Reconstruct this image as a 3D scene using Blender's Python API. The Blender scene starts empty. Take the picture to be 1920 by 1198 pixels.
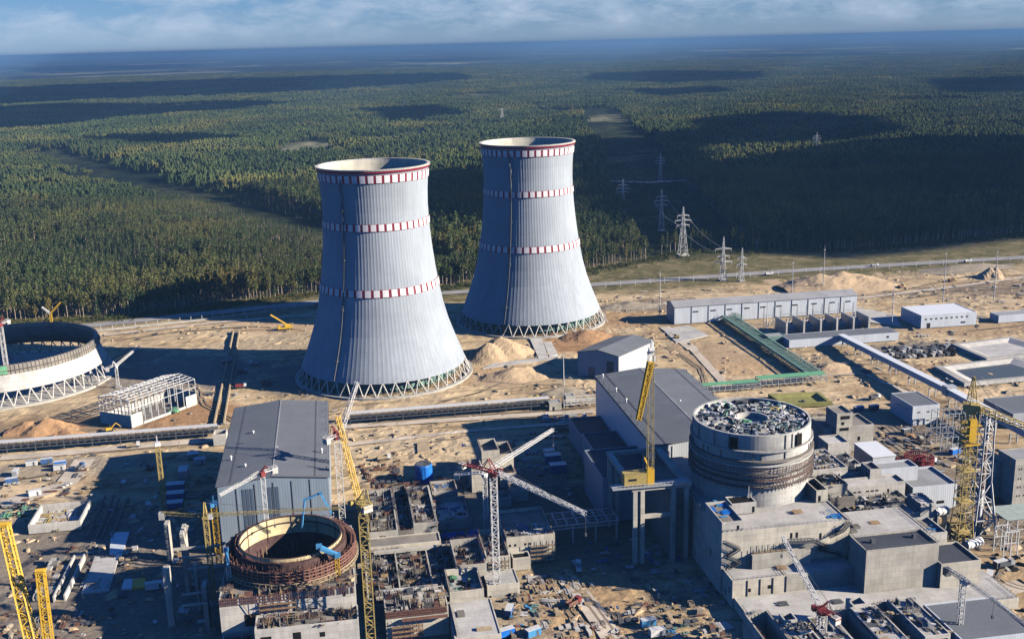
import bpy, math, random
from mathutils import Vector, noise
import numpy as np
random.seed(7)
S = bpy.context.scene
COL = S.collection
R = math.radians
# ------------------------------------------------------------ camera
CAMZ = 226.0; FPX = 2027.0; YAW = R(9.3)
H0, H1 = 106.0, 56.0
RHO = math.atan((H0-H1)/1920.0)
TH = math.atan((599-(H0+H1)/2)*math.cos(RHO)/FPX)
_c, _s = math.cos(RHO), math.sin(RHO)
FW = Vector((math.sin(YAW)*math.cos(TH), math.cos(YAW)*math.cos(TH), -math.sin(TH)))
RT = Vector((math.cos(YAW), -math.sin(YAW), 0))
UPV = RT.cross(FW)
CR = RT*_c - UPV*_s
CU = RT*_s + UPV*_c
CP = Vector((0, 0, CAMZ))
def ray(px, py):
    return FW*FPX + CR*(px-960) + CU*(599-py)
def at(px, py, z=0.0):
    """site point at height z seen at this pixel of the photograph (used to survey the layout)"""
    d = ray(px, py); return CP + d*((z-CAMZ)/d.z)
def atd(px, py, y):
    d = ray(px, py); return CP + d*(y/d.y)
def pix(p):
    d = Vector(p)-CP; z = d.dot(FW)
    return 960+FPX*d.dot(CR)/z, 599-FPX*d.dot(CU)/z
def hz(foot, ty, z0=0.0):
    p = at(foot[0], foot[1], z0); lo, hi = z0, 220.0
    for _ in range(50):
        m = (lo+hi)/2
        if pix((p.x, p.y, m))[1] > ty: lo = m
        else: hi = m
    return lo
def hxy(p, ty):
    lo, hi = 0.0, 220.0
    for _ in range(50):
        m = (lo+hi)/2
        if pix((p[0], p[1], m))[1] > ty: lo = m
        else: hi = m
    return lo
cd = bpy.data.cameras.new('camera'); cam = bpy.data.objects.new('camera', cd); COL.objects.link(cam)
from mathutils import Matrix
mw = Matrix((CR, CU, -FW)).transposed().to_4x4(); mw.translation = CP
cam.matrix_world = mw
cd.sensor_width = 36; cd.lens = FPX/1920*36; cd.clip_start = 1; cd.clip_end = 200000
S.camera = cam
# ------------------------------------------------------------ light
SUN_EL = R(22.6)
sx, sy = 0.927, -0.375
n_ = math.hypot(sx, sy); sx /= n_; sy /= n_
SUNV = Vector((sx*math.cos(SUN_EL), sy*math.cos(SUN_EL), math.sin(SUN_EL)))
sl = bpy.data.lights.new('sun', 'SUN'); sl.energy = 5.0; sl.angle = R(0.5); sl.color = (1.0, 0.90, 0.76)
so = bpy.data.objects.new('sun', sl); COL.objects.link(so); so.location = (300, -300, 400)
so.rotation_mode = 'QUATERNION'; so.rotation_quaternion = SUNV.to_track_quat('Z', 'Y')
W = bpy.data.worlds.new('World'); S.world = W; W.use_nodes = True
nt = W.node_tree; nt.nodes.clear()
def N(nt, t, **k):
    n = nt.nodes.new(t)
    for a, b in k.items(): setattr(n, a, b)
    return n
def L(nt, a, b): nt.links.new(a, b)
sky = N(nt, 'ShaderNodeTexSky', sky_type='NISHITA', sun_disc=False, sun_elevation=SUN_EL, sun_rotation=math.atan2(sx, sy))
sky.air_density = 1.0; sky.dust_density = 0.3; sky.ozone_density = 3.0; sky.altitude = 200
tc = N(nt, 'ShaderNodeTexCoord')
mp = N(nt, 'ShaderNodeMapping'); mp.inputs['Scale'].default_value = (13, 13, 40)
L(nt, tc.outputs['Generated'], mp.inputs[0])
n1 = N(nt, 'ShaderNodeTexNoise'); n1.inputs['Scale'].default_value = 1.0; n1.inputs['Detail'].default_value = 9; n1.inputs['Roughness'].default_value = .64
n1.inputs['Distortion'].default_value = .2
L(nt, mp.outputs[0], n1.inputs['Vector'])
cr = N(nt, 'ShaderNodeValToRGB'); cr.color_ramp.elements[0].position = .42; cr.color_ramp.elements[1].position = .70
L(nt, n1.outputs[0], cr.inputs[0])
sp_ = N(nt, 'ShaderNodeSeparateXYZ'); L(nt, tc.outputs['Generated'], sp_.inputs[0])
def mrange(lo, hi, v0=0.0, v1=1.0):
    r = N(nt, 'ShaderNodeMapRange'); L(nt, sp_.outputs[2], r.inputs[0])
    for i, v in enumerate((lo, hi, v0, v1)): r.inputs[i+1].default_value = v
    return r.outputs[0]
def wmix(f, a, b, mode='MIX'):
    m = N(nt, 'ShaderNodeMix', data_type='RGBA', blend_type=mode)
    for k, v in ((0, f), (6, a), (7, b)):
        if isinstance(v, bpy.types.NodeSocket): L(nt, v, m.inputs[k])
        else: m.inputs[k].default_value = v
    return m.outputs[2]
tint = wmix(mrange(.04, .13), wmix(mrange(0, .045), (.53, .79, 1.55, 1), (.38, .61, 1.13, 1)), (.20, .57, 1.22, 1))
blue = wmix(1.0, sky.outputs[0], tint, 'MULTIPLY')
cf = N(nt, 'ShaderNodeMath', operation='MULTIPLY'); L(nt, cr.outputs[0], cf.inputs[0]); L(nt, mrange(.045, .13, 1, 0), cf.inputs[1])
cf2 = N(nt, 'ShaderNodeMath', operation='MULTIPLY'); L(nt, cf.outputs[0], cf2.inputs[0]); L(nt, mrange(.003, .02, .0, .85), cf2.inputs[1])
skyc = wmix(cf2.outputs[0], blue, (5.2, 6.2, 7.8, 1))
bg = N(nt, 'ShaderNodeBackground'); bg.inputs[1].default_value = .05
wo = N(nt, 'ShaderNodeOutputWorld'); L(nt, skyc, bg.inputs[0]); L(nt, bg.outputs[0], wo.inputs[0])
S.view_settings.view_transform = 'Standard'; S.view_settings.look = 'None'
S.view_settings.exposure = 1.03; S.view_settings.gamma = 1
S.cycles.use_denoising = True
S.cycles.max_bounces = 5; S.cycles.diffuse_bounces = 0; S.cycles.volume_bounces = 0
# ------------------------------------------------------------ materials
def newmat(name):
    m = bpy.data.materials.new(name); m.use_nodes = True
    return m, m.node_tree, m.node_tree.nodes['Principled BSDF']
def rgb(c): return (c[0], c[1], c[2], 1)
def ramp(nt, fac, stops):
    r = N(nt, 'ShaderNodeValToRGB'); e = r.color_ramp.elements
    while len(e) < len(stops): e.new(.5)
    for q, (p, c) in zip(e, stops): q.position = p; q.color = rgb(c)
    L(nt, fac, r.inputs[0]); return r.outputs[0]
def nz(nt, vec, scale, detail=5, rough=.55, dist=0):
    n = N(nt, 'ShaderNodeTexNoise'); n.inputs['Scale'].default_value = scale; n.inputs['Detail'].default_value = detail
    n.inputs['Roughness'].default_value = rough; n.inputs['Distortion'].default_value = dist
    L(nt, vec, n.inputs['Vector']); return n.outputs[0]
def mixc(nt, f, a, b, mode='MIX'):
    m = N(nt, 'ShaderNodeMix', data_type='RGBA', blend_type=mode)
    for sock, v in ((m.inputs[0], f), (m.inputs[6], a), (m.inputs[7], b)):
        if hasattr(v, 'links') or isinstance(v, bpy.types.NodeSocket): L(nt, v, sock)
        elif isinstance(v, (int, float)): sock.default_value = v
        else: sock.default_value = rgb(v)
    return m.outputs[2]
def pos(nt): return N(nt, 'ShaderNodeNewGeometry').outputs['Position']
def scaled(nt, vec, s):
    m = N(nt, 'ShaderNodeMapping'); m.inputs['Scale'].default_value = s; L(nt, vec, m.inputs[0]); return m.outputs[0]
def bump(nt, b, h, st, d=1.0):
    n = N(nt, 'ShaderNodeBump'); n.inputs['Strength'].default_value = st; n.inputs['Distance'].default_value = d
    L(nt, h, n.inputs['Height']); L(nt, n.outputs[0], b.inputs['Normal'])
def plain(name, c, rough=.7, var=.25, scale=.4, metal=0.0, spec=.3):
    """paint or metal with soft dirt"""
    m, nt, b = newmat(name); p = pos(nt)
    f = nz(nt, p, scale, 6, .65)
    c0 = tuple(x*(1-var) for x in c); c1 = tuple(min(1, x*(1+var)) for x in c)
    L(nt, ramp(nt, f, [(.3, c0), (.7, c1)]), b.inputs['Base Color'])
    b.inputs['Roughness'].default_value = rough; b.inputs['Metallic'].default_value = metal
    b.inputs['Specular IOR Level'].default_value = spec
    return m
def wallvec(nt):
    p = pos(nt); sp = N(nt, 'ShaderNodeSeparateXYZ'); L(nt, p, sp.inputs[0])
    a = N(nt, 'ShaderNodeMath', operation='ADD'); L(nt, sp.outputs[0], a.inputs[0]); L(nt, sp.outputs[1], a.inputs[1])
    c = N(nt, 'ShaderNodeCombineXYZ'); L(nt, a.outputs[0], c.inputs[0]); L(nt, sp.outputs[2], c.inputs[1]); return c.outputs[0], p
def concrete(name, c, joint=(5.5, 2.6), var=.3, rough=.85):
    m, nt, b = newmat(name); wv, p = wallvec(nt)
    br = N(nt, 'ShaderNodeTexBrick'); L(nt, wv, br.inputs['Vector'])
    br.inputs['Color1'].default_value = rgb(tuple(x*1.07 for x in c)); br.inputs['Color2'].default_value = rgb(tuple(x*.86 for x in c))
    br.inputs['Mortar'].default_value = rgb(tuple(x*.72 for x in c)); br.inputs['Scale'].default_value = 1
    br.inputs['Brick Width'].default_value = joint[0]; br.inputs['Row Height'].default_value = joint[1]; br.inputs['Mortar Size'].default_value = .06
    br.inputs['Bias'].default_value = -.2; br.offset = .35
    st = nz(nt, scaled(nt, p, (.55, .55, .07)), 1.0, 6, .65)
    big = nz(nt, p, .09, 6, .6)
    k = mixc(nt, 1.0, br.outputs[0], ramp(nt, st, [(.26, (.78, .77, .75)), (.55, (1.03, 1.02, 1.0))]), 'MULTIPLY')
    k = mixc(nt, 1.0, k, ramp(nt, big, [(.3, (.78, .78, .79)), (.68, (1.12, 1.09, 1.04))]), 'MULTIPLY')
    L(nt, k, b.inputs['Base Color']); b.inputs['Roughness'].default_value = rough
    b.inputs['Specular IOR Level'].default_value = .2
    return m
def cladding(name, c, pitch=1.2, var=.06, rough=.45):
    m, nt, b = newmat(name); wv, p = wallvec(nt)
    w = N(nt, 'ShaderNodeTexWave'); w.bands_direction = 'X'; w.inputs['Scale'].default_value = .314/pitch*1.0; L(nt, wv, w.inputs['Vector'])
    br = N(nt, 'ShaderNodeTexBrick'); L(nt, wv, br.inputs['Vector']); br.offset = 0
    br.inputs['Color1'].default_value = rgb(c); br.inputs['Color2'].default_value = rgb(tuple(x*.93 for x in c)); br.inputs['Mortar'].default_value = rgb(tuple(x*.8 for x in c))
    br.inputs['Scale'].default_value = 1; br.inputs['Brick Width'].default_value = 6; br.inputs['Row Height'].default_value = 40; br.inputs['Mortar Size'].default_value = .04
    f = nz(nt, scaled(nt, p, (.3, .3, .05)), 1, 5, .6)
    k = mixc(nt, 1.0, br.outputs[0], ramp(nt, f, [(.3, (1-var*2,)*3), (.7, (1+var,)*3)]), 'MULTIPLY')
    L(nt, k, b.inputs['Base Color']); b.inputs['Roughness'].default_value = rough
    bump(nt, b, w.outputs[0], .2, .1)
    return m
def roofing(name, c, var=.16, sheet=6.0, rough=.75):
    m, nt, b = newmat(name); p = pos(nt)
    br = N(nt, 'ShaderNodeTexBrick'); L(nt, p, br.inputs['Vector']); br.offset = .5
    br.inputs['Color1'].default_value = rgb(tuple(x*1.03 for x in c)); br.inputs['Color2'].default_value = rgb(tuple(x*.95 for x in c)); br.inputs['Mortar'].default_value = rgb(tuple(x*.72 for x in c))
    br.inputs['Scale'].default_value = 1; br.inputs['Brick Width'].default_value = sheet*1.6; br.inputs['Row Height'].default_value = sheet; br.inputs['Mortar Size'].default_value = .07
    f = nz(nt, p, .07, 7, .62); g = nz(nt, p, .9, 4, .6)
    k = mixc(nt, 1.0, br.outputs[0], ramp(nt, f, [(.3, (1-var*1.5,)*3), (.7, (1+var,)*3)]), 'MULTIPLY')
    k = mixc(nt, 1.0, k, ramp(nt, g, [(.3, (.9,)*3), (.7, (1.06,)*3)]), 'MULTIPLY')
    L(nt, k, b.inputs['Base Color']); b.inputs['Roughness'].default_value = rough
    return m
MT = {}
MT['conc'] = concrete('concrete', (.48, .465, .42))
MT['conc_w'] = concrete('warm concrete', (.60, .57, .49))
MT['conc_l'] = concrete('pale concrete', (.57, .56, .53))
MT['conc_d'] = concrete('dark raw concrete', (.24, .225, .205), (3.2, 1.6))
MT['deck'] = roofing('concrete deck', (.53, .51, .47), .2, 4)
MT['deck_d'] = roofing('dirty deck', (.28, .25, .21), .3, 3)
MT['roof_g'] = roofing('grey membrane roof', (.155, .168, .18), .08, 9)
MT['roof_b'] = roofing('dark bitumen roof', (.055, .062, .078), .15, 5)
MT['roof_l'] = roofing('pale roof', (.33, .335, .335), .12, 7)
MT['roof_w'] = plain('white roof sheet', (.74, .76, .78), .5, .04)
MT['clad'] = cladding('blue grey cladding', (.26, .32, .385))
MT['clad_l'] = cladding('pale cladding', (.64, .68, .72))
MT['clad_g'] = cladding('grey cladding', (.48, .50, .52))
MT['clad_d'] = cladding('dark stripe cladding', (.09, .125, .18))
MT['steel'] = plain('galvanised steel', (.42, .44, .45), .5, .15, .8, .3)
MT['steel_l'] = plain('pale painted steel', (.62, .62, .60), .5, .12, .8)
MT['steel_d'] = plain('dark steel', (.10, .105, .115), .6, .3, .8)
MT['rust'] = plain('rusty rebar', (.17, .085, .062), .9, .45, .7)
MT['rust_d'] = plain('dark rusty formwork', (.085, .05, .045), .9, .45, .5)
MT['yellow'] = plain('crane yellow', (.62, .38, .04), .45, .14, .6)
MT['ochre'] = plain('faded yellow', (.42, .32, .11), .6, .2, .6)
MT['ochre_d'] = plain('weathered yellow', (.34, .27, .11), .7, .3, .6)
MT['mast_y'] = plain('sun bleached yellow', (.56, .42, .15), .6, .2, .6)
MT['white'] = plain('crane white', (.70, .69, .66), .5, .1, .6)
MT['red'] = plain('crane red', (.22, .04, .04), .5, .2, .6)
MT['red_band'] = plain('dark red paint', (.20, .012, .03), .6, .1, .6)
MT['green'] = plain('pale green steel', (.16, .40, .22), .6, .18, .5)
MT['green_p'] = plain('pale grey green sheet', (.36, .42, .37), .7, .15, .5)
MT['green_d'] = plain('grey green steel', (.16, .27, .23), .6, .2, .5)
MT['blue'] = plain('bright blue', (.015, .16, .58), .5, .2, .5)
MT['blue_l'] = plain('light blue', (.07, .26, .48), .45, .12, .5)
MT['blue_c'] = plain('container blue', (.06, .13, .30), .6, .25, .5)
MT['wood'] = plain('raw timber', (.36, .25, .14), .85, .3, .6)
MT['ply'] = plain('plywood and forms', (.42, .33, .21), .85, .3, .5)
MT['conc_b'] = concrete('weathered grey concrete', (.50, .505, .49), (4.5, 2.2))
MT['conc_p'] = concrete('grey shell concrete', (.37, .365, .34), (5, 1.6), .3)
MT['rust_l'] = plain('pale rusty netting', (.23, .165, .14), .9, .35, .7)
MT['rust_m'] = plain('red brown formwork steel', (.27, .135, .10), .85, .35, .6)
MT['glass'] = plain('dark window', (.02, .025, .035), .25, .2, .5, 0, .5)
MT['hole'] = plain('dark opening', (.015, .014, .014), .95, .2, .5, 0, .1)
MT['yel_lin'] = concrete('cream steel liner', (.66, .56, .34), (5, 3), .3, .7)
MT['tan_m'] = plain('olive sheet', (.26, .25, .08), .7, .2, .4)
# ------------------------------------------------------------ mesh builder
class MB:
    def __init__(s): s.v = []; s.f = []; s.m = []; s.cm = 0
    def add(s, vs, fs):
        o = len(s.v); s.v += [tuple(p) for p in vs]; s.f += [tuple(i+o for i in f) for f in fs]; s.m += [s.cm]*len(fs); return s
    def box(s, x0, x1, y0, y1, z0, z1):
        return s.add([(x0,y0,z0),(x1,y0,z0),(x1,y1,z0),(x0,y1,z0),(x0,y0,z1),(x1,y0,z1),(x1,y1,z1),(x0,y1,z1)],
                     [(0,3,2,1),(4,5,6,7),(0,1,5,4),(1,2,6,5),(2,3,7,6),(3,0,4,7)])
    def rbox(s, c, sx, sy, sz, a=0.0, tilt=0.0):
        """box of size sx,sy,sz whose base centre is c, turned by a"""
        ca, sa = math.cos(a), math.sin(a); vs = []
        for z in (0, sz):
            for x, y in ((-sx/2,-sy/2),(sx/2,-sy/2),(sx/2,sy/2),(-sx/2,sy/2)):
                zz = z + x*tilt
                vs.append((c[0]+x*ca-y*sa, c[1]+x*sa+y*ca, c[2]+zz))
        return s.add(vs, [(0,3,2,1),(4,5,6,7),(0,1,5,4),(1,2,6,5),(2,3,7,6),(3,0,4,7)])
    def beam(s, p, q, w, h=None):
        p = Vector(p); q = Vector(q); d = q-p
        if d.length < 1e-6: return s
        d.normalize(); a = d.cross(Vector((0,0,1)))
        if a.length < 1e-3: a = Vector((1,0,0))
        a.normalize(); b = a.cross(d); h = h or w
        a *= w/2; b *= h/2
        vs = [p-a-b, p+a-b, p+a+b, p-a+b, q-a-b, q+a-b, q+a+b, q-a+b]
        return s.add(vs, [(0,3,2,1),(4,5,6,7),(0,1,5,4),(1,2,6,5),(2,3,7,6),(3,0,4,7)])
    def tube(s, p, q, r, n=8, r2=None):
        p = Vector(p); q = Vector(q); d = (q-p).normalized(); a = d.cross(Vector((0,0,1)))
        if a.length < 1e-3: a = Vector((1,0,0))
        a.normalize(); b = a.cross(d); r2 = r if r2 is None else r2; vs = []
        for c, rr in ((p, r), (q, r2)):
            for i in range(n):
                t = 2*math.pi*i/n; vs.append(c+a*(rr*math.cos(t))+b*(rr*math.sin(t)))
        fs = [(i, (i+1) % n, n+(i+1) % n, n+i) for i in range(n)] + [tuple(range(n-1, -1, -1)), tuple(range(n, 2*n))]
        return s.add(vs, fs)
    def ring(s, c, prof, n=48, a0=0.0, a1=2*math.pi, close=False):
        """lathe of profile [(r,z)...] about vertical axis at c"""
        full = abs(a1-a0-2*math.pi) < 1e-6; m = n if full else n+1; vs = []
        for i in range(m):
            t = a0+(a1-a0)*i/n; ct, st = math.cos(t), math.sin(t)
            for r, z in prof: vs.append((c[0]+r*ct, c[1]+r*st, c[2]+z))
        k = len(prof); fs = []
        for i in range(n):
            j = (i+1) % m
            for q in range(k if close else k-1):
                w = (q+1) % k
                fs.append((i*k+q, j*k+q, j*k+w, i*k+w))
        return s.add(vs, fs)
    def quad(s, a, b, c, d): return s.add([a, b, c, d], [(0, 1, 2, 3)])
    def prism(s, pts, z0, z1):
        n = len(pts); vs = [(p[0], p[1], z0) for p in pts]+[(p[0], p[1], z1) for p in pts]
        return s.add(vs, [tuple(range(n-1, -1, -1)), tuple(range(n, 2*n))]+[(i, (i+1) % n, n+(i+1) % n, n+i) for i in range(n)])
    def lattice(s, p, q, w0, w1=None, ch=.25, br=.14, step=None, up=None, diag=1):
        """square lattice mast from p to q"""
        p = Vector(p); q = Vector(q); d = q-p; Ln = d.length; d.normalize(); w1 = w0 if w1 is None else w1
        a = d.cross(Vector(up) if up else Vector((0,0,1)))
        if a.length < 1e-2: a = Vector((1,0,0))
        a.normalize(); b = a.cross(d).normalized(); step = step or w0*1.1
        n = max(1, int(round(Ln/step))); cs = []
        for i in range(n+1):
            t = i/n; w = (w0+(w1-w0)*t)/2; c = p+d*(Ln*t)
            cs.append([c-a*w-b*w, c+a*w-b*w, c+a*w+b*w, c-a*w+b*w])
        for k in range(4): s.beam(cs[0][k], cs[n][k], ch)
        for i in range(n):
            for k in range(4):
                j = (k+1) % 4
                if (i+k) % 2: s.beam(cs[i][k], cs[i+1][j], br)
                else: s.beam(cs[i][j], cs[i+1][k], br)
                if diag and i: s.beam(cs[i][k], cs[i][j], br)
        return s
    def mesh(s, name, mats, origin=(0,0,0), smooth=False):
        me = bpy.data.meshes.new(name); o = origin
        me.from_pydata([(x-o[0], y-o[1], z-o[2]) for x, y, z in s.v], [], s.f)
        for m in (mats if isinstance(mats, (list, tuple)) else [mats]): me.materials.append(MT[m] if isinstance(m, str) else m)
        if any(s.m): me.polygons.foreach_set('material_index', s.m)
        if smooth: me.polygons.foreach_set('use_smooth', [True]*len(s.f))
        me.update(); return me
def tag(o, label=None, cat=None, group=None, kind=None):
    if label: o['label'] = label
    if cat: o['category'] = cat
    if group: o['group'] = group
    if kind: o['kind'] = kind
    return o
def thing(name, label, cat, loc, group=None):
    o = bpy.data.objects.new(name, None); COL.objects.link(o); o.location = loc; o.empty_display_size = 1
    return tag(o, label, cat, group)
def wloc(o):
    p = Vector((0,0,0))
    while o is not None: p += o.location; o = o.parent
    return p
def part(mb, name, mats, parent=None, smooth=False, label=None):
    org = wloc(parent) if parent is not None else (0,0,0)
    me = mb.mesh(name, mats, org, smooth)
    o = bpy.data.objects.new(name, me); COL.objects.link(o)
    if parent is not None: o.parent = parent
    if label: o['label'] = label
    return o
def solo(mb, name, mats, loc, label, cat, group=None, kind=None, smooth=False):
    """a thing that is one mesh"""
    me = mb.mesh(name, mats, loc, smooth); o = bpy.data.objects.new(name, me); COL.objects.link(o); o.location = loc
    return tag(o, label, cat, group, kind)
def copy_tree(o, loc, label=None, rz=None, sc=None):
    c = o.copy(); COL.objects.link(c); c.location = loc
    if label: c['label'] = label
    if rz is not None: c.rotation_euler = (0, 0, rz)
    if sc is not None: c.scale = (sc,)*3 if isinstance(sc, (int, float)) else sc
    for ch in list(o.children):
        d = ch.copy(); COL.objects.link(d); d.parent = c
        for g in list(ch.children):
            e = g.copy(); COL.objects.link(e); e.parent = d
    return c
def fx(v, f, isx, z): return None
def blk(A, B, C, z1):
    """footprint from the front-left top corner A, front-right corner or width B, back corner or depth C, all at height z1"""
    a = at(A[0], A[1], z1)
    u1 = at(B[0], B[1], z1).x if isinstance(B, tuple) else a.x+B
    v1 = at(C[0], C[1], z1).y if isinstance(C, tuple) else a.y+C
    return a.x, u1, a.y, v1
def walls(mb, b, z0, z1, t=.5, inner=None):
    """upright walls of a rectangular block, open at the top down to inner"""
    x0, x1, y0, y1 = b; inner = z1-1 if inner is None else inner
    o = [(x0,y0),(x1,y0),(x1,y1),(x0,y1)]; i = [(x0+t,y0+t),(x1-t,y0+t),(x1-t,y1-t),(x0+t,y1-t)]
    vs = [(p[0],p[1],z0) for p in o]+[(p[0],p[1],z1) for p in o]+[(p[0],p[1],z1) for p in i]+[(p[0],p[1],inner) for p in i]
    fs = []
    for k in range(4):
        j = (k+1) % 4
        fs += [(k, j, 4+j, 4+k), (4+k, 4+j, 8+j, 8+k), (8+k, 8+j, 12+j, 12+k)]
    return mb.add(vs, fs)
def win(mb, b, side, a0, a1, z0, z1, d=.06):
    x0, x1, y0, y1 = b
    if side == 'F': mb.box(x0+a0, x0+a1, y0-d, y0+.2, z0, z1)
    elif side == 'L': mb.box(x0-d, x0+.2, y0+a0, y0+a1, z0, z1)
    elif side == 'R': mb.box(x1-.2, x1+d, y0+a0, y0+a1, z0, z1)
    elif side == 'B': mb.box(x0+a0, x0+a1, y1-.2, y1+d, z0, z1)
    return mb
def bld(name, label, cat, b, z0, z1, wm='conc', rm='deck', par=.7, wins=(), wname='window', wmat='glass', group=None, t=.5, extra=None):
    o = thing(name, label, cat, ((b[0]+b[1])/2, (b[2]+b[3])/2, z0), group)
    m = MB(); walls(m, b, z0, z1, t, z1-par-.3); part(m, 'wall', wm, o)
    m = MB(); e = t*.5; m.box(b[0]+e, b[1]-e, b[2]+e, b[3]-e, z1-par-.3, z1-par); rf = part(m, 'roof', rm, o)
    for w in wins: part(win(MB(), b, *w), wname, wmat, o)
    return o
def cell(name, label, cat, b, z0, z1, depth, wm='conc', fm='deck_d', t=.7, cross=0, group=None, bars=True):
    """open concrete pit or room without a roof yet"""
    o = thing(name, label, cat, ((b[0]+b[1])/2, (b[2]+b[3])/2, z0), group)
    m = MB(); walls(m, b, z0, z1, t, z1-depth)
    for k in range(cross):
        x = b[0]+(b[1]-b[0])*(k+1)/(cross+1); m.box(x-.3, x+.3, b[2]+t+.003, b[3]-t-.003, z1-depth, z1-.01)
    part(m, 'wall', wm, o)
    m = MB(); m.box(b[0]+t*.5, b[1]-t*.5, b[2]+t*.5, b[3]-t*.5, z1-depth-.3, z1-depth); part(m, 'floor', fm, o)
    m = MB(); rb = random.Random(int(b[0]*7+b[2])); e = t*.5
    for (x0, y0, x1, y1) in ((b[0]+e, b[2]+e, b[1]-e, b[2]+e), (b[0]+e, b[2]+e, b[0]+e, b[3]-e), (b[1]-e, b[2]+e, b[1]-e, b[3]-e), (b[0]+e, b[3]-e, b[1]-e, b[3]-e)):
        l = math.hypot(x1-x0, y1-y0); q = int(l/.55); lo, hi = sorted((rb.random(), rb.random()))
        for i in range(q):
            if not lo-.15 < i/q < hi+.2: continue
            x, y = x0+(x1-x0)*i/q, y0+(y1-y0)*i/q; m.beam((x, y, z1-.1), (x+rb.uniform(-.1, .1), y+rb.uniform(-.1, .1), z1+rb.uniform(.5, 1.5)), .1)
    if bars: part(m, 'starter_bars', 'rust', o)
    return o
def debris(name, label, mats, boxes, n, seed, smin=.4, smax=2.2, flat=.35, zf=0.0, long=.35):
    """loose building material nobody could count, in one or several rectangles (u0,u1,v0,v1[,z])"""
    rnd = random.Random(seed); m = MB(); ar = [abs((b[1]-b[0])*(b[3]-b[2])) for b in boxes]; k = 0
    while k < n:
        b = rnd.choices(boxes, ar)[0]; z = b[4] if len(b) > 4 else zf
        m.cm = rnd.randrange(len(mats)); x = rnd.uniform(b[0], b[1]); y = rnd.uniform(b[2], b[3])
        s0 = rnd.uniform(smin, smax); a = rnd.choice((0, 0, math.pi/2, math.pi/2, rnd.uniform(0, 3))); ca, sa = math.cos(a), math.sin(a)
        if rnd.random() < long+.2:      # a bundle: boards, bars or pipes laid side by side
            L0 = s0*rnd.uniform(1.6, 3.4); w = rnd.uniform(.14, .34); q = rnd.randrange(4, 11); h = w*rnd.uniform(.5, 1.3); k += max(1, q//3)
            for i in range(q):
                d = (i-q/2)*w*1.25; e = rnd.uniform(-.25, .25)*s0; m.rbox((x-sa*d+ca*e, y+ca*d+sa*e, z+(h if i % 5 == 4 else 0)), L0*rnd.uniform(.8, 1), w, h, a+rnd.uniform(-.03, .03))
        elif rnd.random() < .45:        # a stack of sheets or boxes in a short row
            q = rnd.randrange(1, 5); w = s0*rnd.uniform(.5, .9); k += q
            for i in range(q):
                d = i*w*1.35; h = s0*rnd.uniform(.2, 1.6*flat)
                for j in range(3): m.rbox((x+ca*d+rnd.uniform(-.08, .08), y+sa*d+rnd.uniform(-.08, .08), z+j*h/3), w*rnd.uniform(.92, 1), w*rnd.uniform(.8, 1.3), h/3-.04, a+rnd.uniform(-.05, .05))
        elif rnd.random() < .5:         # a frame or trestle of thin bars
            k += 2; h = s0*rnd.uniform(.4, .9); l = s0*1.4
            P4 = [(x+ca*u-sa*v, y+sa*u+ca*v) for u, v in ((0, 0), (l, 0), (l, s0*.7), (0, s0*.7))]
            for (p, q), (r, t) in zip(P4, P4[1:]+P4[:1]): m.beam((p, q, z), (p, q, z+h), .12); m.beam((p, q, z+h), (r, t, z+h), .12)
        else:
            k += 1; m.rbox((x, y, z), s0, s0*rnd.uniform(.4, 1), s0*rnd.uniform(.15, 2*flat), a, rnd.uniform(-.1, .1))
    b = boxes[0]
    return solo(m, name, mats, (b[0], b[2], b[4] if len(b) > 4 else zf), label, 'debris', kind='stuff')
# ------------------------------------------------------------ ground
EDGE = [(-2500, 800), (-700, 952), (-296, 984), (-185, 978), (-17, 1026), (94, 1014), (245, 1052), (320, 1085), (382, 1128), (450, 1104), (551, 1078), (776, 1106), (1500, 1150), (4000, 1300)]
def edge(u):
    for (a, b), (c, d) in zip(EDGE, EDGE[1:]):
        if a <= u <= c: return b+(d-b)*(u-a)/(c-a)
    return 1200
def axis(lo, hi, step, far):
    a = list(np.arange(lo, hi+.1, step)); d = step; x = hi
    while x < far: d *= 1.28; x = min(far, x+d); a.append(x)
    d = step; x = lo; b = []
    while x > -far: d *= 1.28; x = max(-far, x-d); b.append(x)
    return b[::-1]+a
def fbm(x, y, s, o=4): return noise.fractal(Vector((x*s, y*s, 3.7)), 1.0, 2.0, o)
XS = axis(-330, 640, 3, 62000); YS = axis(330, 960, 3, 62000)
def gz(x, y):
    if not (-600 < x < 1000 and 150 < y < 1300): return -.3
    e = -.5+.35*max(-1, min(1, fbm(x, y, .025, 3)))
    if -335 < x < 645 and 325 < y < 965:
        k = min(1, max(0, .5+fbm(x+70, y, .02, 3)*1.3)); r = 1-abs(fbm(x, y, .055, 4))
        e += k*(.9*(r*r*r-.45)+.2*fbm(x, y, .17, 2))
    return max(-1.4, min(.42, e))
vs = [(x, y, gz(x, y)) for y in YS for x in XS]; nx = len(XS)
fs = [(j*nx+i, j*nx+i+1, (j+1)*nx+i+1, (j+1)*nx+i) for j in range(len(YS)-1) for i in range(nx-1)]
def math_(nt, op, a, b=None):
    m = N(nt, 'ShaderNodeMath', operation=op)
    for s_, v in zip(m.inputs, (a, b)):
        if v is None: continue
        if isinstance(v, bpy.types.NodeSocket): L(nt, v, s_)
        else: s_.default_value = v
    return m.outputs[0]
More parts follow.
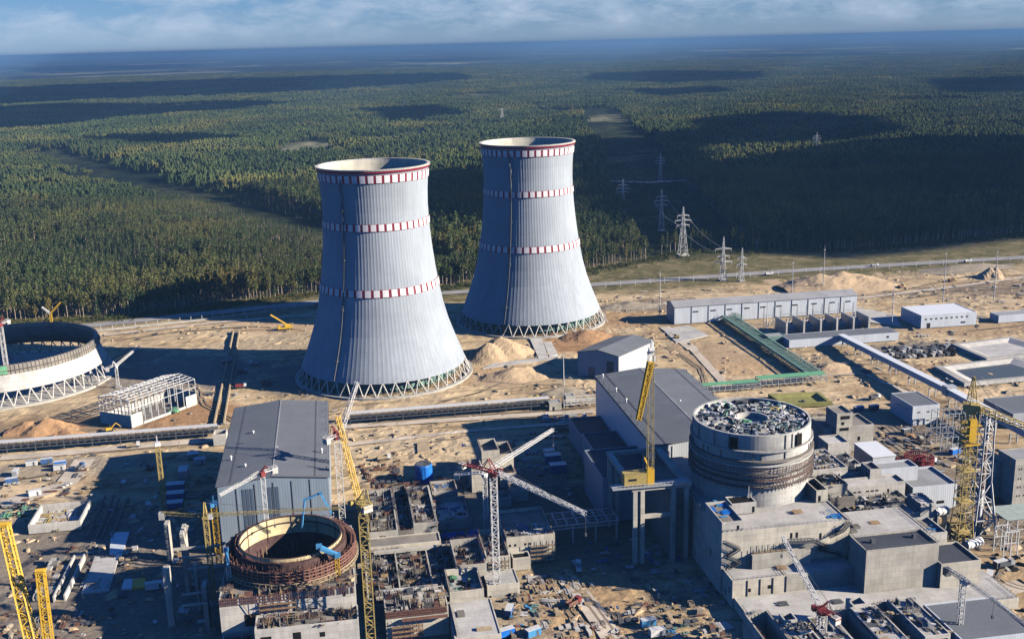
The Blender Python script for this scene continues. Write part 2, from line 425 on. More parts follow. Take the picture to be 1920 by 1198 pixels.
def ground_material():
    m, nt, b = newmat('ground earth and forest floor'); p = pos(nt)
    sp = N(nt, 'ShaderNodeSeparateXYZ'); L(nt, p, sp.inputs[0])
    big = nz(nt, p, .012, 8, .62, .6); mid = nz(nt, p, .06, 8, .65, .8); fine = nz(nt, p, .5, 6, .7)
    sand = ramp(nt, big, [(.28, (.29, .215, .135)), (.44, (.51, .405, .26)), (.56, (.62, .505, .34)), (.76, (.45, .36, .245))])
    sand = mixc(nt, 1., sand, ramp(nt, mid, [(.3, (.55, .54, .53)), (.52, (1.02, 1, .97)), (.75, (1.2, 1.13, 1.0))]), 'MULTIPLY')
    sand = mixc(nt, 1., sand, ramp(nt, fine, [(.3, (.75, .74, .73)), (.7, (1.15, 1.13, 1.1))]), 'MULTIPLY')
    # long graded streaks left by vehicles
    tr = nz(nt, scaled(nt, p, (.02, .16, .1)), 1., 6, .6, .4)
    sand = mixc(nt, 1., sand, ramp(nt, tr, [(.33, (.58, .55, .52)), (.52, (1.05, 1.04, 1.02))]), 'MULTIPLY')
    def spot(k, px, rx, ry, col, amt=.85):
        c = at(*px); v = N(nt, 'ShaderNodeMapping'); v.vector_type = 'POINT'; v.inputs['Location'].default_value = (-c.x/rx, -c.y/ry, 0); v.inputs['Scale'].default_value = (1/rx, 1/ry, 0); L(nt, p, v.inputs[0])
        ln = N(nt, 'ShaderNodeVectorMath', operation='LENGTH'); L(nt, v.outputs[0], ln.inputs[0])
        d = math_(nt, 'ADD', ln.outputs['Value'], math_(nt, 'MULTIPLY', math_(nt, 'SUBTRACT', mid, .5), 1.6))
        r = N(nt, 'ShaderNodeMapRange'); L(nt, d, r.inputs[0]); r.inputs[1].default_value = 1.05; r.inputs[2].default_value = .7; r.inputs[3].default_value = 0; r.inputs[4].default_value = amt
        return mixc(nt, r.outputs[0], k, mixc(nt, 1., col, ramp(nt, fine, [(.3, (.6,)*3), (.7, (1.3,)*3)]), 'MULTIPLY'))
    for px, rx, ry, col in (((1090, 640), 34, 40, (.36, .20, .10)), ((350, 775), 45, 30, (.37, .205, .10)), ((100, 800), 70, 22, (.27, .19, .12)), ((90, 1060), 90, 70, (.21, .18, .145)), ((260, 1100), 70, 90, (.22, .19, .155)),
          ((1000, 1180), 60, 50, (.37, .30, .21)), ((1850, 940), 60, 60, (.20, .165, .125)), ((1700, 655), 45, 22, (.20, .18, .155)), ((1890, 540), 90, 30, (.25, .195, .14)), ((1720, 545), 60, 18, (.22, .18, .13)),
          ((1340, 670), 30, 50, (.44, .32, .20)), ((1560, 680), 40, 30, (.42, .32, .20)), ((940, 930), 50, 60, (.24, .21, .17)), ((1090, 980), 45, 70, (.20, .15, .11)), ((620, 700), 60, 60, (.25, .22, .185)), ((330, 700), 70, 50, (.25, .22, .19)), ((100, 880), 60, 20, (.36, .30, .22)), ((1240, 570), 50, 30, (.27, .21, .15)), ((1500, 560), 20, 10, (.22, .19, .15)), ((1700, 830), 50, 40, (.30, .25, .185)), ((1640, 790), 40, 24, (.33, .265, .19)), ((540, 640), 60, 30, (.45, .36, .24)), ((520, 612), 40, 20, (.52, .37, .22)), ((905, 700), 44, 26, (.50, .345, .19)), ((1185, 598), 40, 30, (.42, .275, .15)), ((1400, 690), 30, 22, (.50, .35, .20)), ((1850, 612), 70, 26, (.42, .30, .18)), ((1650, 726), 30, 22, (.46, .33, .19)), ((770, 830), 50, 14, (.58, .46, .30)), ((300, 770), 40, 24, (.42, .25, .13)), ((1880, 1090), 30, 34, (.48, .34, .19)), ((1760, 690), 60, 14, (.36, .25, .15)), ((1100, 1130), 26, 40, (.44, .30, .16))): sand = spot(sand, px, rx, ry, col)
    grass = ramp(nt, mid, [(.3, (.085, .085, .035)), (.5, (.17, .15, .07)), (.62, (.27, .22, .12)), (.75, (.12, .11, .05))])
    grass = mixc(nt, 1., grass, ramp(nt, fine, [(.3, (.6,)*3), (.7, (1.2,)*3)]), 'MULTIPLY')
    forest = ramp(nt, nz(nt, scaled(nt, p, (1, 1, 0)), .0022, 9, .66, .5), [(.3, (.020, .028, .018)), (.45, (.034, .045, .022)), (.55, (.05, .056, .028)), (.66, (.038, .048, .026)), (.78, (.11, .10, .055))])
    fld = nz(nt, scaled(nt, p, (1, 1, 0)), .00042, 8, .68, .8)
    forest = mixc(nt, ramp(nt, fld, [(.52, (0, 0, 0)), (.60, (1, 1, 1))]), forest, (.30, .29, .18))
    forest = mixc(nt, ramp(nt, nz(nt, scaled(nt, p, (1, 1, 0)), .0009, 8, .7, .6), [(.50, (0, 0, 0)), (.56, (1, 1, 1))]), forest, (.016, .024, .016))
    forest = mixc(nt, 1., forest, ramp(nt, nz(nt, p, .03, 7, .75), [(.35, (.35,)*3), (.65, (1.45,)*3)]), 'MULTIPLY')
    wob = math_(nt, 'MULTIPLY', math_(nt, 'SUBTRACT', nz(nt, p, .02, 5, .6), .5), 60.)
    y = math_(nt, 'ADD', sp.outputs[1], wob)
    f1 = N(nt, 'ShaderNodeMapRange'); L(nt, y, f1.inputs[0]); f1.inputs[1].default_value = 935; f1.inputs[2].default_value = 962
    f2 = N(nt, 'ShaderNodeMapRange'); L(nt, y, f2.inputs[0]); f2.inputs[1].default_value = 1075; f2.inputs[2].default_value = 1110
    k = mixc(nt, f1.outputs[0], sand, grass); k = mixc(nt, f2.outputs[0], k, forest)
    L(nt, k, b.inputs['Base Color']); b.inputs['Roughness'].default_value = .95; b.inputs['Specular IOR Level'].default_value = .05
    bump(nt, b, mid, .55, 1.2)
    return m
MT['ground'] = ground_material()
g = MB(); g.v = vs; g.f = fs; g.m = [0]*len(fs)
o = part(g, 'ground', 'ground'); o['kind'] = 'structure'
def strip(name, pts, w, mat, z=.05, kind='structure', label=None):
    """a road sheet draped along a line of ground points"""
    P = [Vector((p[0], p[1], 0)) for p in pts]; m = MB(); Lp = []; K = max(1, int(round(w/2.5)))
    for a, b in zip(P, P[1:]):
        n = max(1, int((b-a).length/3))
        Lp += [a.lerp(b, i/n) for i in range(n)]
    Lp.append(P[-1]); vv = []
    for i, p in enumerate(Lp):
        d = (Lp[min(i+1, len(Lp)-1)]-Lp[max(i-1, 0)]).normalized(); s = Vector((-d.y, d.x, 0))
        for j in range(K+1): q = p+s*(w*(j/K-.5)); vv.append((q.x, q.y, max(-.2, gz(q.x, q.y))+.16+z))
    m.add(vv, [(i*(K+1)+j, i*(K+1)+j+1, (i+1)*(K+1)+j+1, (i+1)*(K+1)+j) for i in range(len(Lp)-1) for j in range(K)][::1])
    o = part(m, name, mat); o['kind'] = kind
    if label: o['label'] = label
    return o
MT['asphalt'] = roofing('worn road', (.34, .325, .30), .18, 60)
MT['track'] = roofing('pale packed track', (.60, .515, .40), .22, 80)
MT['darksand'] = plain('damp orange earth', (.36, .20, .095), .95, .3, .15)
MT['sandpile'] = plain('heaped sand', (.44, .31, .185), .95, .18, .25)
strip('road', [(-900, 905), (-330, 935), (-203, 951), (-22, 985), (107, 990), (242, 985), (455, 992), (694, 988), (1400, 1000)], 15, 'asphalt')
def PG(*pts): return [(at(x, y).x, at(x, y).y) for x, y in pts]
for pts, w in (([(195, 628), (420, 603), (585, 590)], 6), ([(640, 800), (900, 783), (1115, 770)], 7), ([(0, 858), (200, 842), (415, 822)], 9),
               ([(640, 835), (870, 808), (1110, 789)], 5), ([(1300, 655), (1355, 715), (1330, 735)], 6), ([(1245, 612), (1300, 655)], 9),
               ([(1540, 702), (1620, 700), (1700, 735)], 4), ([(1130, 575), (1250, 570)], 5), ([(1605, 560), (1770, 540), (1920, 520)], 6), ([(160, 860), (125, 905), (60, 930), (0, 945)], 12), ([(1060, 1080), (1110, 1140), (1150, 1198)], 9), ([(1800, 1130), (1920, 1095)], 9), ([(1126, 339), (1215, 342), (1292, 338)], 14)):
    strip('track', PG(*pts), w, 'track', .07)
def poly(name, px, mat, z=.12, kind='structure'):
    m = MB(); n = len(px); P = [at(x, y, z) for x, y in px]
    m.add([(p.x, p.y, z) for p in P], [tuple(range(n))]); o = part(m, name, mat); o['kind'] = kind
    me = o.data
    if me.polygons[0].normal.z < 0: me.flip_normals()
    return o
# ------------------------------------------------------------ trees
def foliage(name, c_lo, c_hi, patch=None):
    m, nt, b = newmat(name); p = pos(nt)
    a = nz(nt, p, .07, 4, .65); f = ramp(nt, a, [(.3, c_lo), (.7, c_hi)])
    if patch:
        q = nz(nt, scaled(nt, p, (1, 1, 0)), .0038, 5, .55, .4)
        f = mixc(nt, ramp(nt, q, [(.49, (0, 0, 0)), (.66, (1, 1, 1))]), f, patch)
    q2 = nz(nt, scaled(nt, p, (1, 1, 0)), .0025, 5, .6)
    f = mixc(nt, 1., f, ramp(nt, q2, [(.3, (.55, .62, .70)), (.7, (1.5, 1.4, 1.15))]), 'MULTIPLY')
    L(nt, f, b.inputs['Base Color']); b.inputs['Roughness'].default_value = .9; b.inputs['Specular IOR Level'].default_value = .1
    tl = N(nt, 'ShaderNodeBsdfTranslucent'); L(nt, f, tl.inputs[0]); ms = N(nt, 'ShaderNodeMixShader'); ms.inputs[0].default_value = .38   # thin leaves let light through
    L(nt, b.outputs[0], ms.inputs[1]); L(nt, tl.outputs[0], ms.inputs[2]); L(nt, ms.outputs[0], nt.nodes['Material Output'].inputs[0])
    return m
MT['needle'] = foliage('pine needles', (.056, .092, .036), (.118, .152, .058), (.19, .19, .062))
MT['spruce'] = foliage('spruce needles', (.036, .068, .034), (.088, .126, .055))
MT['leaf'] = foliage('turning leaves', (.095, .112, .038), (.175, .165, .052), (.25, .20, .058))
MT['bark'] = plain('pale bark', (.42, .33, .25), .9, .35, .6)
def leafcloud(m, rnd, n, fz, z0, z1, size):
    """leaf clumps spread through a crown: fz(t) is its radius at height fraction t"""
    for _ in range(n):
        t = rnd.random(); r = fz(t)*math.sqrt(rnd.uniform(.1, 1)); a = rnd.uniform(0, 6.283)
        c = Vector((r*math.cos(a), r*math.sin(a), z0+(z1-z0)*t)); s = size*rnd.uniform(.6, 1.3)
        d = Vector((rnd.gauss(0, 1), rnd.gauss(0, 1), rnd.gauss(0, .7)+.6)).normalized(); e = d.orthogonal().normalized(); h = d.cross(e)
        e = e*s; h = h*s*rnd.uniform(.5, 1)
        m.add([c-e, c+h*.9-e*.2, c+e, c-h*.8+e*.1], [(0, 1, 2, 3)])
KINDS = {
 'pine': (24, .32, 12.5, lambda t: 3.0*math.sin(math.pi*min(1, .12+t*.86))**.7*(1.1-.35*t), 'needle'),
 'spruce': (22, .26, 2.5, lambda t: 3.4*(1-t)**.9+.12, 'spruce'),
 'birch': (19, .24, 6.5, lambda t: 3.1*math.sin(math.pi*min(1, .08+t*.9))**.8, 'leaf')}
def tree_meshes(kind, seed, n=170):
    rnd = random.Random(seed); h, tr, z0, fz, mat = KINDS[kind]
    k = MB(); lx, ly = rnd.uniform(-.5, .5), rnd.uniform(-.5, .5)
    k.tube((0, 0, -.6), (lx*.5, ly*.5, h*.55), tr, 6, tr*.72); k.tube((lx*.5, ly*.5, h*.55), (lx, ly, h*.97), tr*.72, 5, .05)
    for i in range(7):
        z = z0+(h-z0)*rnd.uniform(0, .8); a = rnd.uniform(0, 6.28); q = fz((z-z0)/(h-z0))*.8
        k.tube((lx*z/h, ly*z/h, z), (q*math.cos(a), q*math.sin(a), z+q*.3), .09, 3, .03)
    c = MB(); leafcloud(c, rnd, n, fz, z0, h*1.02, .95 if kind != 'birch' else .85)
    return k, c, mat
PROTO = {}
for i, (kind, sd) in enumerate((('pine', 1), ('pine', 2), ('spruce', 3), ('birch', 4), ('pine', 5), ('spruce', 6))):
    k, c, mat = tree_meshes(kind, sd); PROTO[i] = (kind, k.mesh('trunk', 'bark'), c.mesh('crown', mat))
TL = {'pine': 'tall pine with a bare pale trunk, standing in the front row of the forest',
      'spruce': 'dark pointed spruce standing among pines in the front row of the forest',
      'birch': 'yellowing leafy birch standing in the front row of the forest'}
rnd = random.Random(11); nt_ = 0; u = -330.0; taken = []
while nt_ < 288 and u < 830:
    v = edge(u)+abs(rnd.gauss(0, 7)); q = pix((u, v, 0)); u2 = u; u += rnd.uniform(2.7, 5.0)
    if not (-30 < q[0] < 1950): continue
    if 330 < u2 < 345 or (560 < q[0] < 600 and v < 900): continue
    i = rnd.choices(range(6), (5, 5, 2, 3, 5, 2))[0]; kind, km, cm = PROTO[i]; s_ = rnd.uniform(.75, 1.12)
    t = thing(kind+'_tree', TL[kind], 'tree', (u2, v, -.3), 'trees along the front edge of the forest, '+kind)
    t.rotation_euler = (0, 0, rnd.uniform(0, 6.28)); t.scale = (s_, s_, s_*rnd.uniform(.9, 1.1))
    for nm, me in (('trunk', km), ('crown', cm)):
        ch = bpy.data.objects.new(nm, me); COL.objects.link(ch); ch.parent = t
    nt_ += 1
# the forest behind them: points that carry tree shapes
def joined(kind, seed, n, mats):
    k, c, mat = tree_meshes(kind, seed, n); m = MB(); m.v = list(k.v); m.f = list(k.f); m.m = [0]*len(k.f); m.cm = 1; m.add(c.v, c.f)
    return m.mesh(kind, ['bark', mat])
def lowtree(m, rnd, x, y, kind, s):
    if kind == 'spruce':
        for z0, z1, r in ((3, 12, 3.3), (9, 18, 2.5), (15, 23, 1.5)):
            a0 = rnd.uniform(0, 6); vv = [(x+r*s*math.cos(a0+i*1.257)*rnd.uniform(.7, 1.2), y+r*s*math.sin(a0+i*1.257)*rnd.uniform(.7, 1.2), z0*s) for i in range(5)]+[(x, y, z1*s)]
            m.add(vv, [(i, (i+1) % 5, 5) for i in range(5)])
    else:
        zc, rr, hh = (18, 3.2, 5.5) if kind == 'pine' else (13, 3.5, 6.5); vv = []
        for z, q in ((-.9, .45), (-.2, 1.0), (.5, .75)):
            for i in range(5): a = i*1.257+z; vv.append((x+rr*s*q*math.cos(a)*rnd.uniform(.75, 1.25), y+rr*s*q*math.sin(a)*rnd.uniform(.75, 1.25), (zc+hh*z+rnd.uniform(-1, 1))*s))
        vv += [(x, y, (zc+hh)*s)]
        m.add(vv, [(j*5+i, j*5+(i+1) % 5, (j+1)*5+(i+1) % 5, (j+1)*5+i) for j in range(2) for i in range(5)]+[(10+i, 10+(i+1) % 5, 15) for i in range(5)])
def grove(seed, mix, size=44, n=46):
    rnd = random.Random(seed); m = MB(); mats = ['needle', 'spruce', 'leaf']
    for _ in range(n):
        k = rnd.choices((0, 1, 2), mix)[0]; m.cm = k
        lowtree(m, rnd, rnd.uniform(-size/2, size/2), rnd.uniform(-size/2, size/2), ('pine', 'spruce', 'birch')[k], rnd.uniform(.5, .9))
    return m.mesh('grove', mats)
def gn_scatter(name, label, pts, protos, z=-.3):
    """one object: points with attributes kind, size and turn, tree shapes placed on them by geometry nodes"""
    me = bpy.data.meshes.new(name); me.from_pydata([(p[0], p[1], z) for p in pts], [], [])
    for nm, ty, k in (('variety', 'INT', 2), ('size', 'FLOAT', 3), ('turn', 'FLOAT', 4)):
        a = me.attributes.new(nm, ty, 'POINT'); a.data.foreach_set('value', [p[k] for p in pts])
    o = bpy.data.objects.new(name, me); COL.objects.link(o); tag(o, label, 'forest', kind='stuff')
    ng = bpy.data.node_groups.new(name, 'GeometryNodeTree')
    ng.interface.new_socket('Geometry', in_out='INPUT', socket_type='NodeSocketGeometry'); ng.interface.new_socket('Geometry', in_out='OUTPUT', socket_type='NodeSocketGeometry')
    gi = N(ng, 'NodeGroupInput'); go = N(ng, 'NodeGroupOutput'); jn = N(ng, 'GeometryNodeJoinGeometry')
    def attr(n, t): a = N(ng, 'GeometryNodeInputNamedAttribute', data_type=t); a.inputs['Name'].default_value = n; return a.outputs[0]
    va, si, tu = attr('variety', 'INT'), attr('size', 'FLOAT'), attr('turn', 'FLOAT')
    cb = N(ng, 'ShaderNodeCombineXYZ'); L(ng, tu, cb.inputs[2])
    for i, pm in enumerate(protos):
        po = bpy.data.objects.new('tree_shape', pm)
        oi = N(ng, 'GeometryNodeObjectInfo'); oi.inputs['Object'].default_value = po; oi.inputs['As Instance'].default_value = True
        cp = N(ng, 'FunctionNodeCompare', data_type='INT', operation='EQUAL'); L(ng, va, cp.inputs[2]); cp.inputs[3].default_value = i
        ip = N(ng, 'GeometryNodeInstanceOnPoints'); L(ng, gi.outputs[0], ip.inputs['Points']); L(ng, cp.outputs[0], ip.inputs['Selection'])
        L(ng, oi.outputs['Geometry'], ip.inputs['Instance']); L(ng, cb.outputs[0], ip.inputs['Rotation']); L(ng, si, ip.inputs['Scale'])
        L(ng, ip.outputs[0], jn.inputs[0])
    L(ng, jn.outputs[0], go.inputs[0])
    md = o.modifiers.new('trees', 'NODES'); md.node_group = ng
    return o
def seg_d(p, a, b):
    p = Vector(p[:2]); a = Vector(a); b = Vector(b); t = max(0, min(1, (p-a).dot(b-a)/(b-a).length_squared)); return (p-a-(b-a)*t).length
CUT = [(-659, 2762), (-293, 1948), (-135, 1633), (60, 1230)]
LANES = [[(-700, 2250), (-100, 2050), (500, 2350)], [(-60, 1500), (-420, 1330)], [(900, 2600), (1500, 2450)], [(-1500, 4200), (300, 3700), (2000, 4400)]]
POWER = [(382, 1050), (506, 1724), (700, 2600), (900, 3600)]
def open_land(x, y, g=0):
    d = min(seg_d((x, y), a, b) for a, b in zip(CUT, CUT[1:]))
    if d < 20+g*.8: return True
    if any(seg_d((x, y), a, b) < 9+g*.7 for l in LANES for a, b in zip(l, l[1:])): return True
    if min(seg_d((x, y), a, b) for a, b in zip(POWER, POWER[1:])) < 62+g*.6: return True
    if y > 1500 and fbm(x+900, y, .0022, 4) > .6: return True
    return y < 2200 and fbm(x, y+400, .008, 4) > .62
def cut_size(x, y):
    """young low trees along the near side of the long cutting, tall old ones on its far side"""
    d, s_ = min((seg_d((x, y), a, b), (b[0]-a[0])*(y-a[1])-(b[1]-a[1])*(x-a[0])) for a, b in zip(CUT, CUT[1:]))
    if d < 46: return .32
    if s_ < 0 and d < 190: return .5+.45*max(0, (d-50)/140)
    if s_ > 0 and d < 150: return 1.25
    return 1.0
fa = math.atan2(FW.x, FW.y); rnd = random.Random(5); near = []; far = []
y = 960.0
while y < 1750:
    x = -1200.0
    while x < 1500:
        px_, py_ = x+rnd.uniform(-2.4, 2.4), y+rnd.uniform(-2.4, 2.4); x += 5.2
        a = math.atan2(px_, py_)-fa
        if abs(a) > R(31) or py_ < edge(px_)+9 or rnd.random() < .05 or open_land(px_, py_): continue
        k = fbm(px_, py_, .009, 3)+rnd.gauss(0, .22)
        i = 2 if k < -.35 else (3 if k > .36 else rnd.choice((0, 1)))
        near.append((px_, py_, i, rnd.choice((.5, .7, .85, .95, 1.0))*rnd.uniform(.9, 1.12)*(1+.28*fbm(px_, py_, .011))*cut_size(px_, py_), rnd.uniform(0, 6.28)))
    y += 5.2
y = 1750.0
while y < 11000:
    st = 36 if y < 4500 else 44*(y/4500)**.5; x = -y*.62
    while x < y*.9:
        px_, py_ = x+rnd.uniform(-.4, .4)*st, y+rnd.uniform(-.4, .4)*st; x += st
        if abs(math.atan2(px_, py_)-fa) > R(30) or open_land(px_, py_, 15): continue
        k = fbm(px_, py_, .0025, 4)+rnd.gauss(0, .18)
        far.append((px_, py_, 1 if k < -.2 else (2 if k > .42 else 0), rnd.uniform(.75, 1.1)*(1+.22*fbm(px_, py_, .004))*cut_size(px_, py_), rnd.choice((0, 1.57, 3.14, 4.71))+rnd.uniform(-.3, .3)))
    y += st
gn_scatter('forest', 'dense mixed forest of pine and spruce stretching back from the cleared strip behind the cooling towers', near,
           [joined('pine', 21, 90, 0), joined('pine', 22, 90, 0), joined('spruce', 23, 100, 0), joined('birch', 24, 100, 0)])
gn_scatter('distant_forest', 'unbroken forest running to the hazy horizon beyond the power line clearing', far,
           [grove(31, (6, 2, .35)), grove(32, (4, 3, .5)), grove(33, (3, 1, 3))])
# low scrub on the open corridors and along the forest's foot
scr = []
for _ in range(5200):
    if rnd.random() < .5:
        x = rnd.uniform(-330, 830); yy = edge(x)-abs(rnd.gauss(0, 9))
    else:
        t = rnd.random(); yy = 1060+1500*t; x = np.interp(yy, [p[1] for p in POWER], [p[0] for p in POWER])+rnd.uniform(-62, 62)
        if rnd.random() < .45: continue
    if rnd.random() < .03: pass
    scr.append((x, yy, rnd.choice((0, 0, 1)), rnd.uniform(.4, 1.2), rnd.uniform(0, 6.28)))
def bush(seed, mat):
    r_ = random.Random(seed); m = MB(); leafcloud(m, r_, 46, lambda t: 1.5*math.sin(math.pi*min(1, .25+t*.7)), 0, 2.6, .55); return m.mesh('bush', mat)
gn_scatter('scrub', 'low brown scrub and young bushes along the foot of the forest and under the power lines', scr, [bush(1, 'needle'), bush(2, 'leaf')])
# ------------------------------------------------------------ clouds that shade the land (above and behind the view)
cm_, cn_, cb_ = newmat('cloud'); cb_.inputs['Base Color'].default_value = (.9, .9, .9, 1); cb_.inputs['Roughness'].default_value = 1
ct_ = N(cn_, 'ShaderNodeBsdfTransparent'); cx_ = N(cn_, 'ShaderNodeMixShader'); cx_.inputs[0].default_value = .2
L(cn_, cb_.outputs[0], cx_.inputs[1]); L(cn_, ct_.outputs[0], cx_.inputs[2]); L(cn_, cx_.outputs[0], cn_.nodes['Material Output'].inputs[0]); MT['cloud'] = cm_   # thin cloud, a little light comes through
def cloud(px, alt=950.0, seed=0, zg=8.0):
    P = []; K = len(px)
    for i in range(K):
        a = at(*px[i], zg); b = at(*px[(i+1) % K], zg)
        for t in range(8):
            p = a.lerp(b, t/8); s_ = (b-a).length*.07
            P.append(p+Vector((noise.noise(Vector((i*3.1+t*.9, seed, 0)))*s_, noise.noise(Vector((i*2.3+t*.8, seed, 5)))*s_, 0)))
    off = SUNV*((alt-zg)/SUNV.z); P = [p+off for p in P]; c = sum(P, Vector())/len(P); m = MB(); n = len(P); rings = []
    for sc, dz in ((.93, 0), (1, 12), (.9, 34), (.6, 55), (.25, 62)): rings += [(c.x+(p.x-c.x)*sc, c.y+(p.y-c.y)*sc, alt+dz+6*noise.noise(p*.01)) for p in P]
    m.add(rings, [(r*n+i, r*n+(i+1) % n, (r+1)*n+(i+1) % n, (r+1)*n+i) for r in range(4) for i in range(n)]+[tuple(range(n-1, -1, -1)), tuple(range(4*n, 5*n))])
    o = part(m, 'cloud', 'cloud', None, True); o['kind'] = 'structure'; return o
for i, px in enumerate((
    [(-60, 168), (150, 160), (420, 150), (640, 143), (860, 138), (900, 150), (700, 166), (520, 176), (330, 182), (150, 190), (-60, 200)],
    [(-80, 205), (120, 198), (300, 196), (470, 190), (560, 196), (440, 208), (330, 216), (200, 226), (90, 240), (-80, 246)],
    [(1085, 262), (1180, 252), (1290, 250), (1300, 300), (1420, 318), (1585, 300), (1600, 280), (1720, 262), (2000, 262), (2060, 330), (2060, 430), (1700, 474), (1500, 462), (1330, 455), (1240, 440), (1130, 430), (1080, 370)],
    [(1300, 276), (1330, 225), (1480, 212), (1640, 222), (1700, 248), (1590, 270), (1450, 280)],
    [(1110, 140), (1250, 134), (1430, 137), (1440, 148), (1250, 158), (1100, 152)],
    [(1740, 152), (1960, 146), (1980, 176), (1800, 180)],
    [(800, 330), (900, 318), (940, 390), (900, 450), (815, 448)],
    [(690, 205), (820, 200), (880, 220), (760, 226)], [(150, 262), (300, 254), (480, 262), (330, 272)], [(-60, 128), (200, 124), (420, 118), (300, 128), (60, 134)], [(600, 114), (800, 109), (1000, 108), (820, 116)], [(1300, 104), (1600, 98), (1800, 100), (1500, 108)], [(1180, 170), (1330, 166), (1400, 176), (1240, 182)])):
    for alt in (950, 1250, 1600, 2000):      # a cloud base high enough to stay above the picture
        if all(pix(at(*q, 8)+SUNV*((alt-8)/SUNV.z))[1] < -45 or (at(*q, 8)+SUNV*((alt-8)/SUNV.z)-CP).dot(FW) < 0 for q in px): cloud(px, alt, i); break
# ------------------------------------------------------------ cooling towers
def tower_mat():
    m, nt, b = newmat('cooling tower concrete'); p = pos(nt)
    st = nz(nt, scaled(nt, p, (.3, .3, .02)), 1., 5, .6); bg_ = nz(nt, p, .03, 5, .6); sp = N(nt, 'ShaderNodeSeparateXYZ'); L(nt, p, sp.inputs[0])
    w = N(nt, 'ShaderNodeTexWave'); w.bands_direction = 'Z'; w.inputs['Scale'].default_value = .21; w.inputs['Distortion'].default_value = .1; L(nt, p, w.inputs['Vector'])
    k = ramp(nt, st, [(.3, (.31, .345, .385)), (.7, (.37, .41, .45))])
    k = mixc(nt, 1., k, ramp(nt, bg_, [(.3, (.85,)*3), (.7, (1.07,)*3)]), 'MULTIPLY')
    k = mixc(nt, 1., k, ramp(nt, w.outputs[0], [(.0, (.88,)*3), (.10, (1, 1, 1))]), 'MULTIPLY')
    L(nt, k, b.inputs['Base Color']); b.inputs['Roughness'].default_value = .8; b.inputs['Specular IOR Level'].default_value = .15
    return m
MT['tower'] = tower_mat()
MT['tower_in'] = concrete('tower inner concrete', (.56, .54, .46), (6, 4), .2)
MT['panel_w'] = plain('white painted panel', (.74, .71, .72), .7, .05, .5)
PROF = [(9, 57.8), (13, 56.4), (20, 53.6), (28, 50.6), (38, 47.1), (50, 44.0), (60, 42.1), (66, 41.1), (78, 39.3), (90, 37.9), (100, 37.0), (110, 36.4), (120, 36.1), (130, 36.3), (139, 37.0), (145, 37.5), (147.5, 37.9)]
def rad(z):
    for (a, b), (c, d) in zip(PROF, PROF[1:]):
        if a <= z <= c: return b+(d-b)*(z-a)/(c-a)
    return PROF[-1][1]
def cooling_tower(c, label, ladder_a):
    t = thing('cooling_tower', label, 'cooling tower', (c[0], c[1], 0)); o = (c[0], c[1], 0)
    m = MB(); nr = 112; n = nr*3; vs = []; zs = [p[0] for p in PROF]
    for i in range(n):
        a = 2*math.pi*i/n; dr = .08 if i % 3 == 0 else 0
        for z, r in PROF: vs.append((c[0]+(r+dr)*math.cos(a), c[1]+(r+dr)*math.sin(a), z))
    k = len(PROF); m.add(vs, [(i*k+q, ((i+1) % n)*k+q, ((i+1) % n)*k+q+1, i*k+q+1) for i in range(n) for q in range(k-1)])
    part(m, 'shell', 'tower', t)
    m = MB(); m.ring(o, [(r-.9, z) for z, r in PROF][::-1], 96)
    part(m, 'inner_shell', 'tower_in', t, True)
    m = MB(); m.ring(o, [(37.0, 147.4), (38.9, 147.4), (39.2, 148.4), (37.0, 148.4)], 96, close=True); part(m, 'rim_walkway', 'conc_l', t)
    m = MB(); m.ring(o, [(38.45, 145.9), (38.75, 147.35)], 96); part(m, 'red_rim', 'red_band', t)
    for zc, hh, np_ in ((142.0, 2.7, 44), (110, 2.5, 44), (66.5, 2.6, 44)):
        m = MB(); m.ring(o, [(rad(zc-hh)+.52, zc-hh), (rad(zc)+.55, zc), (rad(zc+hh)+.52, zc+hh)], 132)
        bd = part(m, 'painted_band', 'red_band', t)
        m = MB()
        for i in range(np_):
            a0 = 2*math.pi*i/np_; w_ = 2*math.pi/np_*.68
            e = .22; m.ring(o, [(rad(zc-hh+e)+.66, zc-hh+e), (rad(zc)+.69, zc), (rad(zc+hh-e)+.66, zc+hh-e)], 3, a0, a0+w_)
        part(m, 'white_panel', 'panel_w', bd)
    m = MB(); N2 = 44
    for i in range(N2):
        a = 2*math.pi*i/N2; b = 2*math.pi*(i+.5)/N2; b2 = 2*math.pi*(i-.5)/N2
        p = (c[0]+61.2*math.cos(a), c[1]+61.2*math.sin(a), 0)
        for q in (b, b2): m.tube(p, (c[0]+57.4*math.cos(q), c[1]+57.4*math.sin(q), 9.3), .48, 6)
    part(m, 'leg_ring', 'conc_l', t)
    m = MB(); m.ring(o, [(59.6, -.8), (59.6, .8), (63.2, .8), (63.2, -.8)], 88); part(m, 'footing', 'conc', t)
    m = MB(); m.ring(o, [(0, 7.2), (51, 7.2), (51.2, 2)], 60)
    for i in range(90):
        a = i*.0698*1.0; m.tube((c[0]+51.8*math.cos(a), c[1]+51.8*math.sin(a), 0), (c[0]+51.8*math.cos(a), c[1]+51.8*math.sin(a), 7.4), .3, 4)
    part(m, 'fill_pack', 'green_d', t)
    m = MB(); pr = None
    for z in np.arange(10, 145, 3.0):
        r = rad(z)+.9; da = .012*math.sin(z*.5) if z > 112 else 0
        p = (c[0]+r*math.cos(ladder_a+da), c[1]+r*math.sin(ladder_a+da), z)
        if pr: m.beam(pr, p, .75)
        pr = p
        if int(z) % 11 == 0: m.rbox((p[0], p[1], z), 2.0, 2.0, .8, ladder_a)
    part(m, 'ladder', 'steel_d', t)
    return t
cooling_tower((29.0, 748.0), 'nearer hyperbolic cooling tower with red and white check bands, left of its twin', R(-128))
cooling_tower((159.0, 871.0), 'farther hyperbolic cooling tower with red and white check bands, behind the twin', R(-122))
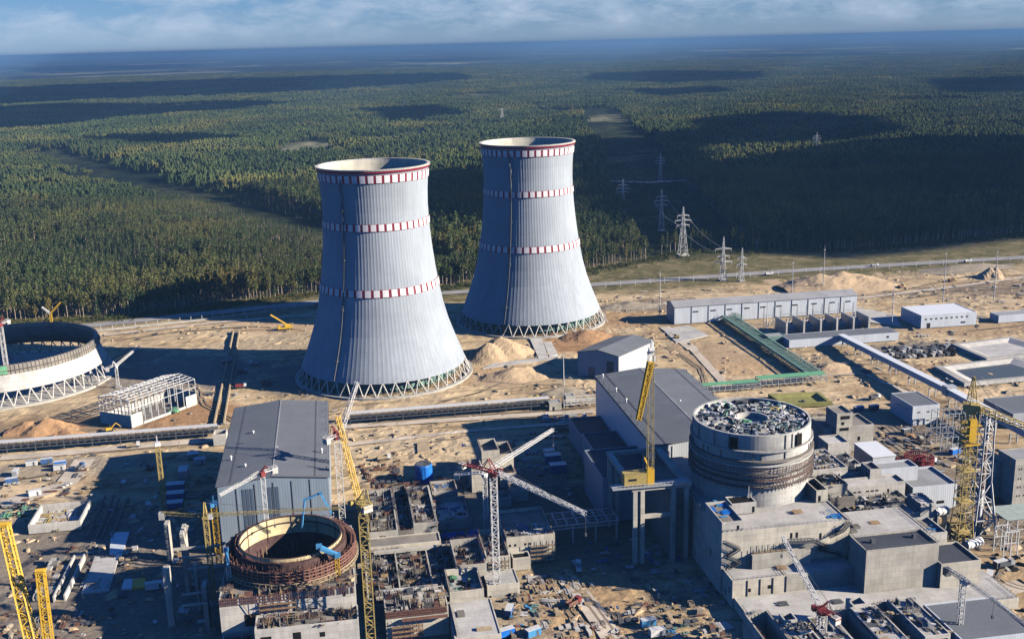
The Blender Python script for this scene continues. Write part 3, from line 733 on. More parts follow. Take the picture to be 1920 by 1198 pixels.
# unfinished tower
def stub_tower():
    c = (-238.0, 797.0); o = (c[0], c[1], 0)
    t = thing('unfinished_cooling_tower', 'short unfinished cooling tower ring on slanting legs at the left edge', 'cooling tower', o)
    pf = [(10, 67.2), (14, 65.6), (19, 63.7), (24, 61.9)]
    m = MB(); m.ring(o, [(r, z) for z, r in pf], 120); part(m, 'shell', 'conc_l', t, True)
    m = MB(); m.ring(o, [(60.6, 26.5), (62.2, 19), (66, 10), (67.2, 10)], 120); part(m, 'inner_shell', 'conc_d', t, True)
    m = MB(); m.ring(o, [(62.4, 20.6), (63.2, 20.6), (62.4, 26.6), (60.7, 26.6), (60.7, 24)], 120)
    for i in range(150):
        a = 2*math.pi*i/150; m.beam((c[0]+63.4*math.cos(a), c[1]+63.4*math.sin(a), 20.5), (c[0]+62.6*math.cos(a), c[1]+62.6*math.sin(a), 27.3), .25)
    m.ring(o, [(62.7, 23.4), (64.2, 23.4), (64.2, 23.6), (62.7, 23.6)], 120, close=True)
    part(m, 'climbing_formwork', 'deck_d', t)
    m = MB(); m.ring(o, [(63.8, 21.4), (63.3, 26.8)], 10, R(-90), R(-74)); part(m, 'green_netting', 'green', t)
    m = MB(); N2 = 54
    for i in range(N2):
        a = 2*math.pi*i/N2
        p = (c[0]+71*math.cos(a), c[1]+71*math.sin(a), 0)
        for s_ in (.5, -.5): q = 2*math.pi*(i+s_)/N2; m.tube(p, (c[0]+66.8*math.cos(q), c[1]+66.8*math.sin(q), 10.3), .44, 6)
    part(m, 'leg_ring', 'conc_l', t)
    m = MB(); m.ring(o, [(69.4, -.8), (69.4, .8), (73.6, .8), (73.6, -.8)], 92); m.ring(o, [(0, .35), (69.4, .35)], 60); part(m, 'basin', 'conc', t)
    m = MB()
    for i in range(60):
        r = 8+52*random.random()**.5; a = random.uniform(0, 6.28); x, y = c[0]+r*math.cos(a), c[1]+r*math.sin(a); m.box(x-.4, x+.4, y-.4, y+.4, .3, 7)
    part(m, 'inner_columns', 'conc', t)['kind'] = 'stuff'
stub_tower()
# ------------------------------------------------------------ turbine halls
def hall(name, label, u0, u1, v0, v1, ze, zr, wm, stripes=(), vents=()):
    t = thing(name, label, 'turbine hall', ((u0+u1)/2, (v0+v1)/2, 0)); um = (u0+u1)/2
    m = MB(); P = [(u0, 0), (u1, 0), (u1, ze), (um, zr), (u0, ze)]
    for v in (v0, v1): m.add([(x, v, z) for x, z in P], [(0, 1, 2, 3, 4) if v == v0 else (4, 3, 2, 1, 0)])
    m.quad((u0, v1, 0), (u0, v0, 0), (u0, v0, ze), (u0, v1, ze)); m.quad((u1, v0, 0), (u1, v1, 0), (u1, v1, ze), (u1, v0, ze))
    part(m, 'wall', wm, t)
    m = MB(); e = .6; d = .45
    for a, b in ((u0-e, um), (u1+e, um)):
        za = ze-.05
        m.add([(a, v0-e, za), (b, v0-e, zr), (b, v1+e, zr), (a, v1+e, za), (a, v0-e, za+d), (b, v0-e, zr+d), (b, v1+e, zr+d), (a, v1+e, za+d)],
              [(0, 3, 2, 1), (4, 5, 6, 7), (0, 1, 5, 4), (3, 7, 6, 2), (0, 4, 7, 3)])
    rf = part(m, 'roof', 'roof_g', t)
    m = MB(); m.box(um-.3, um+.3, v0-e, v1+e, zr+d-.1, zr+d+.12); part(m, 'ridge_cap', 'roof_l', rf)
    for a0, a1 in stripes:
        m = MB(); n = 3
        for i in range(n):
            x = u0+a0+(a1-a0)*(i+.12)/n; m.box(x, x+(a1-a0)*.76/n, v0-.12, v0+.1, 8, ze-2.5)
        part(m, 'window_strip', 'clad_d', t)
    for px in vents:
        p = at(px[0], px[1], ze+1.5); m = MB(); m.tube((p.x, p.y, ze-1), (p.x, p.y, ze+2.6), .45, 8); m.tube((p.x, p.y, ze+2.6), (p.x, p.y, ze+3.2), .8, 8, .4); part(m, 'roof_vent', 'steel_l', rf)
    m = MB()
    for k in range(10):
        v = v0+8+k*(v1-v0-14)/9
        for u in (u0+.5, u1-.5): m.tube((u, v, ze), (u, v, ze+2.2), .18, 5)
    part(m, 'roof_anchor', 'steel_d', rf)
    m = MB(); [m.box(u-.5, u+.5, v0, v1, ze+.35+(zr-ze)*f, ze+.5+(zr-ze)*f) for u, f in ((u0+6, .24), (u1-6, .24))]; part(m, 'roof_walkway', 'steel_d', rf)
    m = MB(); [m.box(u0+(u1-u0)*k/6-.12, u0+(u1-u0)*k/6+.12, v0-.22, v0-.02, 0, ze-.3) for k in range(1, 6)]; m.box(u0-.9, u0-.6, v0, v1, ze-.6, ze-.1); m.box(u1+.6, u1+.9, v0, v1, ze-.6, ze-.1); part(m, 'gutter', 'steel_d', t)
    m = MB(); m.box(u1-9, u1-4, v0-.14, v0, 0, 6); part(m, 'door', 'clad_d', t)
    return t
hall('turbine_hall', 'grey gabled turbine hall with dark window strips, behind the unfinished reactor', -60.5, -10.5, 476, 587, 33.5, 36.2, 'clad', ((10.5, 16), (22, 27.5)),
     ((433, 860), (520, 843), (475, 813), (603, 846), (460, 875)))
hall('turbine_hall', 'long grey turbine hall behind the tall round reactor, with low annexes on its shaded side', 147, 201.5, 478, 596, 33.5, 36.2, 'clad_l', (),
     ((1130, 706), (1155, 732), (1174, 752), (1275, 755), (1285, 780)))
m = MB(); MBv = m
# annexes on the shaded side of the second hall
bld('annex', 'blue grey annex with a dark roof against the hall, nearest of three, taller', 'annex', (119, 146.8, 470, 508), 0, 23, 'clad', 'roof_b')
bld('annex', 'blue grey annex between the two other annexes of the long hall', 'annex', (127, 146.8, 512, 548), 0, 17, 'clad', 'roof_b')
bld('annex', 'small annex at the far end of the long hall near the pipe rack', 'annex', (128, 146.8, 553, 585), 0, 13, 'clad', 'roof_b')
# ------------------------------------------------------------ reactors
def reactor_done():
    cu, cv, zt, zb, Rr = 180.0, 437.7, 60.0, 28.0, 26.0; o = (cu, cv, 0)
    t = thing('reactor_building', 'tall round concrete reactor with ringed galleries and a cluttered open top', 'reactor', (cu, cv, zb))
    m = MB(); m.ring(o, [(Rr, zb-.5), (Rr, zt+.6), (Rr-.9, zt+.6), (Rr-.9, zt-3)], 96); part(m, 'wall', 'conc_b', t, False)
    m = MB(); m.ring(o, [(7.2, zt-1.2), (Rr-.6, zt-1.2)], 72); part(m, 'top_deck', 'deck', t)
    m = MB(); m.ring(o, [(8.0, zt-1.3), (8.0, zt-.3), (7.2, zt-.3), (7.0, zt-4)], 64); m.ring(o, [(7.1, zt-3), (0, zt-3)], 48); part(m, 'inner_collar', 'conc_b', t)
    for z, w_, h, mt in ((53.0, 1.3, .7, 'conc_b'), (48.5, 1.7, .8, 'conc_d'), (46.6, 1.6, .5, 'conc_b'), (42.5, 1.8, .5, 'conc_d'), (40, 1.8, .4, 'rust_l'), (37, 1.6, .4, 'conc_d')):
        m = MB(); m.ring(o, [(Rr-.1, z), (Rr+w_, z), (Rr+w_, z+h), (Rr-.1, z+h)], 96)
        part(m, 'gallery', mt, t)
    m = MB(); rnd = random.Random(3)
    for i in range(130):
        a = 2*math.pi*i/130
        for z0, z1, q in ((36.4, 40, 1.7), (40, 43, 1.8), (42.9, 46.6, 1.7)):
            if rnd.random() < .78: m.beam((cu+(Rr+q)*math.cos(a), cv+(Rr+q)*math.sin(a), z0), (cu+(Rr+q)*math.cos(a+.02), cv+(Rr+q)*math.sin(a+.02), z1), .22)
    for z in (38.4, 41.4, 44.6, 45.6): m.ring(o, [(Rr+1.7, z), (Rr+1.9, z), (Rr+1.9, z+.2), (Rr+1.7, z+.2)], 96, close=True)
    part(m, 'rebar_cage', 'rust_l', t)
    m = MB()
    for z0, z1 in ((49, 52.9), (53.7, 60)):
        for i in range(46):
            a = 2*math.pi*i/46
            if rnd.random() < .35: m.beam((cu+(Rr+.2)*math.cos(a), cv+(Rr+.2)*math.sin(a), z0), (cu+(Rr+.2)*math.cos(a), cv+(Rr+.2)*math.sin(a), z1), .3)
    for i in range(48):
        a = 2*math.pi*i/48; m.beam((cu+(Rr+1.2)*math.cos(a), cv+(Rr+1.2)*math.sin(a), 53.6), (cu+(Rr+1.2)*math.cos(a), cv+(Rr+1.2)*math.sin(a), 54.8), .12)
    m.ring(o, [(Rr+1.15, 54.7), (Rr+1.28, 54.8)], 96)
    part(m, 'formwork_rail', 'steel_d', t)
    for a in (R(-62), R(-128)):
        m = MB(); x, y = cu+(Rr+.3)*math.cos(a), cv+(Rr+.3)*math.sin(a); m.rbox((x, y, 54), .8, 3.4, 5.2, a); part(m, 'opening', 'hole', t)
    m = MB(); a = R(-112); x, y = cu+(Rr+1.0)*math.cos(a), cv+(Rr+1.0)*math.sin(a); m.lattice((x, y, zb), (x, y, 38), 1.4, None, .16, .1, 1.6); part(m, 'stair_tower', 'steel_l', t)
    # formwork, bundles and machines on the top
    rnd = random.Random(8); m = MB(); mats = ['white', 'steel_d', 'green_d', 'steel', 'hole', 'conc_l', 'steel']
    for _ in range(560):
        r = rnd.uniform(8.4, 24.6); a = rnd.uniform(0, 6.283); p = (cu+r*math.cos(a), cv+r*math.sin(a), zt-1.2); m.cm = rnd.randrange(7); k = rnd.random()
        if k < .4: m.rbox(p, rnd.uniform(1.6, 4.6), rnd.uniform(.3, .9), rnd.uniform(.3, 1.8), a+rnd.choice((0, 1.57)), rnd.uniform(-.06, .06))
        elif k < .75: m.rbox(p, rnd.uniform(.8, 2.6), rnd.uniform(.8, 2.0), rnd.uniform(.4, 2.0), a)
        else:
            q = (p[0]+rnd.uniform(-2, 2), p[1]+rnd.uniform(-2, 2), p[2]+rnd.uniform(1, 2.4)); m.beam(p, (p[0], p[1], q[2]), .16); m.beam((p[0], p[1], q[2]), q, .16)
    d = solo(m, 'formwork', mats, (cu, cv, zt-1.2), 'white and dark formwork panels spread over the open top of the tall reactor', 'formwork', kind='stuff')
    for i, (px, mt, lab) in enumerate((((1352, 757), 'green', 'green tarpaulin heap at the back of the tall reactor top'), ((1395, 788), 'green', 'green tarpaulin heap in the middle of the tall reactor top'), ((1450, 766), 'ochre', 'yellow box on the tall reactor top'))):
        p = at(px[0], px[1], zt); m = MB(); 
        for k in range(5): m.rbox((p.x+rnd.uniform(-2, 2), p.y+rnd.uniform(-1.2, 1.2), zt-1.2), rnd.uniform(1.5, 3), rnd.uniform(1, 2), rnd.uniform(.8, 1.9), rnd.uniform(0, 3), rnd.uniform(-.15, .15))
        solo(m, 'tarpaulin' if mt == 'green' else 'crate', mt, (p.x, p.y, zt-1.2), lab, 'tarpaulin' if mt == 'green' else 'crate')
reactor_done()
def reactor_open():
    cu, cv, zt, zb = -26.0, 418.0, 30.0, 22.0; o = (cu, cv, 0)
    t = thing('reactor_building', 'low open reactor ring with a cream lined inside and rusty outer formwork', 'reactor', (cu, cv, 0))
    m = MB(); m.ring(o, [(20.9, 24.5), (20.9, 32.6)], 72); part(m, 'steel_liner', 'yel_lin', t, True)
    m = MB()
    for z in (29.4, 32.4): m.ring(o, [(20.3, z), (20.85, z), (20.85, z+.35), (20.3, z+.35)], 72, close=True)
    for i in range(0, 12):
        a = 2*math.pi*i/12; m.beam((cu+20.6*math.cos(a), cv+20.6*math.sin(a), 22), (cu+20.6*math.cos(a), cv+20.6*math.sin(a), 32.4), .2)
    part(m, 'stiffener', 'rust_d', t)
    m = MB(); m.ring(o, [(21.2, 20), (21.2, 31.4), (22.6, 31.4), (22.6, 20)], 72); m.ring(o, [(20.95, 8), (20.95, 24.45)], 72); part(m, 'inner_wall', 'rust_d', t)
    m = MB(); m.ring(o, [(24.2, 20), (24.2, 28.8), (25.6, 28.8), (25.6, 20)], 72); part(m, 'outer_wall', 'rust_d', t)
    m = MB(); rnd = random.Random(4)
    for i in range(64):
        a = 2*math.pi*i/64; r = 26.1
        m.beam((cu+r*math.cos(a), cv+r*math.sin(a), 23.4), (cu+r*math.cos(a), cv+r*math.sin(a), 29.8+rnd.uniform(-.5, .9)), .5)
        if i % 3 == 0: m.beam((cu+r*math.cos(a), cv+r*math.sin(a), 24), (cu+r*math.cos(a+.09), cv+r*math.sin(a+.09), 29), .2)
    for i in range(240):
        a = 2*math.pi*i/240
        r = 24.9; m.beam((cu+r*math.cos(a), cv+r*math.sin(a), 27), (cu+r*math.cos(a), cv+r*math.sin(a), 30.4+rnd.uniform(-1.2, 1.4)), .14)
        r = 22.0; m.beam((cu+r*math.cos(a), cv+r*math.sin(a), 30), (cu+r*math.cos(a), cv+r*math.sin(a), 32.4+rnd.uniform(-.9, .7)), .13)
    for z in (23.8, 25.2, 26.6, 28.0, 29.2): m.ring(o, [(26.0, z), (26.5, z), (26.5, z+.28), (26.0, z+.28)], 72, close=True)
    part(m, 'rebar_cage', 'rust_m', t)
    m = MB(); m.ring(o, [(25.6, 23.0), (27.2, 23.0), (27.2, 23.3), (25.6, 23.3)], 72, close=True)
    for i in range(72):
        a = 2*math.pi*i/72; m.beam((cu+27.1*math.cos(a), cv+27.1*math.sin(a), 23.2), (cu+27.1*math.cos(a), cv+27.1*math.sin(a), 25), .3)
        m.beam((cu+27.1*math.cos(a), cv+27.1*math.sin(a), 24.9), (cu+27.1*math.cos(a+.087), cv+27.1*math.sin(a+.087), 24.9), .3)
    part(m, 'gallery', 'ply', t)
    m = MB(); m.ring(o, [(0, 9), (21, 9)], 48); part(m, 'floor', 'rust_d', t)
    m = MB(); p = at(545, 1042, 13); m.lattice((p.x-1, p.y, 9), (p.x-1, p.y, 28), 1.8, None, .3, .18); [m.beam((cu+18.5*math.cos(a), cv+18.5*math.sin(a), 9), (cu+18.5*math.cos(a), cv+18.5*math.sin(a), 18+4*math.sin(a*9)), .35) for a in np.linspace(1.2, 5.2, 40)]; part(m, 'inner_scaffold', 'wood', t)
    debris('formwork', 'formwork and steel lying inside the open reactor ring', ['wood', 'ply', 'rust', 'steel_d'], [(cu-14, cu+14, cv-14, cv+14, 9.05)], 420, 6, 1, 3.4, 1.0)
reactor_open()
# ------------------------------------------------------------ right hand reactor block
def slits(n, a, step, w, z0, z1, side='F'): return [(side, a+i*step, a+i*step+w, z0, z1) for i in range(n)]
bld('reactor_podium', 'wide pale concrete podium carrying the tall round reactor', 'podium', (149.5, 206, 391, 476), 0, 28, 'conc_w', 'deck', .4,
    [('F', 30, 31, 22.5, 25), ('F', 32.4, 33.4, 22.5, 25), ('F', 43, 44, 21, 23.5), ('F', 50, 51, 21.5, 24), ('F', 43.6, 44.6, 15.5, 18), ('L', 12, 13.2, 12, 15), ('L', 40, 41.5, 18, 21)], 'opening', 'hole')
bld('corner_room', 'small concrete room on the podium corner with a blue tarpaulin on it', 'room', (149.6, 159, 391.4, 412), 28.05, 32.5, 'conc_l', 'deck_d', 1.2, [('F', 6.5, 7.5, 28.6, 30.6)], 'opening', 'hole')
b = blk((1372, 945), (1420, 942), 8, 33); bld('stair_room', 'low concrete room at the foot of the round reactor beside the ladder tower', 'room', b, 28.05, 33, 'conc_l', 'hole', .5, [('F', 9.3, 10.4, 28.3, 31)], 'opening', 'hole')
o = bld('stair_room', 'sunlit slanted concrete room against the right foot of the round reactor', 'room', (200, 205.5, 411, 425), 28.05, 33.5, 'conc_w', 'hole', 1.5, [('F', 1, 2.1, 28.3, 31)], 'opening', 'hole')
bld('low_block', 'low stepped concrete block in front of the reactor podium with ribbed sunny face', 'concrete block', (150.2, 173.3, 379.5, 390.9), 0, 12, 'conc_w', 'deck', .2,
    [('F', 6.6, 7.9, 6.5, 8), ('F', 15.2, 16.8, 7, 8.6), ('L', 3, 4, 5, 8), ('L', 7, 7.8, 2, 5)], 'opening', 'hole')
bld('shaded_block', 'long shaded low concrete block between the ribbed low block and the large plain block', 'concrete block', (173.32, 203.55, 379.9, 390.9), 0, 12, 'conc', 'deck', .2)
m = MB(); [m.box(150.2+x, 150.45+x, 379.2, 379.6, 0.6, 11.8) for x in (6.3, 11.8, 17.3, 23)]; part(m, 'pilaster', 'conc_d', [q for q in COL.objects if q.name == 'low_block'][0])
b = blk((1411, 1042), (1520, 1030), (1403, 1030), 18); bld('long_block', 'long narrow concrete box with a dark recessed roof standing on the low block', 'concrete block', (b[0], b[1], max(b[2], 381.5), 389.5), 12.02, 18, 'conc', 'deck_d', .8)
bld('terrace', 'wide pale concrete terrace below the low stepped block', 'terrace', (151, 262, 355, 379.4), 0, 4.6, 'conc_w', 'deck', .05)
bld('big_block', 'large plain concrete block with a flat dark roof and two roof hatches', 'concrete block', (203.6, 235.5, 371.5, 386), 4.62, 23.6, 'conc', 'roof_b', .9)
BB = [q for q in COL.objects if q.name == 'big_block'][0]
for px in ((1636, 1016), (1714, 1006)):
    p = at(px[0], px[1], 23); m = MB(); m.box(p.x-.8, p.x+.8, p.y-.8, p.y+.8, 22.5, 24.3); part(m, 'roof_hatch', 'steel_d', BB)
b = blk((1771, 1057), (1838, 1048), (1765, 1017), 15.4); bld('side_block', 'lower concrete block with dark sloping roof beside the large plain block', 'concrete block', (235.6, b[1], b[2], b[3]), 0, 15.4, 'conc_w', 'roof_b', .9)
bld('back_block', 'pale flat roofed slab behind the large plain block', 'concrete block', (206.1, 240, 386.1, 412), 0, 21.5, 'conc_l', 'deck', .2, [('L', 4, 5, 14, 16)], 'opening', 'hole')
for i, px in enumerate(((1577, 998), (1598, 996), (1604, 988))):
    p = at(px[0], px[1], 21.5); m = MB(); m.box(p.x-1.6, p.x+1.6, p.y-1.4, p.y+1.4, 21.3, 22.4); o = solo(m, 'skylight_box', ['conc_d'], (p.x, p.y, 21.3), ('square hatch curb at the left end of the pale slab roof', 'square hatch curb beside the edge of the pale slab roof', 'square hatch curb farther back on the pale slab roof')[i], 'hatch')
o = bld('parapet_room', 'small room with a deep blue sheet at the far corner of the pale slab', 'room', (240.1, 250, 389, 405), 0, 19, 'conc_l', 'deck_d', 1.2)
# rooms to the right of the round reactor
RM = [
 ('stepped_tower', 'tall stepped concrete tower with two wide openings at the top, behind the round reactor', (1570, 776), (1599, 773), (1540, 762), 24, 'conc', 'deck_d', [('F', 2, 7.5, 20.5, 22.5), ('F', 2.6, 4.4, 17.2, 19), ('F', 1.8, 7.2, 13.8, 15.6)]),
 ('square_plinth_block', 'square concrete base around the stepped tower behind the round reactor', (1546, 803), (1617, 780), (1520, 782), 15, 'conc', 'deck_d', [('F', 20, 21.5, 6, 8.5)]),
 ('roof_house', 'flat roofed concrete house just right of the round reactor', (1553, 832), (1592, 828), (1534, 817), 20, 'conc_l', 'deck', [('L', 4, 5.2, 14, 16.5)]),
 ('cluttered_room', 'open concrete room full of panels right of the round reactor wall', (1518, 882), (1588, 874), (1490, 846), 20, 'conc_l', 'deck', []),
 ('dark_room', 'shaded open concrete room between the cluttered room and the white roof', (1575, 888), (1634, 884), (1558, 850), 17, 'conc_l', 'roof_b', []),
 ('rough_block', 'rough stained concrete block with rubble on its roof near the round reactor', (1533, 912), (1588, 905), (1510, 892), 22, 'conc', 'deck_d', [('F', 2.2, 3.2, 17, 19.6)]),
 ('rough_ledge', 'lower stained concrete ledge below the rough block', (1556, 934), (1602, 928), (1532, 905), 17, 'conc_d', 'deck', []),
 ('slit_wall', 'long pale concrete block with a row of narrow windows', (1588, 912), (1692, 897), 9, 17, 'conc_l', 'deck', slits(3, 1.0, 2.4, 1.6, 13.2, 13.9)+slits(3, 10, 2.4, 1.6, 13.2, 13.9)+[('F', 21, 21.9, 11.6, 13.8)]),
 ('small_tower', 'small pale tower with a shaded square top beside the grey panel house', (1632, 880), (1650, 876), (1618, 866), 21, 'conc_l', 'roof_b', [('L', 2, 3.4, 15, 18)]),
 ('panel_house', 'pale panel clad house with grey roof in front of the rusty rings', (1652, 880), (1714, 868), (1642, 866), 19, 'clad_l', 'roof_l', []),
 ('grey_roof_house', 'wide building with a flat grey brown roof left of the yellow crane', (1712, 914), (1794, 905), (1714, 876), 12.7, 'clad_l', 'roof_l', [('F', 13, 17, 3, 4.5)]),
 ('square_box', 'open topped square concrete box right of the debris yard', (1727, 945), (1752, 940), (1703, 925), 17, 'conc_l', 'deck', [('L', 2, 3, 12, 14)]),
 ('debris_yard', 'walled concrete yard strewn with timber, steel and debris', (1604, 966), (1725, 950), (1600, 925), 12, 'conc_l', 'deck_d', []),
 ('ribbed_wall', 'pale concrete block with ribbed front below the debris yard', (1655, 967), (1718, 955), 10, 14, 'conc', 'deck', []),
 ('low_parapet', 'low pale concrete block between the debris yard and the slab', (1563, 985), (1655, 965), 9, 16.5, 'conc_l', 'deck', [('F', 2, 3, 12, 14.2)])]
RB = {}
for nm, lab, A_, B_, C_, z, wm, rm, ws in RM:
    b = blk(A_, B_, C_, z); RB[nm] = b
    bld(nm, lab, 'concrete room', b, 0, z, wm, rm, 1.0, ws, 'opening', 'hole')
b = blk((1637, 858), (1677, 853), (1602, 832), 13)
o = thing('white_roof_shed', 'shed with a bright white flat roof beside the rusty rings', 'shed', ((b[0]+b[1])/2, (b[2]+b[3])/2, 0))
m = MB(); m.box(*b, 0, 13); part(m, 'wall', 'clad_l', o); m = MB(); m.box(b[0]-.4, b[1]+.4, b[2]-.4, b[3]+.4, 13.01, 13.5); part(m, 'roof', 'roof_w', o)
for i, (p0, r, lab) in enumerate((((1676, 862), 7.2, 'rusty red rebar ring on the ground, nearer the white roof'), ((1723, 862), 7.4, 'rusty red rebar drum, the taller and farther from the white roof'))):
    p = at(p0[0], p0[1], 3); t = thing('rebar_ring', lab, 'rebar ring', (p.x, p.y, 0)); h = 3 if i == 0 else 5
    m = MB()
    for z in (0.2, h*.5, h): m.ring((p.x, p.y, 0), [(r, z), (r+.35, z), (r+.35, z+.35), (r, z+.35)], 40, close=True)
    for k in range(44): a = k*2*math.pi/44; m.beam((p.x+r*math.cos(a), p.y+r*math.sin(a), 0), (p.x+r*math.cos(a), p.y+r*math.sin(a), h+.5), .3)
    part(m, 'cage', 'red', t)
    m = MB()
    for k in range(6): a = k*math.pi/6; m.beam((p.x-r*math.cos(a), p.y-r*math.sin(a), h), (p.x+r*math.cos(a), p.y+r*math.sin(a), h), .25)
    m.ring((p.x, p.y, 0), [(r*.45, .2), (r*.45, h)], 24); part(m, 'spokes', 'red', t)
# bottom right row of unfinished cells (their tops are seen from above)
CR_ = [(1462, 1152, 1528, 1146, 'first'), (1615, 1140, 1672, 1130, 'second'), (1700, 1130, 1760, 1120, 'third')]
zc = 14.0
bld('cell_house', 'white roofed concrete cell with dark debris, left of the red and white luffing crane', 'cell', (153.5, 164, 300, 341), 0, zc, 'conc_l', 'deck', .6)
bld('cell_house', 'concrete cell behind the red and white luffing crane mast', 'cell', (166.5, 176, 316, 345), 0, zc-.6, 'conc_l', 'deck', .8, [('F', 1.5, 8, 9, 12)], 'opening', 'hole')
bld('cell_house', 'cluttered white roofed cell in the middle of the row', 'cell', (184.5, 195, 318, 347), 0, zc, 'conc_l', 'deck', .8, [('F', 1.4, 9, 9.5, 12.4)], 'opening', 'hole')
bld('cell_house', 'cluttered white roofed cell nearest the grey roofed shed', 'cell', (201.5, 211.5, 322, 350), 0, zc, 'conc_l', 'deck', .8, [('F', 1.4, 9, 9.5, 12.4)], 'opening', 'hole')
cell('pit_cell', 'deep shaded open pit at the left end of the row of cells', 'cell', (144, 153.4, 300, 352), 0, zc, 12, 'conc', 'deck_d', .6)
cell('pit_cell', 'open pit between the crane cell and the middle cell', 'cell', (176.2, 184.4, 300, 348), 0, zc-1, 9, 'conc', 'deck_d', .5)
cell('pit_cell', 'open pit between the middle cell and the last white roofed cell', 'cell', (195.2, 201.3, 300, 350), 0, zc-1, 9, 'conc', 'deck_d', .5)
bld('ladder_box', 'small concrete box at the back of the first white roofed cell', 'room', (156, 161, 341.2, 347), 0, zc+1, 'conc_l', 'deck_d', 1.5)
bld('ladder_box', 'small concrete box at the back of the middle cluttered cell', 'room', (186, 192, 347.2, 353), 0, zc+.6, 'conc_l', 'deck_d', 1.5)
bld('grey_shed', 'grey flat roofed shed with pale front wall at the lower right, under the slim crane', 'shed', (214, 243, 318, 345), 0, 13, 'clad_l', 'roof_g', .5, [('F', 9, 9.6, 7, 7.6), ('F', 11, 11.6, 7, 7.6)])
for nm, rect, n, sd, lab in (('debris', [(154, 163.5, 305, 340, zc-.6), (167, 175.5, 318, 343, zc-1.4), (185, 194.5, 320, 346, zc-.8), (202, 211, 324, 349, zc-.8)], 170, 21, 'dark timber and steel scattered on the white roofed cells'),):
    debris(nm, lab, ['hole', 'steel_d', 'ply', 'conc_d', 'conc_l'], rect, n, sd, .5, 2.6, .4)
def rr(nm, z, e=1): b = RB[nm]; return (b[0]+e, b[1]-e, b[2]+e, b[3]-e, z)
debris('debris', 'panels, steel and timber strewn over the rooms right of the round reactor', ['steel_d', 'conc_l', 'wood', 'white', 'hole', 'conc_d'],
       [rr('cluttered_room', 19), rr('rough_block', 21), rr('debris_yard', 11), rr('rough_ledge', 16), (189, 204, 428, 462, 27.6)], 420, 22, .5, 2.4, .4)
debris('debris', 'blue plastic sheets and pipes lying on the podium and rooms near the round reactor', ['blue', 'blue_l'], [(151, 158, 398, 411, 31.4), (198, 204, 394, 400, 27.6), (241.5, 249, 390, 398, 17.8)], 55, 23, .6, 1.8, .3)
debris('rubble', 'heaped dark rubble and steel on the rough block roof', ['hole', 'steel_d', 'conc_d'], [rr('rough_block', 21)], 90, 24, .6, 2.2, .6)
# zigzag stairs on the podium front
def stair(name, label, pts, w, mat='steel_d'):
    o = thing(name, label, 'stairs', (pts[0][0], pts[0][1], min(p[2] for p in pts)))
    m = MB()
    for a, b in zip(pts, pts[1:]):
        a, b = Vector(a), Vector(b)
        for d in (0, w):
            m.beam(a+Vector((0, -d, 0)), b+Vector((0, -d, 0)), .3); m.beam(a+Vector((0, -d, 1.1)), b+Vector((0, -d, 1.1)), .12)
            n = max(2, int((b-a).length/1.5))
            for i in range(n+1): q = a.lerp(b, i/n)+Vector((0, -d, 0)); m.beam(q, q+Vector((0, 0, 1.1)), .1)
        n = max(2, int((b-a).length/.7))
        for i in range(n): q = a.lerp(b, (i+.5)/n); m.box(q.x-.28, q.x+.28, q.y-w, q.y, q.z-.05, q.z+.05)
    part(m, 'flight', mat, o); return o
stair('zigzag_stairs', 'zigzag steel stairs on the left end of the podium front', [(151, 390.6, 24), (157, 390.6, 20.5), (151.5, 390.6, 17.5), (157.5, 390.6, 14.5), (152, 390.6, 12.2)], 1.6)
stair('zigzag_stairs', 'steel stairs and landings on the right end of the podium front', [(178, 390.6, 21.5), (190, 390.6, 20.8), (196, 390.6, 17.5), (192, 390.6, 16.5), (202, 390.6, 13.2)], 2.2)
stair('zigzag_stairs', 'steel stairs climbing to the podium deck beside the pale slab', [(196, 390.5, 22), (202, 390.5, 24.2), (205.5, 390.5, 27.8)], 2.0)
# ------------------------------------------------------------ left hand reactor block
PB = (-53, -1, 389, 446)
o = thing('reactor_podium', 'concrete podium under the open reactor ring, half shaded in front', 'podium', (-27, 417, 0))
m = MB(); walls(m, PB, 0, 22, .5, 21.4); part(m, 'wall', 'conc_l', o)
m = MB(); q = 64; vs = []
for i in range(q):
    a = 2*math.pi*i/q; ca, sa = math.cos(a), math.sin(a); k = min((26 if ca > 0 else 27)/max(1e-6, abs(ca))-.3, (27.9 if sa > 0 else 28.9)/max(1e-6, abs(sa))-.3)
    vs += [(-26+21.3*ca, 418+21.3*sa, 21.7), (-26+min(k, 60)*ca*.995, 418+min(k, 60)*sa*.995, 21.7)]
m.add(vs, [(2*i, 2*i+1, (2*i+3) % (2*q), (2*i+2) % (2*q)) for i in range(q)]); part(m, 'roof', 'deck_d', o)
for w in (('F', 9, 15, 10, 15), ('F', 47, 48, 18.5, 20.5), ('F', 27.5, 30, 12, 15), ('F', 34, 36, 12, 15)): part(win(MB(), PB, *w), 'opening', 'hole', o)
m = MB()
for i in range(78):
    x = -52.6+i*.66
    if random.random() < .9: m.beam((x, 388.8, 19.6), (x+random.uniform(-.1, .1), 388.8, 23.2+random.uniform(-.4, .5)), .18)
for z in (19.8, 21.2, 22.4): m.beam((-53, 388.7, z), (-26 if z > 20 else -10, 388.7, z), .22)
for i in range(7): x = -44+random.uniform(0, 36); m.beam((x, 388.5, 13), (x+random.uniform(-4, 4), 388.5, 20), .18)
part(m, 'rebar_fringe', 'rust', o)
bld('front_ledge', 'lower concrete ledge in front of the open reactor podium', 'concrete block', (-39.5, -.6, 377, 388.4), 0, 14.6, 'conc_l', 'deck_d', .8, [('F', 2, 6, 8, 11.5), ('F', 14, 17, 9, 12), ('F', 24, 26, 9, 11)], 'opening', 'hole')
bld('corner_wing', 'low concrete wing at the left front corner of the open reactor podium', 'concrete block', (-52.5, -40, 372, 388.5), 0, 8, 'conc_l', 'deck_d', 1.5)
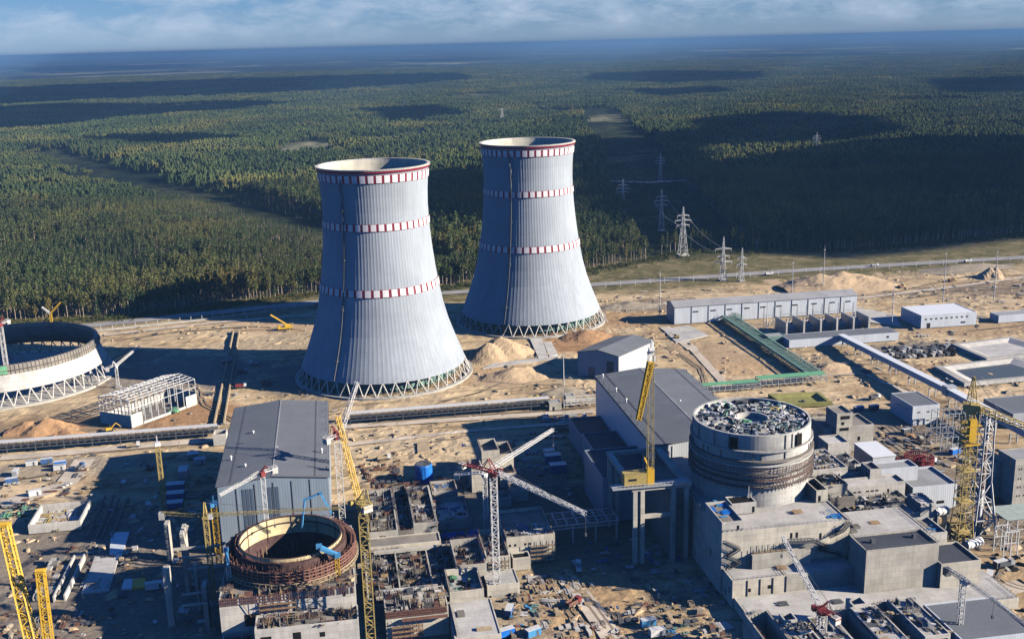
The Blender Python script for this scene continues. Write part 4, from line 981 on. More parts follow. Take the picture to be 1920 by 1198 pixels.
debris('formwork', 'brown formwork boards and rebar stacked around the open reactor podium', ['rust', 'rust_d', 'wood', 'deck_d' if False else 'steel_d', 'ply'], [(-52, -2, 389.6, 393.5, 21.7), (-10, -2, 389.6, 410, 21.7), (-52, -46, 395, 440, 21.7), (-38, -2, 378, 387.6, 13.8), (-51, -41, 373, 387, 6.5)], 330, 31, .6, 2.6, .35, .3)
# cells between the two reactors
Z3 = 10.0
cell('rebar_cell', 'long open concrete cell with dark formwork, right of the yellow luffing crane', 'cell', (6, 20, 462, 512), 0, Z3, 2.4, 'conc', 'deck_d', .7, 0)
cell('rebar_cell', 'narrow trench of pipes and rebar between two open cells', 'cell', (20.2, 27, 462, 516), 0, Z3-.5, 3.2, 'conc_d', 'hole', .6)
cell('rebar_cell', 'open cell lined with rusty formwork, left of the blue wrapped tank', 'cell', (27.2, 38.5, 464, 508), 0, Z3+1.5, 2.2, 'conc', 'rust_d', .9)
cell('rebar_cell', 'small open concrete cell with square shafts behind the rusty formwork cell', 'cell', (40, 53, 508, 522), 0, 7.5, 1.5, 'conc', 'deck_d', .5)
cell('sunken_room', 'low roofless room with white debris beside the rusty formwork cell', 'cell', (40, 56, 478, 506), 0, 5, 2.5, 'conc', 'deck', .5)
bld('front_wall_block', 'pale concrete block with two small dark windows below the open cells', 'concrete block', (6, 38.6, 452, 461.8), 0, 7.5, 'conc_w', 'deck_d', .4, [('F', 7, 8, 3.5, 5.6), ('F', 9.6, 10.6, 3.5, 5.6)], 'window', 'hole')
cell('rebar_cell', 'wide sunken cell full of rusty bars and boards between the pale blocks', 'cell', (3.5, 45, 402, 451.5), 0, 6.0, 2.2, 'conc', 'deck_d', .7, 2)
o = bld('front_block', 'large pale block crowned with rusty rebar, under the tall yellow crane', 'concrete block', (9.8, 34.5, 384, 401.6), 0, 12, 'conc_w', 'deck_d', .3)
m = MB()
for i in range(110): x = 10+i*.22; m.beam((x, 383.8, 9.8), (x+random.uniform(-.15, .15), 383.8, 12.8+random.uniform(-.6, .6)), .13)
for z in (10, 11, 12): m.beam((10, 383.6, z), (34, 383.6, z), .25)
m.box(16, 34, 381.4, 383.5, 8.9, 9.2)
part(m, 'rebar_fringe', 'rust', o)
cell('green_cell', 'open cell with green netting and scrap beside the large pale block', 'cell', (36.5, 50.5, 397, 417), 0, 11, 3, 'conc_w', 'deck', .6)
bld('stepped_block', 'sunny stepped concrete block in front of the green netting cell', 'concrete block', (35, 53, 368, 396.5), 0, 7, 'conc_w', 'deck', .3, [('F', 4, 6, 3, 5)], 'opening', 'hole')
cell('rough_cell', 'rough walled cell with hanging formwork behind the green netting cell', 'cell', (42, 55, 420, 446), 0, 10.5, 4, 'conc', 'deck_d', .6)
cell('white_cell', 'open pale concrete cell at the foot of the central white crane', 'cell', (55.4, 66, 424, 452), 0, 11, 3, 'conc_w', 'deck_d', .5)
cell('walled_deck', 'large walled concrete deck littered with white boxes, right of the central crane', 'cell', (66.5, 88.5, 437, 467), 0, 13, 1.6, 'conc_w', 'deck_d', .5)
W_ = [q for q in COL.objects if q.name == 'walled_deck'][0]
for a0 in (1, 3.4, 8, 10.2): part(win(MB(), (66.5, 88.5, 437, 467), 'F', a0, a0+1, 8.5, 9.6), 'opening', 'hole', W_)
bld('porch', 'small low concrete porch in front of the walled deck', 'concrete block', (68, 76, 430.5, 436.6), 0, 6, 'conc_w', 'hole', .8)
bld('rough_block', 'rough concrete base wall beneath the central white crane', 'concrete block', (53.6, 67.5, 410, 423.5), 0, 5, 'conc_w', 'deck', .3)
debris('debris', 'dark boards, rebar and scrap filling the cells between the two reactors', ['rust', 'conc', 'steel_d', 'conc_l', 'ply', 'conc_d', 'hole'],
       [(7, 19, 463, 511, 7.6), (20.8, 26.4, 463, 515, 6.3), (28, 37.5, 465, 507, 9.3), (4.5, 44, 403, 451, 3.8), (10.5, 34, 385, 401, 11.7), (56, 65.5, 425, 451, 8), (42.6, 54.4, 421, 445, 6.5)], 1300, 32, .5, 2.8, .45)
debris('debris', 'pale boxes and boards lying on the walled deck and roofless rooms', ['conc_l', 'white', 'ply', 'steel_d', 'blue_c'], [(67.5, 87.5, 438, 452, 11.4), (40.6, 55.4, 479, 505, 2.5), (40.5, 52.5, 508.6, 521.4, 6)], 190, 33, .5, 2.2, .5)
debris('formwork', 'blue formwork sheets laid behind the central cells', ['blue_c', 'blue'], [(40, 66, 462, 474, .05)], 90, 34, .8, 2.6, .3)
debris('formwork', 'yellow formwork beams stacked in front of the blue sheets', ['ochre', 'ochre', 'ply'], [(39.5, 53, 452, 460, .05)], 90, 35, .8, 2.6, .4, long=.8)
debris('netting', 'crumpled green netting in the open cell', ['green', 'green_d', 'hole'], [(38, 49.5, 398.5, 415, 8)], 70, 36, .8, 2.2, .5)
# concrete towers by the blue tank
for nm, A_, B_, C_, z, lab in (('shaft_tower', (903, 846), (936, 842), (895, 824), 18, 'square open topped concrete shaft, tallest beside the central crane jib'),
                               ('shaft_tower', (935, 852), (962, 848), (935, 828), 14, 'low broad concrete shaft right of the tallest shaft'),
                               ('shaft_tower', (884, 880), (905, 876), (868, 862), 13, 'narrow concrete shaft left of the central crane cab'),
                               ('shaft_tower', (938, 888), (967, 883), (937, 868), 8, 'small sunlit concrete room below the shafts')):
    b = blk(A_, B_, C_, z); cell(nm, lab, 'shaft', b, 0, z, 3, 'conc_w', 'deck_d', .6)
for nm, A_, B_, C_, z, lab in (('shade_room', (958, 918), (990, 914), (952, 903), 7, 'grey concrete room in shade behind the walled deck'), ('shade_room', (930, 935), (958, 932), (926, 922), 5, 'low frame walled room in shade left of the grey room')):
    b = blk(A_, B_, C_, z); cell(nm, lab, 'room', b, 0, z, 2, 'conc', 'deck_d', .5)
# steel platform in the shade
o = thing('steel_platform', 'blue grey steel frame platform in the shade below the long hall annex', 'platform', (100, 455, 0))
m = MB(); z = 9
for x in np.linspace(88, 122, 8): m.beam((x, 452, z), (x, 466, z), .7); 
for y in (452, 459, 466): m.beam((88, y, z), (122, y, z), .7); m.beam((88, y, z-1.6), (122, y, z-1.6), .5)
part(m, 'deck_frame', 'steel', o)
for x in (89, 100, 111, 121):
    for y in (452.2, 465.8): m = MB(); m.box(x-.4, x+.4, y-.4, y+.4, -.5, z-.36); part(m, 'column', 'steel', o)
# gantry frame beside the tall reactor
o = thing('concrete_gantry', 'tall concrete frame carrying a crane deck, left of the tall round reactor', 'gantry', (132, 440, 0))
for x in (122.5, 125.8, 140, 146):
    for y in (426.5, 470): m = MB(); m.box(x-.95, x+.95, y-.95, y+.95, -.5, 34.4); part(m, 'column', 'conc', o)
m = MB()
for y in (426.5, 470): m.box(121, 148, y-.8, y+.8, 34.41, 36.2); m.box(126.8, 139, y-.6, y+.6, 21, 22.8)
m.box(121, 123.5, 427.4, 469, 34.42, 36.1); m.box(145, 148, 427.4, 469, 34.42, 36.1); part(m, 'beam', 'conc', o)
m = MB(); m.box(112, 148, 424.6, 430, 36.21, 36.9); part(m, 'deck', 'steel', o)
m = MB(); [m.beam((112+i*1.8, 424.7, 36.9), (112+i*1.8, 424.7, 38), .1) for i in range(21)]; m.beam((112, 424.7, 38), (148, 424.7, 38), .12); part(m, 'railing', 'steel_l', o)
bld('stub_block', 'dark grey concrete block beneath the gantry, against the tall reactor', 'concrete block', (139, 149.2, 428, 470), 0, 30.5, 'conc_d', 'deck_d', .3)

def scaffold(label, x0, x1, y, z0, z1, d=1.6, mat='steel_d', step=2.4):
    t = thing('scaffold', label, 'scaffold', ((x0+x1)/2, y, z0)); m = MB(); n = max(1, int(abs(x1-x0)/step)); L_ = max(1, int((z1-z0)/2))
    for i in range(n+1):
        x = x0+(x1-x0)*i/n
        for yy in (y, y-d): m.beam((x, yy, z0), (x, yy, z1+1), .13)
        for k in range(1, L_+1): m.beam((x, y, z0+k*2), (x, y-d, z0+k*2), .1)
    for k in range(1, L_+1):
        for yy in (y, y-d): m.beam((x0, yy, z0+k*2), (x1, yy, z0+k*2), .12)
    for i in range(n): m.beam((x0+(x1-x0)*i/n, y-d, z0), (x0+(x1-x0)*(i+1)/n, y-d, z1), .09)
    part(m, 'frame', mat, t); m = MB()
    for k in range(1, L_+1): m.box(min(x0, x1), max(x0, x1), y-d+.1, y-.1, z0+k*2-.06, z0+k*2)
    part(m, 'planks', 'wood', t)
scaffold('scaffold on the sunlit front of the podium below the blue tarpaulin room', 163, 178, 390.7, 12.1, 20); scaffold('scaffold against the front of the walled deck by the central crane', 77, 88, 436.7, 0, 9)
scaffold('scaffold on the front of the large pale block below its rebar crown', 12, 24, 383.4, 0, 7.5, 1.6, 'rust'); scaffold('scaffold along the front of the open reactor podium above the ledge', -38, -24, 388.7, 14.7, 20, 1.4, 'rust')
scaffold('scaffold at the foot of the white cell under the central crane', 56, 65, 423.4, 5, 10); scaffold('scaffold in front of the slit windowed block right of the round reactor', 222, 236, 428, 12, 17) if False else None
for (x, y, z, lab) in ((160, 404, 28.1, 'stack of boards on the podium deck by the ladder tower'), (188, 402, 28.1, 'bundle of bars on the sunny podium deck'), (222, 398, 21.2, 'stack of forms on the pale slab behind the large block'), (174, 384.6, 12.05, 'low pile of planks on the stepped block roof'), (190, 366, 4.65, 'planks left on the wide terrace'), (168, 369, 4.65, 'second pile of planks on the wide terrace near its left end')):
    m = MB(); rr_ = random.Random(int(x)); [m.rbox((x+rr_.uniform(-.3, .3), y+i*.34, z+(i % 3)*.2), 4.2, .28, .2, rr_.uniform(-.06, .06)) for i in range(9)]; solo(m, 'plank_pile', rr_.choice(['wood', 'ply', 'steel_d']), (x, y, z), lab, 'planks')
def rail(parent_name, b, z):
    o = [q for q in COL.objects if q.name == parent_name][0]; m = MB()
    for (x0, y0, x1, y1) in ((b[0], b[2], b[1], b[2]), (b[0], b[2], b[0], b[3]), (b[1], b[2], b[1], b[3])):
        l = math.hypot(x1-x0, y1-y0); n = max(1, int(l/2))
        for i in range(n+1): x, y = x0+(x1-x0)*i/n, y0+(y1-y0)*i/n; m.beam((x, y, z), (x, y, z+1.1), .08)
        for h in (.6, 1.1): m.beam((x0, y0, z+h), (x1, y1, z+h), .07)
    part(m, 'railing', 'steel_d', o)
rail('reactor_podium', (150, 205.6, 391.3, 470), 28); rail('low_block', (150.6, 173, 379.8, 389), 12); rail('terrace', (151.4, 261, 355.3, 372), 4.6); rail('big_block', (203.9, 235.2, 371.8, 385.6), 23.6); rail('back_block', (206.5, 239.6, 386.5, 411.5), 21.5)

for (b, z, h, mt, lab) in (((38, 41, 384, 388), 6.7, 1.0, 'conc_d', 'square hatch upstand on the sunny stepped block'), ((44, 50, 372, 374), 6.7, .8, 'ply', 'low timber box on the sunny stepped block'), ((36, 37, 370, 395), 6.75, 1.6, 'conc', 'upstand wall along the left edge of the stepped block'), ((10, 32, 399, 400.6), 12.02, 1.4, 'conc_l', 'long pale concrete beam lying behind the rebar crown'), ((8, 36, 447, 449), 6.05, 1.2, 'conc', 'long concrete beam across the wide sunken cell')):
    m = MB(); m.box(*b, z, z+h); solo(m, 'concrete_beam' if 'beam' in lab else 'upstand', mt, ((b[0]+b[1])/2, (b[2]+b[3])/2, z), lab, 'beam' if 'beam' in lab else 'upstand')
# ------------------------------------------------------------ cranes
def hook_line(m, p, drop): m.beam(p, (p[0], p[1], p[2]-drop), .12); m.rbox((p[0], p[1], p[2]-drop-1.2), .7, .7, 1.2)
def luffer(label, base, top_z, tip, ctr, w=2.2, mast='white', jib='white', cab='red', jw=1.6, head=5.0, jp=0, group=None):
    """luffing tower crane: mast, slewing deck, cab, jib, counter jib, weights, A-frame, ropes"""
    bx_, by_, bz_ = base; t = thing('tower_crane', label, 'crane', base, group)
    m = MB(); m.lattice((bx_, by_, bz_), (bx_, by_, top_z), w, None, w*.12, w*.065, w*1.1, up=(0, 1, 0)); part(m, 'mast', mast, t)
    m = MB(); m.rbox((bx_, by_, bz_-.6), w*2.2, w*2.2, 1.2); part(m, 'foundation', 'conc', t)
    tip = Vector(tip); ctr = Vector(ctr); c = Vector((bx_, by_, top_z)); d = Vector((tip.x-c.x, tip.y-c.y, 0)).normalized(); a = math.atan2(d.y, d.x)
    e = Vector((ctr.x-c.x, ctr.y-c.y, 0)); e = e.normalized() if e.length > .1 else -d
    m = MB(); m.tube((c.x, c.y, top_z), (c.x, c.y, top_z+1.4), w*.75, 10); m.rbox((c.x, c.y, top_z+1.41), w*2.2, w*1.5, .5, a); part(m, 'slewing_ring', cab, t)
    s_ = Vector((-d.y, d.x, 0)); q = c+s_*w*.95+d*w*.7
    m = MB(); m.rbox((q.x, q.y, top_z+.6), 1.7, 1.5, 2.1, a); cb = part(m, 'cab', cab, t)
    m = MB(); g = q+d*.82; m.rbox((g.x, g.y, top_z+1.3), .12, 1.2, 1.1, a); part(m, 'window', 'glass', cb)
    p0 = c+d*w*.8+Vector((0, 0, 2)); m = MB(); m.lattice(p0, tip, jw, jw*.7, jw*.13, jw*.07, jw*1.15); part(m, 'jib', jib, t)
    ce = Vector((ctr.x, ctr.y, ctr.z)); m = MB(); b0 = c+e*w*.5+Vector((0, 0, 1.9)); sd = Vector((-e.y, e.x, 0))*w*.5
    for k in (-1, 1): m.beam(b0+sd*k, ce+sd*k, .45); m.beam(b0+sd*k+Vector((0, 0, 1.1)), ce+sd*k+Vector((0, 0, 1.1)), .12)
    n = max(2, int((ce-b0).length/1.6))
    for i in range(n+1): h = b0.lerp(ce, i/n); m.beam(h-sd, h+sd, .3)
    part(m, 'counter_jib', cab if jp else mast, t)
    m = MB(); h = ce+(b0-ce).normalized()*1.3; m.rbox((h.x, h.y, h.z-2.2), 2.4, w*1.1, 2.6, math.atan2(e.y, e.x)); part(m, 'counterweight', 'conc_l', t)
    hd = c+e*w*.9+Vector((0, 0, head+2)); m = MB()
    for k in (-1, 1): m.beam(c+d*w*.4+sd*k+Vector((0, 0, 1.9)), hd+sd*k*.3, .38); m.beam(b0+(ce-b0)*.3+sd*k, hd+sd*k*.3, .3)
    for f in (.3, .6, .85): m.beam(c+d*w*.4+sd+Vector((0, 0, 1.9))+(hd-c-d*w*.4-Vector((0, 0, 1.9)))*f-sd*f*.7, c+d*w*.4-sd+Vector((0, 0, 1.9))+(hd-c-d*w*.4-Vector((0, 0, 1.9)))*f+sd*f*.7, .2)
    part(m, 'a_frame', cab, t)
    m = MB(); m.beam(hd, p0.lerp(tip, .92), .12); m.beam(hd, ce, .12); hook_line(m, tip, min(8, max(2, tip.z*.3))); part(m, 'rope', 'steel_d', t)
    return t
def up(p, z): return (p[0], p[1], z)
# white crane between hall and yellow crane, jib lifted over the cooling tower
zt = hxy((-5.2, 492), 822)
luffer('white luffing crane at the corner of the gabled hall, jib raised towards the cooling tower', (-5.2, 492, 0), zt, (6, 503, zt+24), (-11, 487, zt+1.5), 2.8, 'white', 'white', 'red', 2.0)
zt = hxy((-38, 455), 892)
luffer('slim white crane behind the open reactor, arm lying low across the hall front', (-38, 455, 0), zt, up(at(412, 928, zt-2), zt-2), up(at(520, 876, zt+2.5), zt+2.5), 1.8, 'white', 'white', 'red', 1.3, 2.5)
p = at(932, 1112, 0); zt = hxy(p, 892)
luffer('central white crane with a red cab, long jib pointing down to the right', (p.x, p.y, 0), zt, up(at(1098, 963, zt-3), zt-3), up(at(862, 868, zt+1), zt+1), 2.6, 'white', 'white', 'red', 1.8, 5, 1)
zt = hxy((62, 470), 893)
luffer('second white crane just behind the central one, jib raised to the upper right', (62, 470, 0), zt, up(at(1037, 805, zt+6), zt+6), up(at(852, 890, zt), zt), 2.0, 'white', 'white', 'white', 1.7, 4, 0)
# tall yellow crane at the edge of the open reactor
p = at(697, 1215, 0); zt = hxy(p, 950)
t = luffer('tall yellow tower crane beside the open reactor with a steep solid boom', (p.x, p.y, 0), zt, (p.x-7, p.y+14, hxy((p.x-7, p.y+14), 780)), (p.x+2, p.y-4, zt+1), 3.4, 'ochre', 'yellow', 'ochre', 1.9, 6)
# red and white crane at lower right, jib to upper left
p = at(1537, 1240, 0); zt = hxy(p, 1150)
luffer('red topped white crane over the row of cells, thin jib leaning to the upper left', (p.x, p.y, 0), zt, up(at(1467, 1005, zt+14), zt+14), (p.x+3, p.y-7, zt+1), 2.6, 'white', 'white', 'red', 1.6, 4, 1)
# small cranes at the far left tower
p = (-231, 770, 0); zt = hxy(p, 612)
luffer('short red and white luffing crane inside the unfinished cooling tower', (-231, 770, .5), zt, (-238, 762, zt+12), (-226, 775, zt+3), 2.4, 'white', 'white', 'red', 1.8, 5)
p = at(222, 725, 0); zt = hxy(p, 690)
luffer('small white luffing crane between the unfinished cooling tower and the steel frame hall', (p.x, p.y, 0), zt, up(at(262, 648, zt+8), zt+8), (p.x-7, p.y-1, zt), 1.6, 'white', 'white', 'white', 1.3, 3)
t = thing('yellow_crane', 'yellow crane with two spread arms behind the unfinished cooling tower', 'crane', (-232, 905, 0))
z0 = hxy((-232, 905), 588); m = MB(); m.lattice((-232, 905, 0), (-232, 905, z0), 1.6, None, .3, .2); part(m, 'mast', 'yellow', t)
m = MB(); m.lattice((-232, 905, z0), (-223, 905, z0+9), 1.2, .8, .3, .2); part(m, 'jib', 'yellow', t); m = MB(); m.lattice((-232, 905, z0), (-238, 905, z0+6), 1.2, .8, .3, .2); part(m, 'counter_jib', 'white', t)
# saddle jib crane at the open reactor
def hammer(label, base, top_z, tip, back, w=1.9, mast='ochre', jib='ochre_d', tow=6.0, wt='conc_l'):
    t = thing('tower_crane', label, 'crane', base); x, y, z = base
    m = MB(); m.lattice((x, y, z), (x, y, top_z), w, None, .28, .16, up=(0, 1, 0)); part(m, 'mast', mast, t)
    c = Vector((x, y, top_z)); tip = Vector(tip); back = Vector(back); d = (tip-c); d.z = 0; d.normalize(); a = math.atan2(d.y, d.x)
    m = MB(); m.rbox((x, y, top_z), w*1.3, w*1.3, 1.2, a); part(m, 'slewing_ring', mast, t)
    m = MB(); m.lattice((x, y, top_z+1.2), (x, y, top_z+1.2+tow), w*.8, .5, .25, .15); part(m, 'tower_head', mast, t)
    m = MB(); m.lattice(c+Vector((0, 0, 1.6)), tip, 1.2, .9, .13, .07, 1.6); part(m, 'jib', jib, t)
    m = MB(); m.lattice(c+Vector((0, 0, 1.4)), back, 1.3, 1.2, .2, .12, 1.5); part(m, 'counter_jib', jib, t)
    m = MB(); m.rbox((back.x, back.y, back.z-2.6), 2.2, 2.2, 3.0, a); part(m, 'counterweight', wt, t)
    q = c+d*2.0; m = MB(); m.rbox((q.x, q.y, top_z-.2), 1.8, 1.5, 2.2, a); cb = part(m, 'cab', 'white', t)
    m = MB(); g = q+d*.92; m.rbox((g.x, g.y, top_z+.6), .12, 1.2, 1.1, a); part(m, 'window', 'glass', cb)
    hd = c+Vector((0, 0, 1+tow)); m = MB(); m.beam(hd, c.lerp(tip, .75)+Vector((0, 0, .4)), .12); m.beam(hd, back, .12); h = c.lerp(tip, .5); hook_line(m, h, 5); part(m, 'rope', 'steel_d', t)
    m = MB(); m.rbox((x, y, z-.5), w*2.4, w*2.4, 1.1); part(m, 'foundation', 'conc', t)
    return t
p = at(402, 1130, 0); zt = hxy(p, 972)
hammer('yellow crane with a level jib reaching across the back of the open reactor', (p.x, p.y, 0), zt, up(at(640, 952, zt+1.6), zt+1.6), up(at(303, 962, zt+1.4), zt+1.4))
p = at(1795, 1225, 0); zt = hxy(p, 1092)
hammer('slim pale crane with a level jib over the grey roofed shed at the lower right', (p.x, p.y, 0), zt, up(at(1925, 1170, zt+1.4), zt+1.4), up(at(1776, 1066, zt+1.4), zt+1.4), 1.6, 'steel_l', 'steel', 1.0, 'steel_d')
# lattice masts in the shaded yard
def mast(label, foot, topy, w, mat, head='white', name='lattice_mast'):
    zt = hxy(foot, topy); t = thing(name, label, 'crane mast', (foot[0], foot[1], 0)); m = MB(); m.lattice((foot[0], foot[1], 0), (foot[0], foot[1], zt), w, None, .3, .18, up=(0, 1, 0)); part(m, 'mast', mat, t)
    m = MB(); m.rbox((foot[0], foot[1], zt), w*1.5, w*1.5, 1.6, .3); m.beam((foot[0], foot[1], zt+1.6), (foot[0], foot[1], zt+5), .4); part(m, 'head', head, t)
    m = MB(); m.rbox((foot[0], foot[1], -.4), w*2.4, w*2.4, 1.0); part(m, 'foundation', 'conc', t); return t
p = at(310, 965, 0); mast('yellow lattice mast standing alone in the shaded yard, white box near its top', p, 835, 1.9, 'ochre')
p = at(412, 1060, 0); mast('short yellow lattice mast with a light blue head beside the open reactor', p, 948, 2.2, 'yellow', 'blue_l')
# crane on the gantry beside the tall reactor
t = thing('gantry_crane', 'yellow crane with a box shaped machine house on the concrete gantry', 'crane', (131, 427.5, 36.9))
b = (117.5, 127.6, 425.2, 433); m = MB(); m.box(117.5, 127.6, 425.4, 430.6, 37.4, 42.6); hs = part(m, 'machine_house', 'ochre', t)
m = MB(); m.box(119.5, 123, 425.28, 425.5, 39.6, 40.6); part(m, 'window', 'glass', hs); m = MB(); [m.beam((117.6+i*1.1, 425.6, 42.6), (117.6+i*1.1, 425.6, 43.8), .1) for i in range(10)]; part(m, 'railing', 'ochre', hs)
X = 129.6; zt = hxy((X, 427.5), 665)
m = MB(); m.box(128, 131.2, 426, 429, 36.95, 44); m.beam((129, 427, 44), (126.5, 426, 50), .5); part(m, 'slewing_tower', 'yellow', t)
m = MB(); m.lattice((X, 427.5, 44), (X, 427.5, zt), 2.6, 2.0, .16, .08, up=(0, 1, 0)); part(m, 'mast', 'ochre_d', t)
q = atd(1197, 787, 425.5); m = MB(); m.beam((X-.6, 425.5, zt-2.5), q, 1.5, 1.3); m.lattice((X-.6, 425.5, zt-2.5), q, 2.2, 1.6, .5, .3); part(m, 'boom', 'yellow', t)
m = MB(); m.rbox((X, 427.5, zt), 2.6, 2.2, 1.4); m.tube((X-1.2, 426.4, zt+2.4), (X+1.2, 426.4, zt+2.4), 1.1, 10); m.beam((X, 427.5, zt+1), (X+.4, 427.5, zt+6.5), .7); m.rbox((X+1.6, 427.5, zt-3), 1.0, 1.0, 2.2); part(m, 'boom_head', 'steel_l', t)
m = MB(); m.beam((X+1, 427, zt), (X+1, 427, 44), .14); part(m, 'rope', 'steel_d', t)
# big yellow derrick and white trestle on the right
p = at(1800, 1018, 0); zt = hxy(p, 775)
t = thing('tower_crane', 'tall weathered yellow crane tower beside a white steel trestle at the right', 'crane', (p.x, p.y, 0))
m = MB(); m.lattice((p.x, p.y, 0), (p.x, p.y, 12), 8, 6.4, .5, .3, 4); m.lattice((p.x, p.y, 12), (p.x, p.y, zt), 6.2, 5.0, .34, .17, 4.2, up=(0, 1, 0)); part(m, 'mast', 'mast_y', t)
m = MB(); m.lattice((p.x, p.y, 1), (p.x, p.y, zt-1), 2.8, 2.6, .22, .11, 3.4)
for z in np.arange(6, zt, 15): m.box(p.x-3.4, p.x+3.4, p.y-3.4, p.y+3.4, z, z+.2)
part(m, 'inner_mast', 'mast_y', t)
m = MB()
for z in (zt-14, zt-9, zt-5): m.box(p.x-3.6, p.x+3.6, p.y-3.6, p.y+3.6, z, z+.3)
m.rbox((p.x-.5, p.y-2.4, zt-12), 3.2, 2.2, 10); part(m, 'climbing_frame', 'yellow', t)
m = MB(); m.tube((p.x, p.y, zt), (p.x, p.y, zt+2), 2.4, 10); m.rbox((p.x, p.y, zt+2), 7, 5, 2.6, -.5); m.rbox((p.x+3, p.y-3, zt+1), 2, 2, 2.6); part(m, 'machine_deck', 'mast_y', t)
m = MB(); m.lattice((p.x, p.y, zt+4), (p.x, p.y, zt+17), 3.4, .6, .35, .2, 3); part(m, 'tower_head', 'mast_y', t)
jt = at(1945, 818, zt-1); m = MB(); m.lattice((p.x+2, p.y-1, zt+3), (jt.x, jt.y, zt+1), 2.6, 2.0, .32, .22, 2.6); part(m, 'jib', 'mast_y', t)
m = MB(); m.beam((p.x, p.y, zt+17), ((p.x+jt.x)/2, (p.y+jt.y)/2, zt+3), .15); part(m, 'rope', 'steel_d', t)
q = at(1833, 1000, 0); zt2 = hxy(q, 770)
t = thing('steel_trestle', 'tapering white steel trestle with a pipe inside, touching the yellow crane tower', 'trestle', (q.x, q.y, 0))
m = MB(); m.lattice((q.x, q.y, 0), (q.x, q.y, 26), 11.5, 5.6, .75, .4, 8.6); m.lattice((q.x, q.y, 26), (q.x, q.y, zt2), 5.5, 4.4, .6, .34, 4.6, up=(0, 1, 0)); part(m, 'frame', 'white', t)
m = MB(); m.tube((q.x, q.y, 6), (q.x, q.y, 22), 1.1, 10); m.tube((q.x, q.y, zt2-14), (q.x, q.y, zt2-2), 1.1, 10); part(m, 'pipe', 'white', t); m = MB(); m.tube((q.x, q.y, 22), (q.x, q.y, zt2-14), .8, 10); part(m, 'pipe', 'rust_l', t)
# two big yellow lattice booms at the lower left corner
def boom(label, a, b, w, mat='yellow'):
    t = thing('crawler_boom', label, 'crane boom', (b[0], b[1], b[2])); m = MB(); m.lattice(b, a, w, w*.85, w*.16, w*.085, w*.8, up=(0, 1, 0)); part(m, 'boom', mat, t)
    m = MB(); a_ = Vector(a); m.rbox((a_.x, a_.y, a_.z), w*1.2, w, .8); m.tube((a_.x-w*.5, a_.y-w*.3, a_.z+1), (a_.x+w*.5, a_.y-w*.3, a_.z+1), .8, 10); part(m, 'sheave_head', 'yellow', t)
    d = (a_-Vector(b)); m = MB(); o_ = Vector((w*.7, -w*.4, 0)); m.beam(Vector(b)+o_, a_+o_*.5, .16); part(m, 'rope', 'steel_d', t)
    return t
bz = 3.0; B1 = at(80, 1290, bz); A1 = B1+Vector((-8, 5, 0)); A1 = atd(8, 985, 380); 
boom('long yellow lattice boom leaning left at the lower left corner', atd(8, 985, B1.y+22), B1, 3.6)
B2 = at(84, 1290, bz)+Vector((1.5, 6, 0)); boom('shorter upright yellow lattice boom beside the long leaning one', atd(76, 1072, B2.y+5), B2, 3.0)
for q, lab, a in ((B1, 'yellow crawler crane carrying the long leaning boom, just below the picture edge', .2), (B2+Vector((3, 3, 0)), 'yellow crawler crane carrying the shorter boom', -.1)):
    t = thing('crawler_crane', lab, 'crane', (q.x, q.y, 0)); m = MB(); m.rbox((q.x, q.y-3, 1.4), 4, 7, 2.4, a); part(m, 'body', 'yellow', t)
    for s_ in (-1, 1): m = MB(); m.rbox((q.x+s_*3, q.y-3, 0), 1.2, 8, 1.35, a); part(m, 'crawler_track', 'steel_d', t)
# concrete pump booms
def pump(label, pts, r, mat='blue_l', base='yellow', bh=5):
    t = thing('pump_boom', label, 'concrete pump', pts[0]); m = MB()
    for i, (a, b) in enumerate(zip(pts, pts[1:])): m.beam(a, b, r*2*(1-.12*i), r*2*(1-.12*i))
    for a in pts[1:-1]: m.rbox((a[0], a[1], a[2]-r), r*3, r*3, r*2)
    part(m, 'arm', mat, t); m = MB(); p = pts[0]; m.lattice((p[0], p[1], p[2]-bh), (p[0], p[1], p[2]), 1.6, None, .3, .2); part(m, 'pedestal', base, t); return t
f = lambda x, y, v: tuple(atd(x, y, v))
pump('blue concrete pump boom arched above the back rim of the open reactor', [f(622, 962, 441), f(601, 924, 440), f(571, 937, 440), f(566, 990, 436)], .42, 'blue_l', 'white', 4)
pump('bright blue folded concrete pump on a yellow pedestal, front rim of the open reactor', [f(632, 1044, 399), f(598, 1024, 399), f(633, 1040, 397.5), f(600, 1029, 397.5)], .75, 'blue_l', 'yellow', 9)
pump('bright blue folded concrete pump standing at the left of the open reactor', [f(428, 1062, 405), f(424, 1030, 405), f(427.5, 1058, 404)], .6, 'blue_l', 'white', 9)
t = thing('mobile_crane', 'yellow mobile crane with its boom raised left, on the sand behind the nearer cooling tower', 'crane', up(at(535, 618), 0)); p = at(535, 618)
m = MB(); m.rbox((p.x, p.y, 1), 12, 3, 1.4, .2); m.rbox((p.x+2, p.y, 2.4), 5, 3, 2.2, .2); m.rbox((p.x-5, p.y-.8, 2.4), 2, 2.6, 1.6, .2); part(m, 'body', 'yellow', t)
m = MB(); q = atd(507, 590, p.y-4); m.beam((p.x+2, p.y, 4), q, 1.1); part(m, 'boom', 'yellow', t)
for dx in (-4.5, -2.5, 2.5, 4.5):
    m = MB(); x, y = p.x+dx*math.cos(.2), p.y+dx*math.sin(.2); m.tube((x+.3, y-1.5, .65), (x-.3, y+1.5, .65), .7, 10); part(m, 'wheel', 'hole', t)
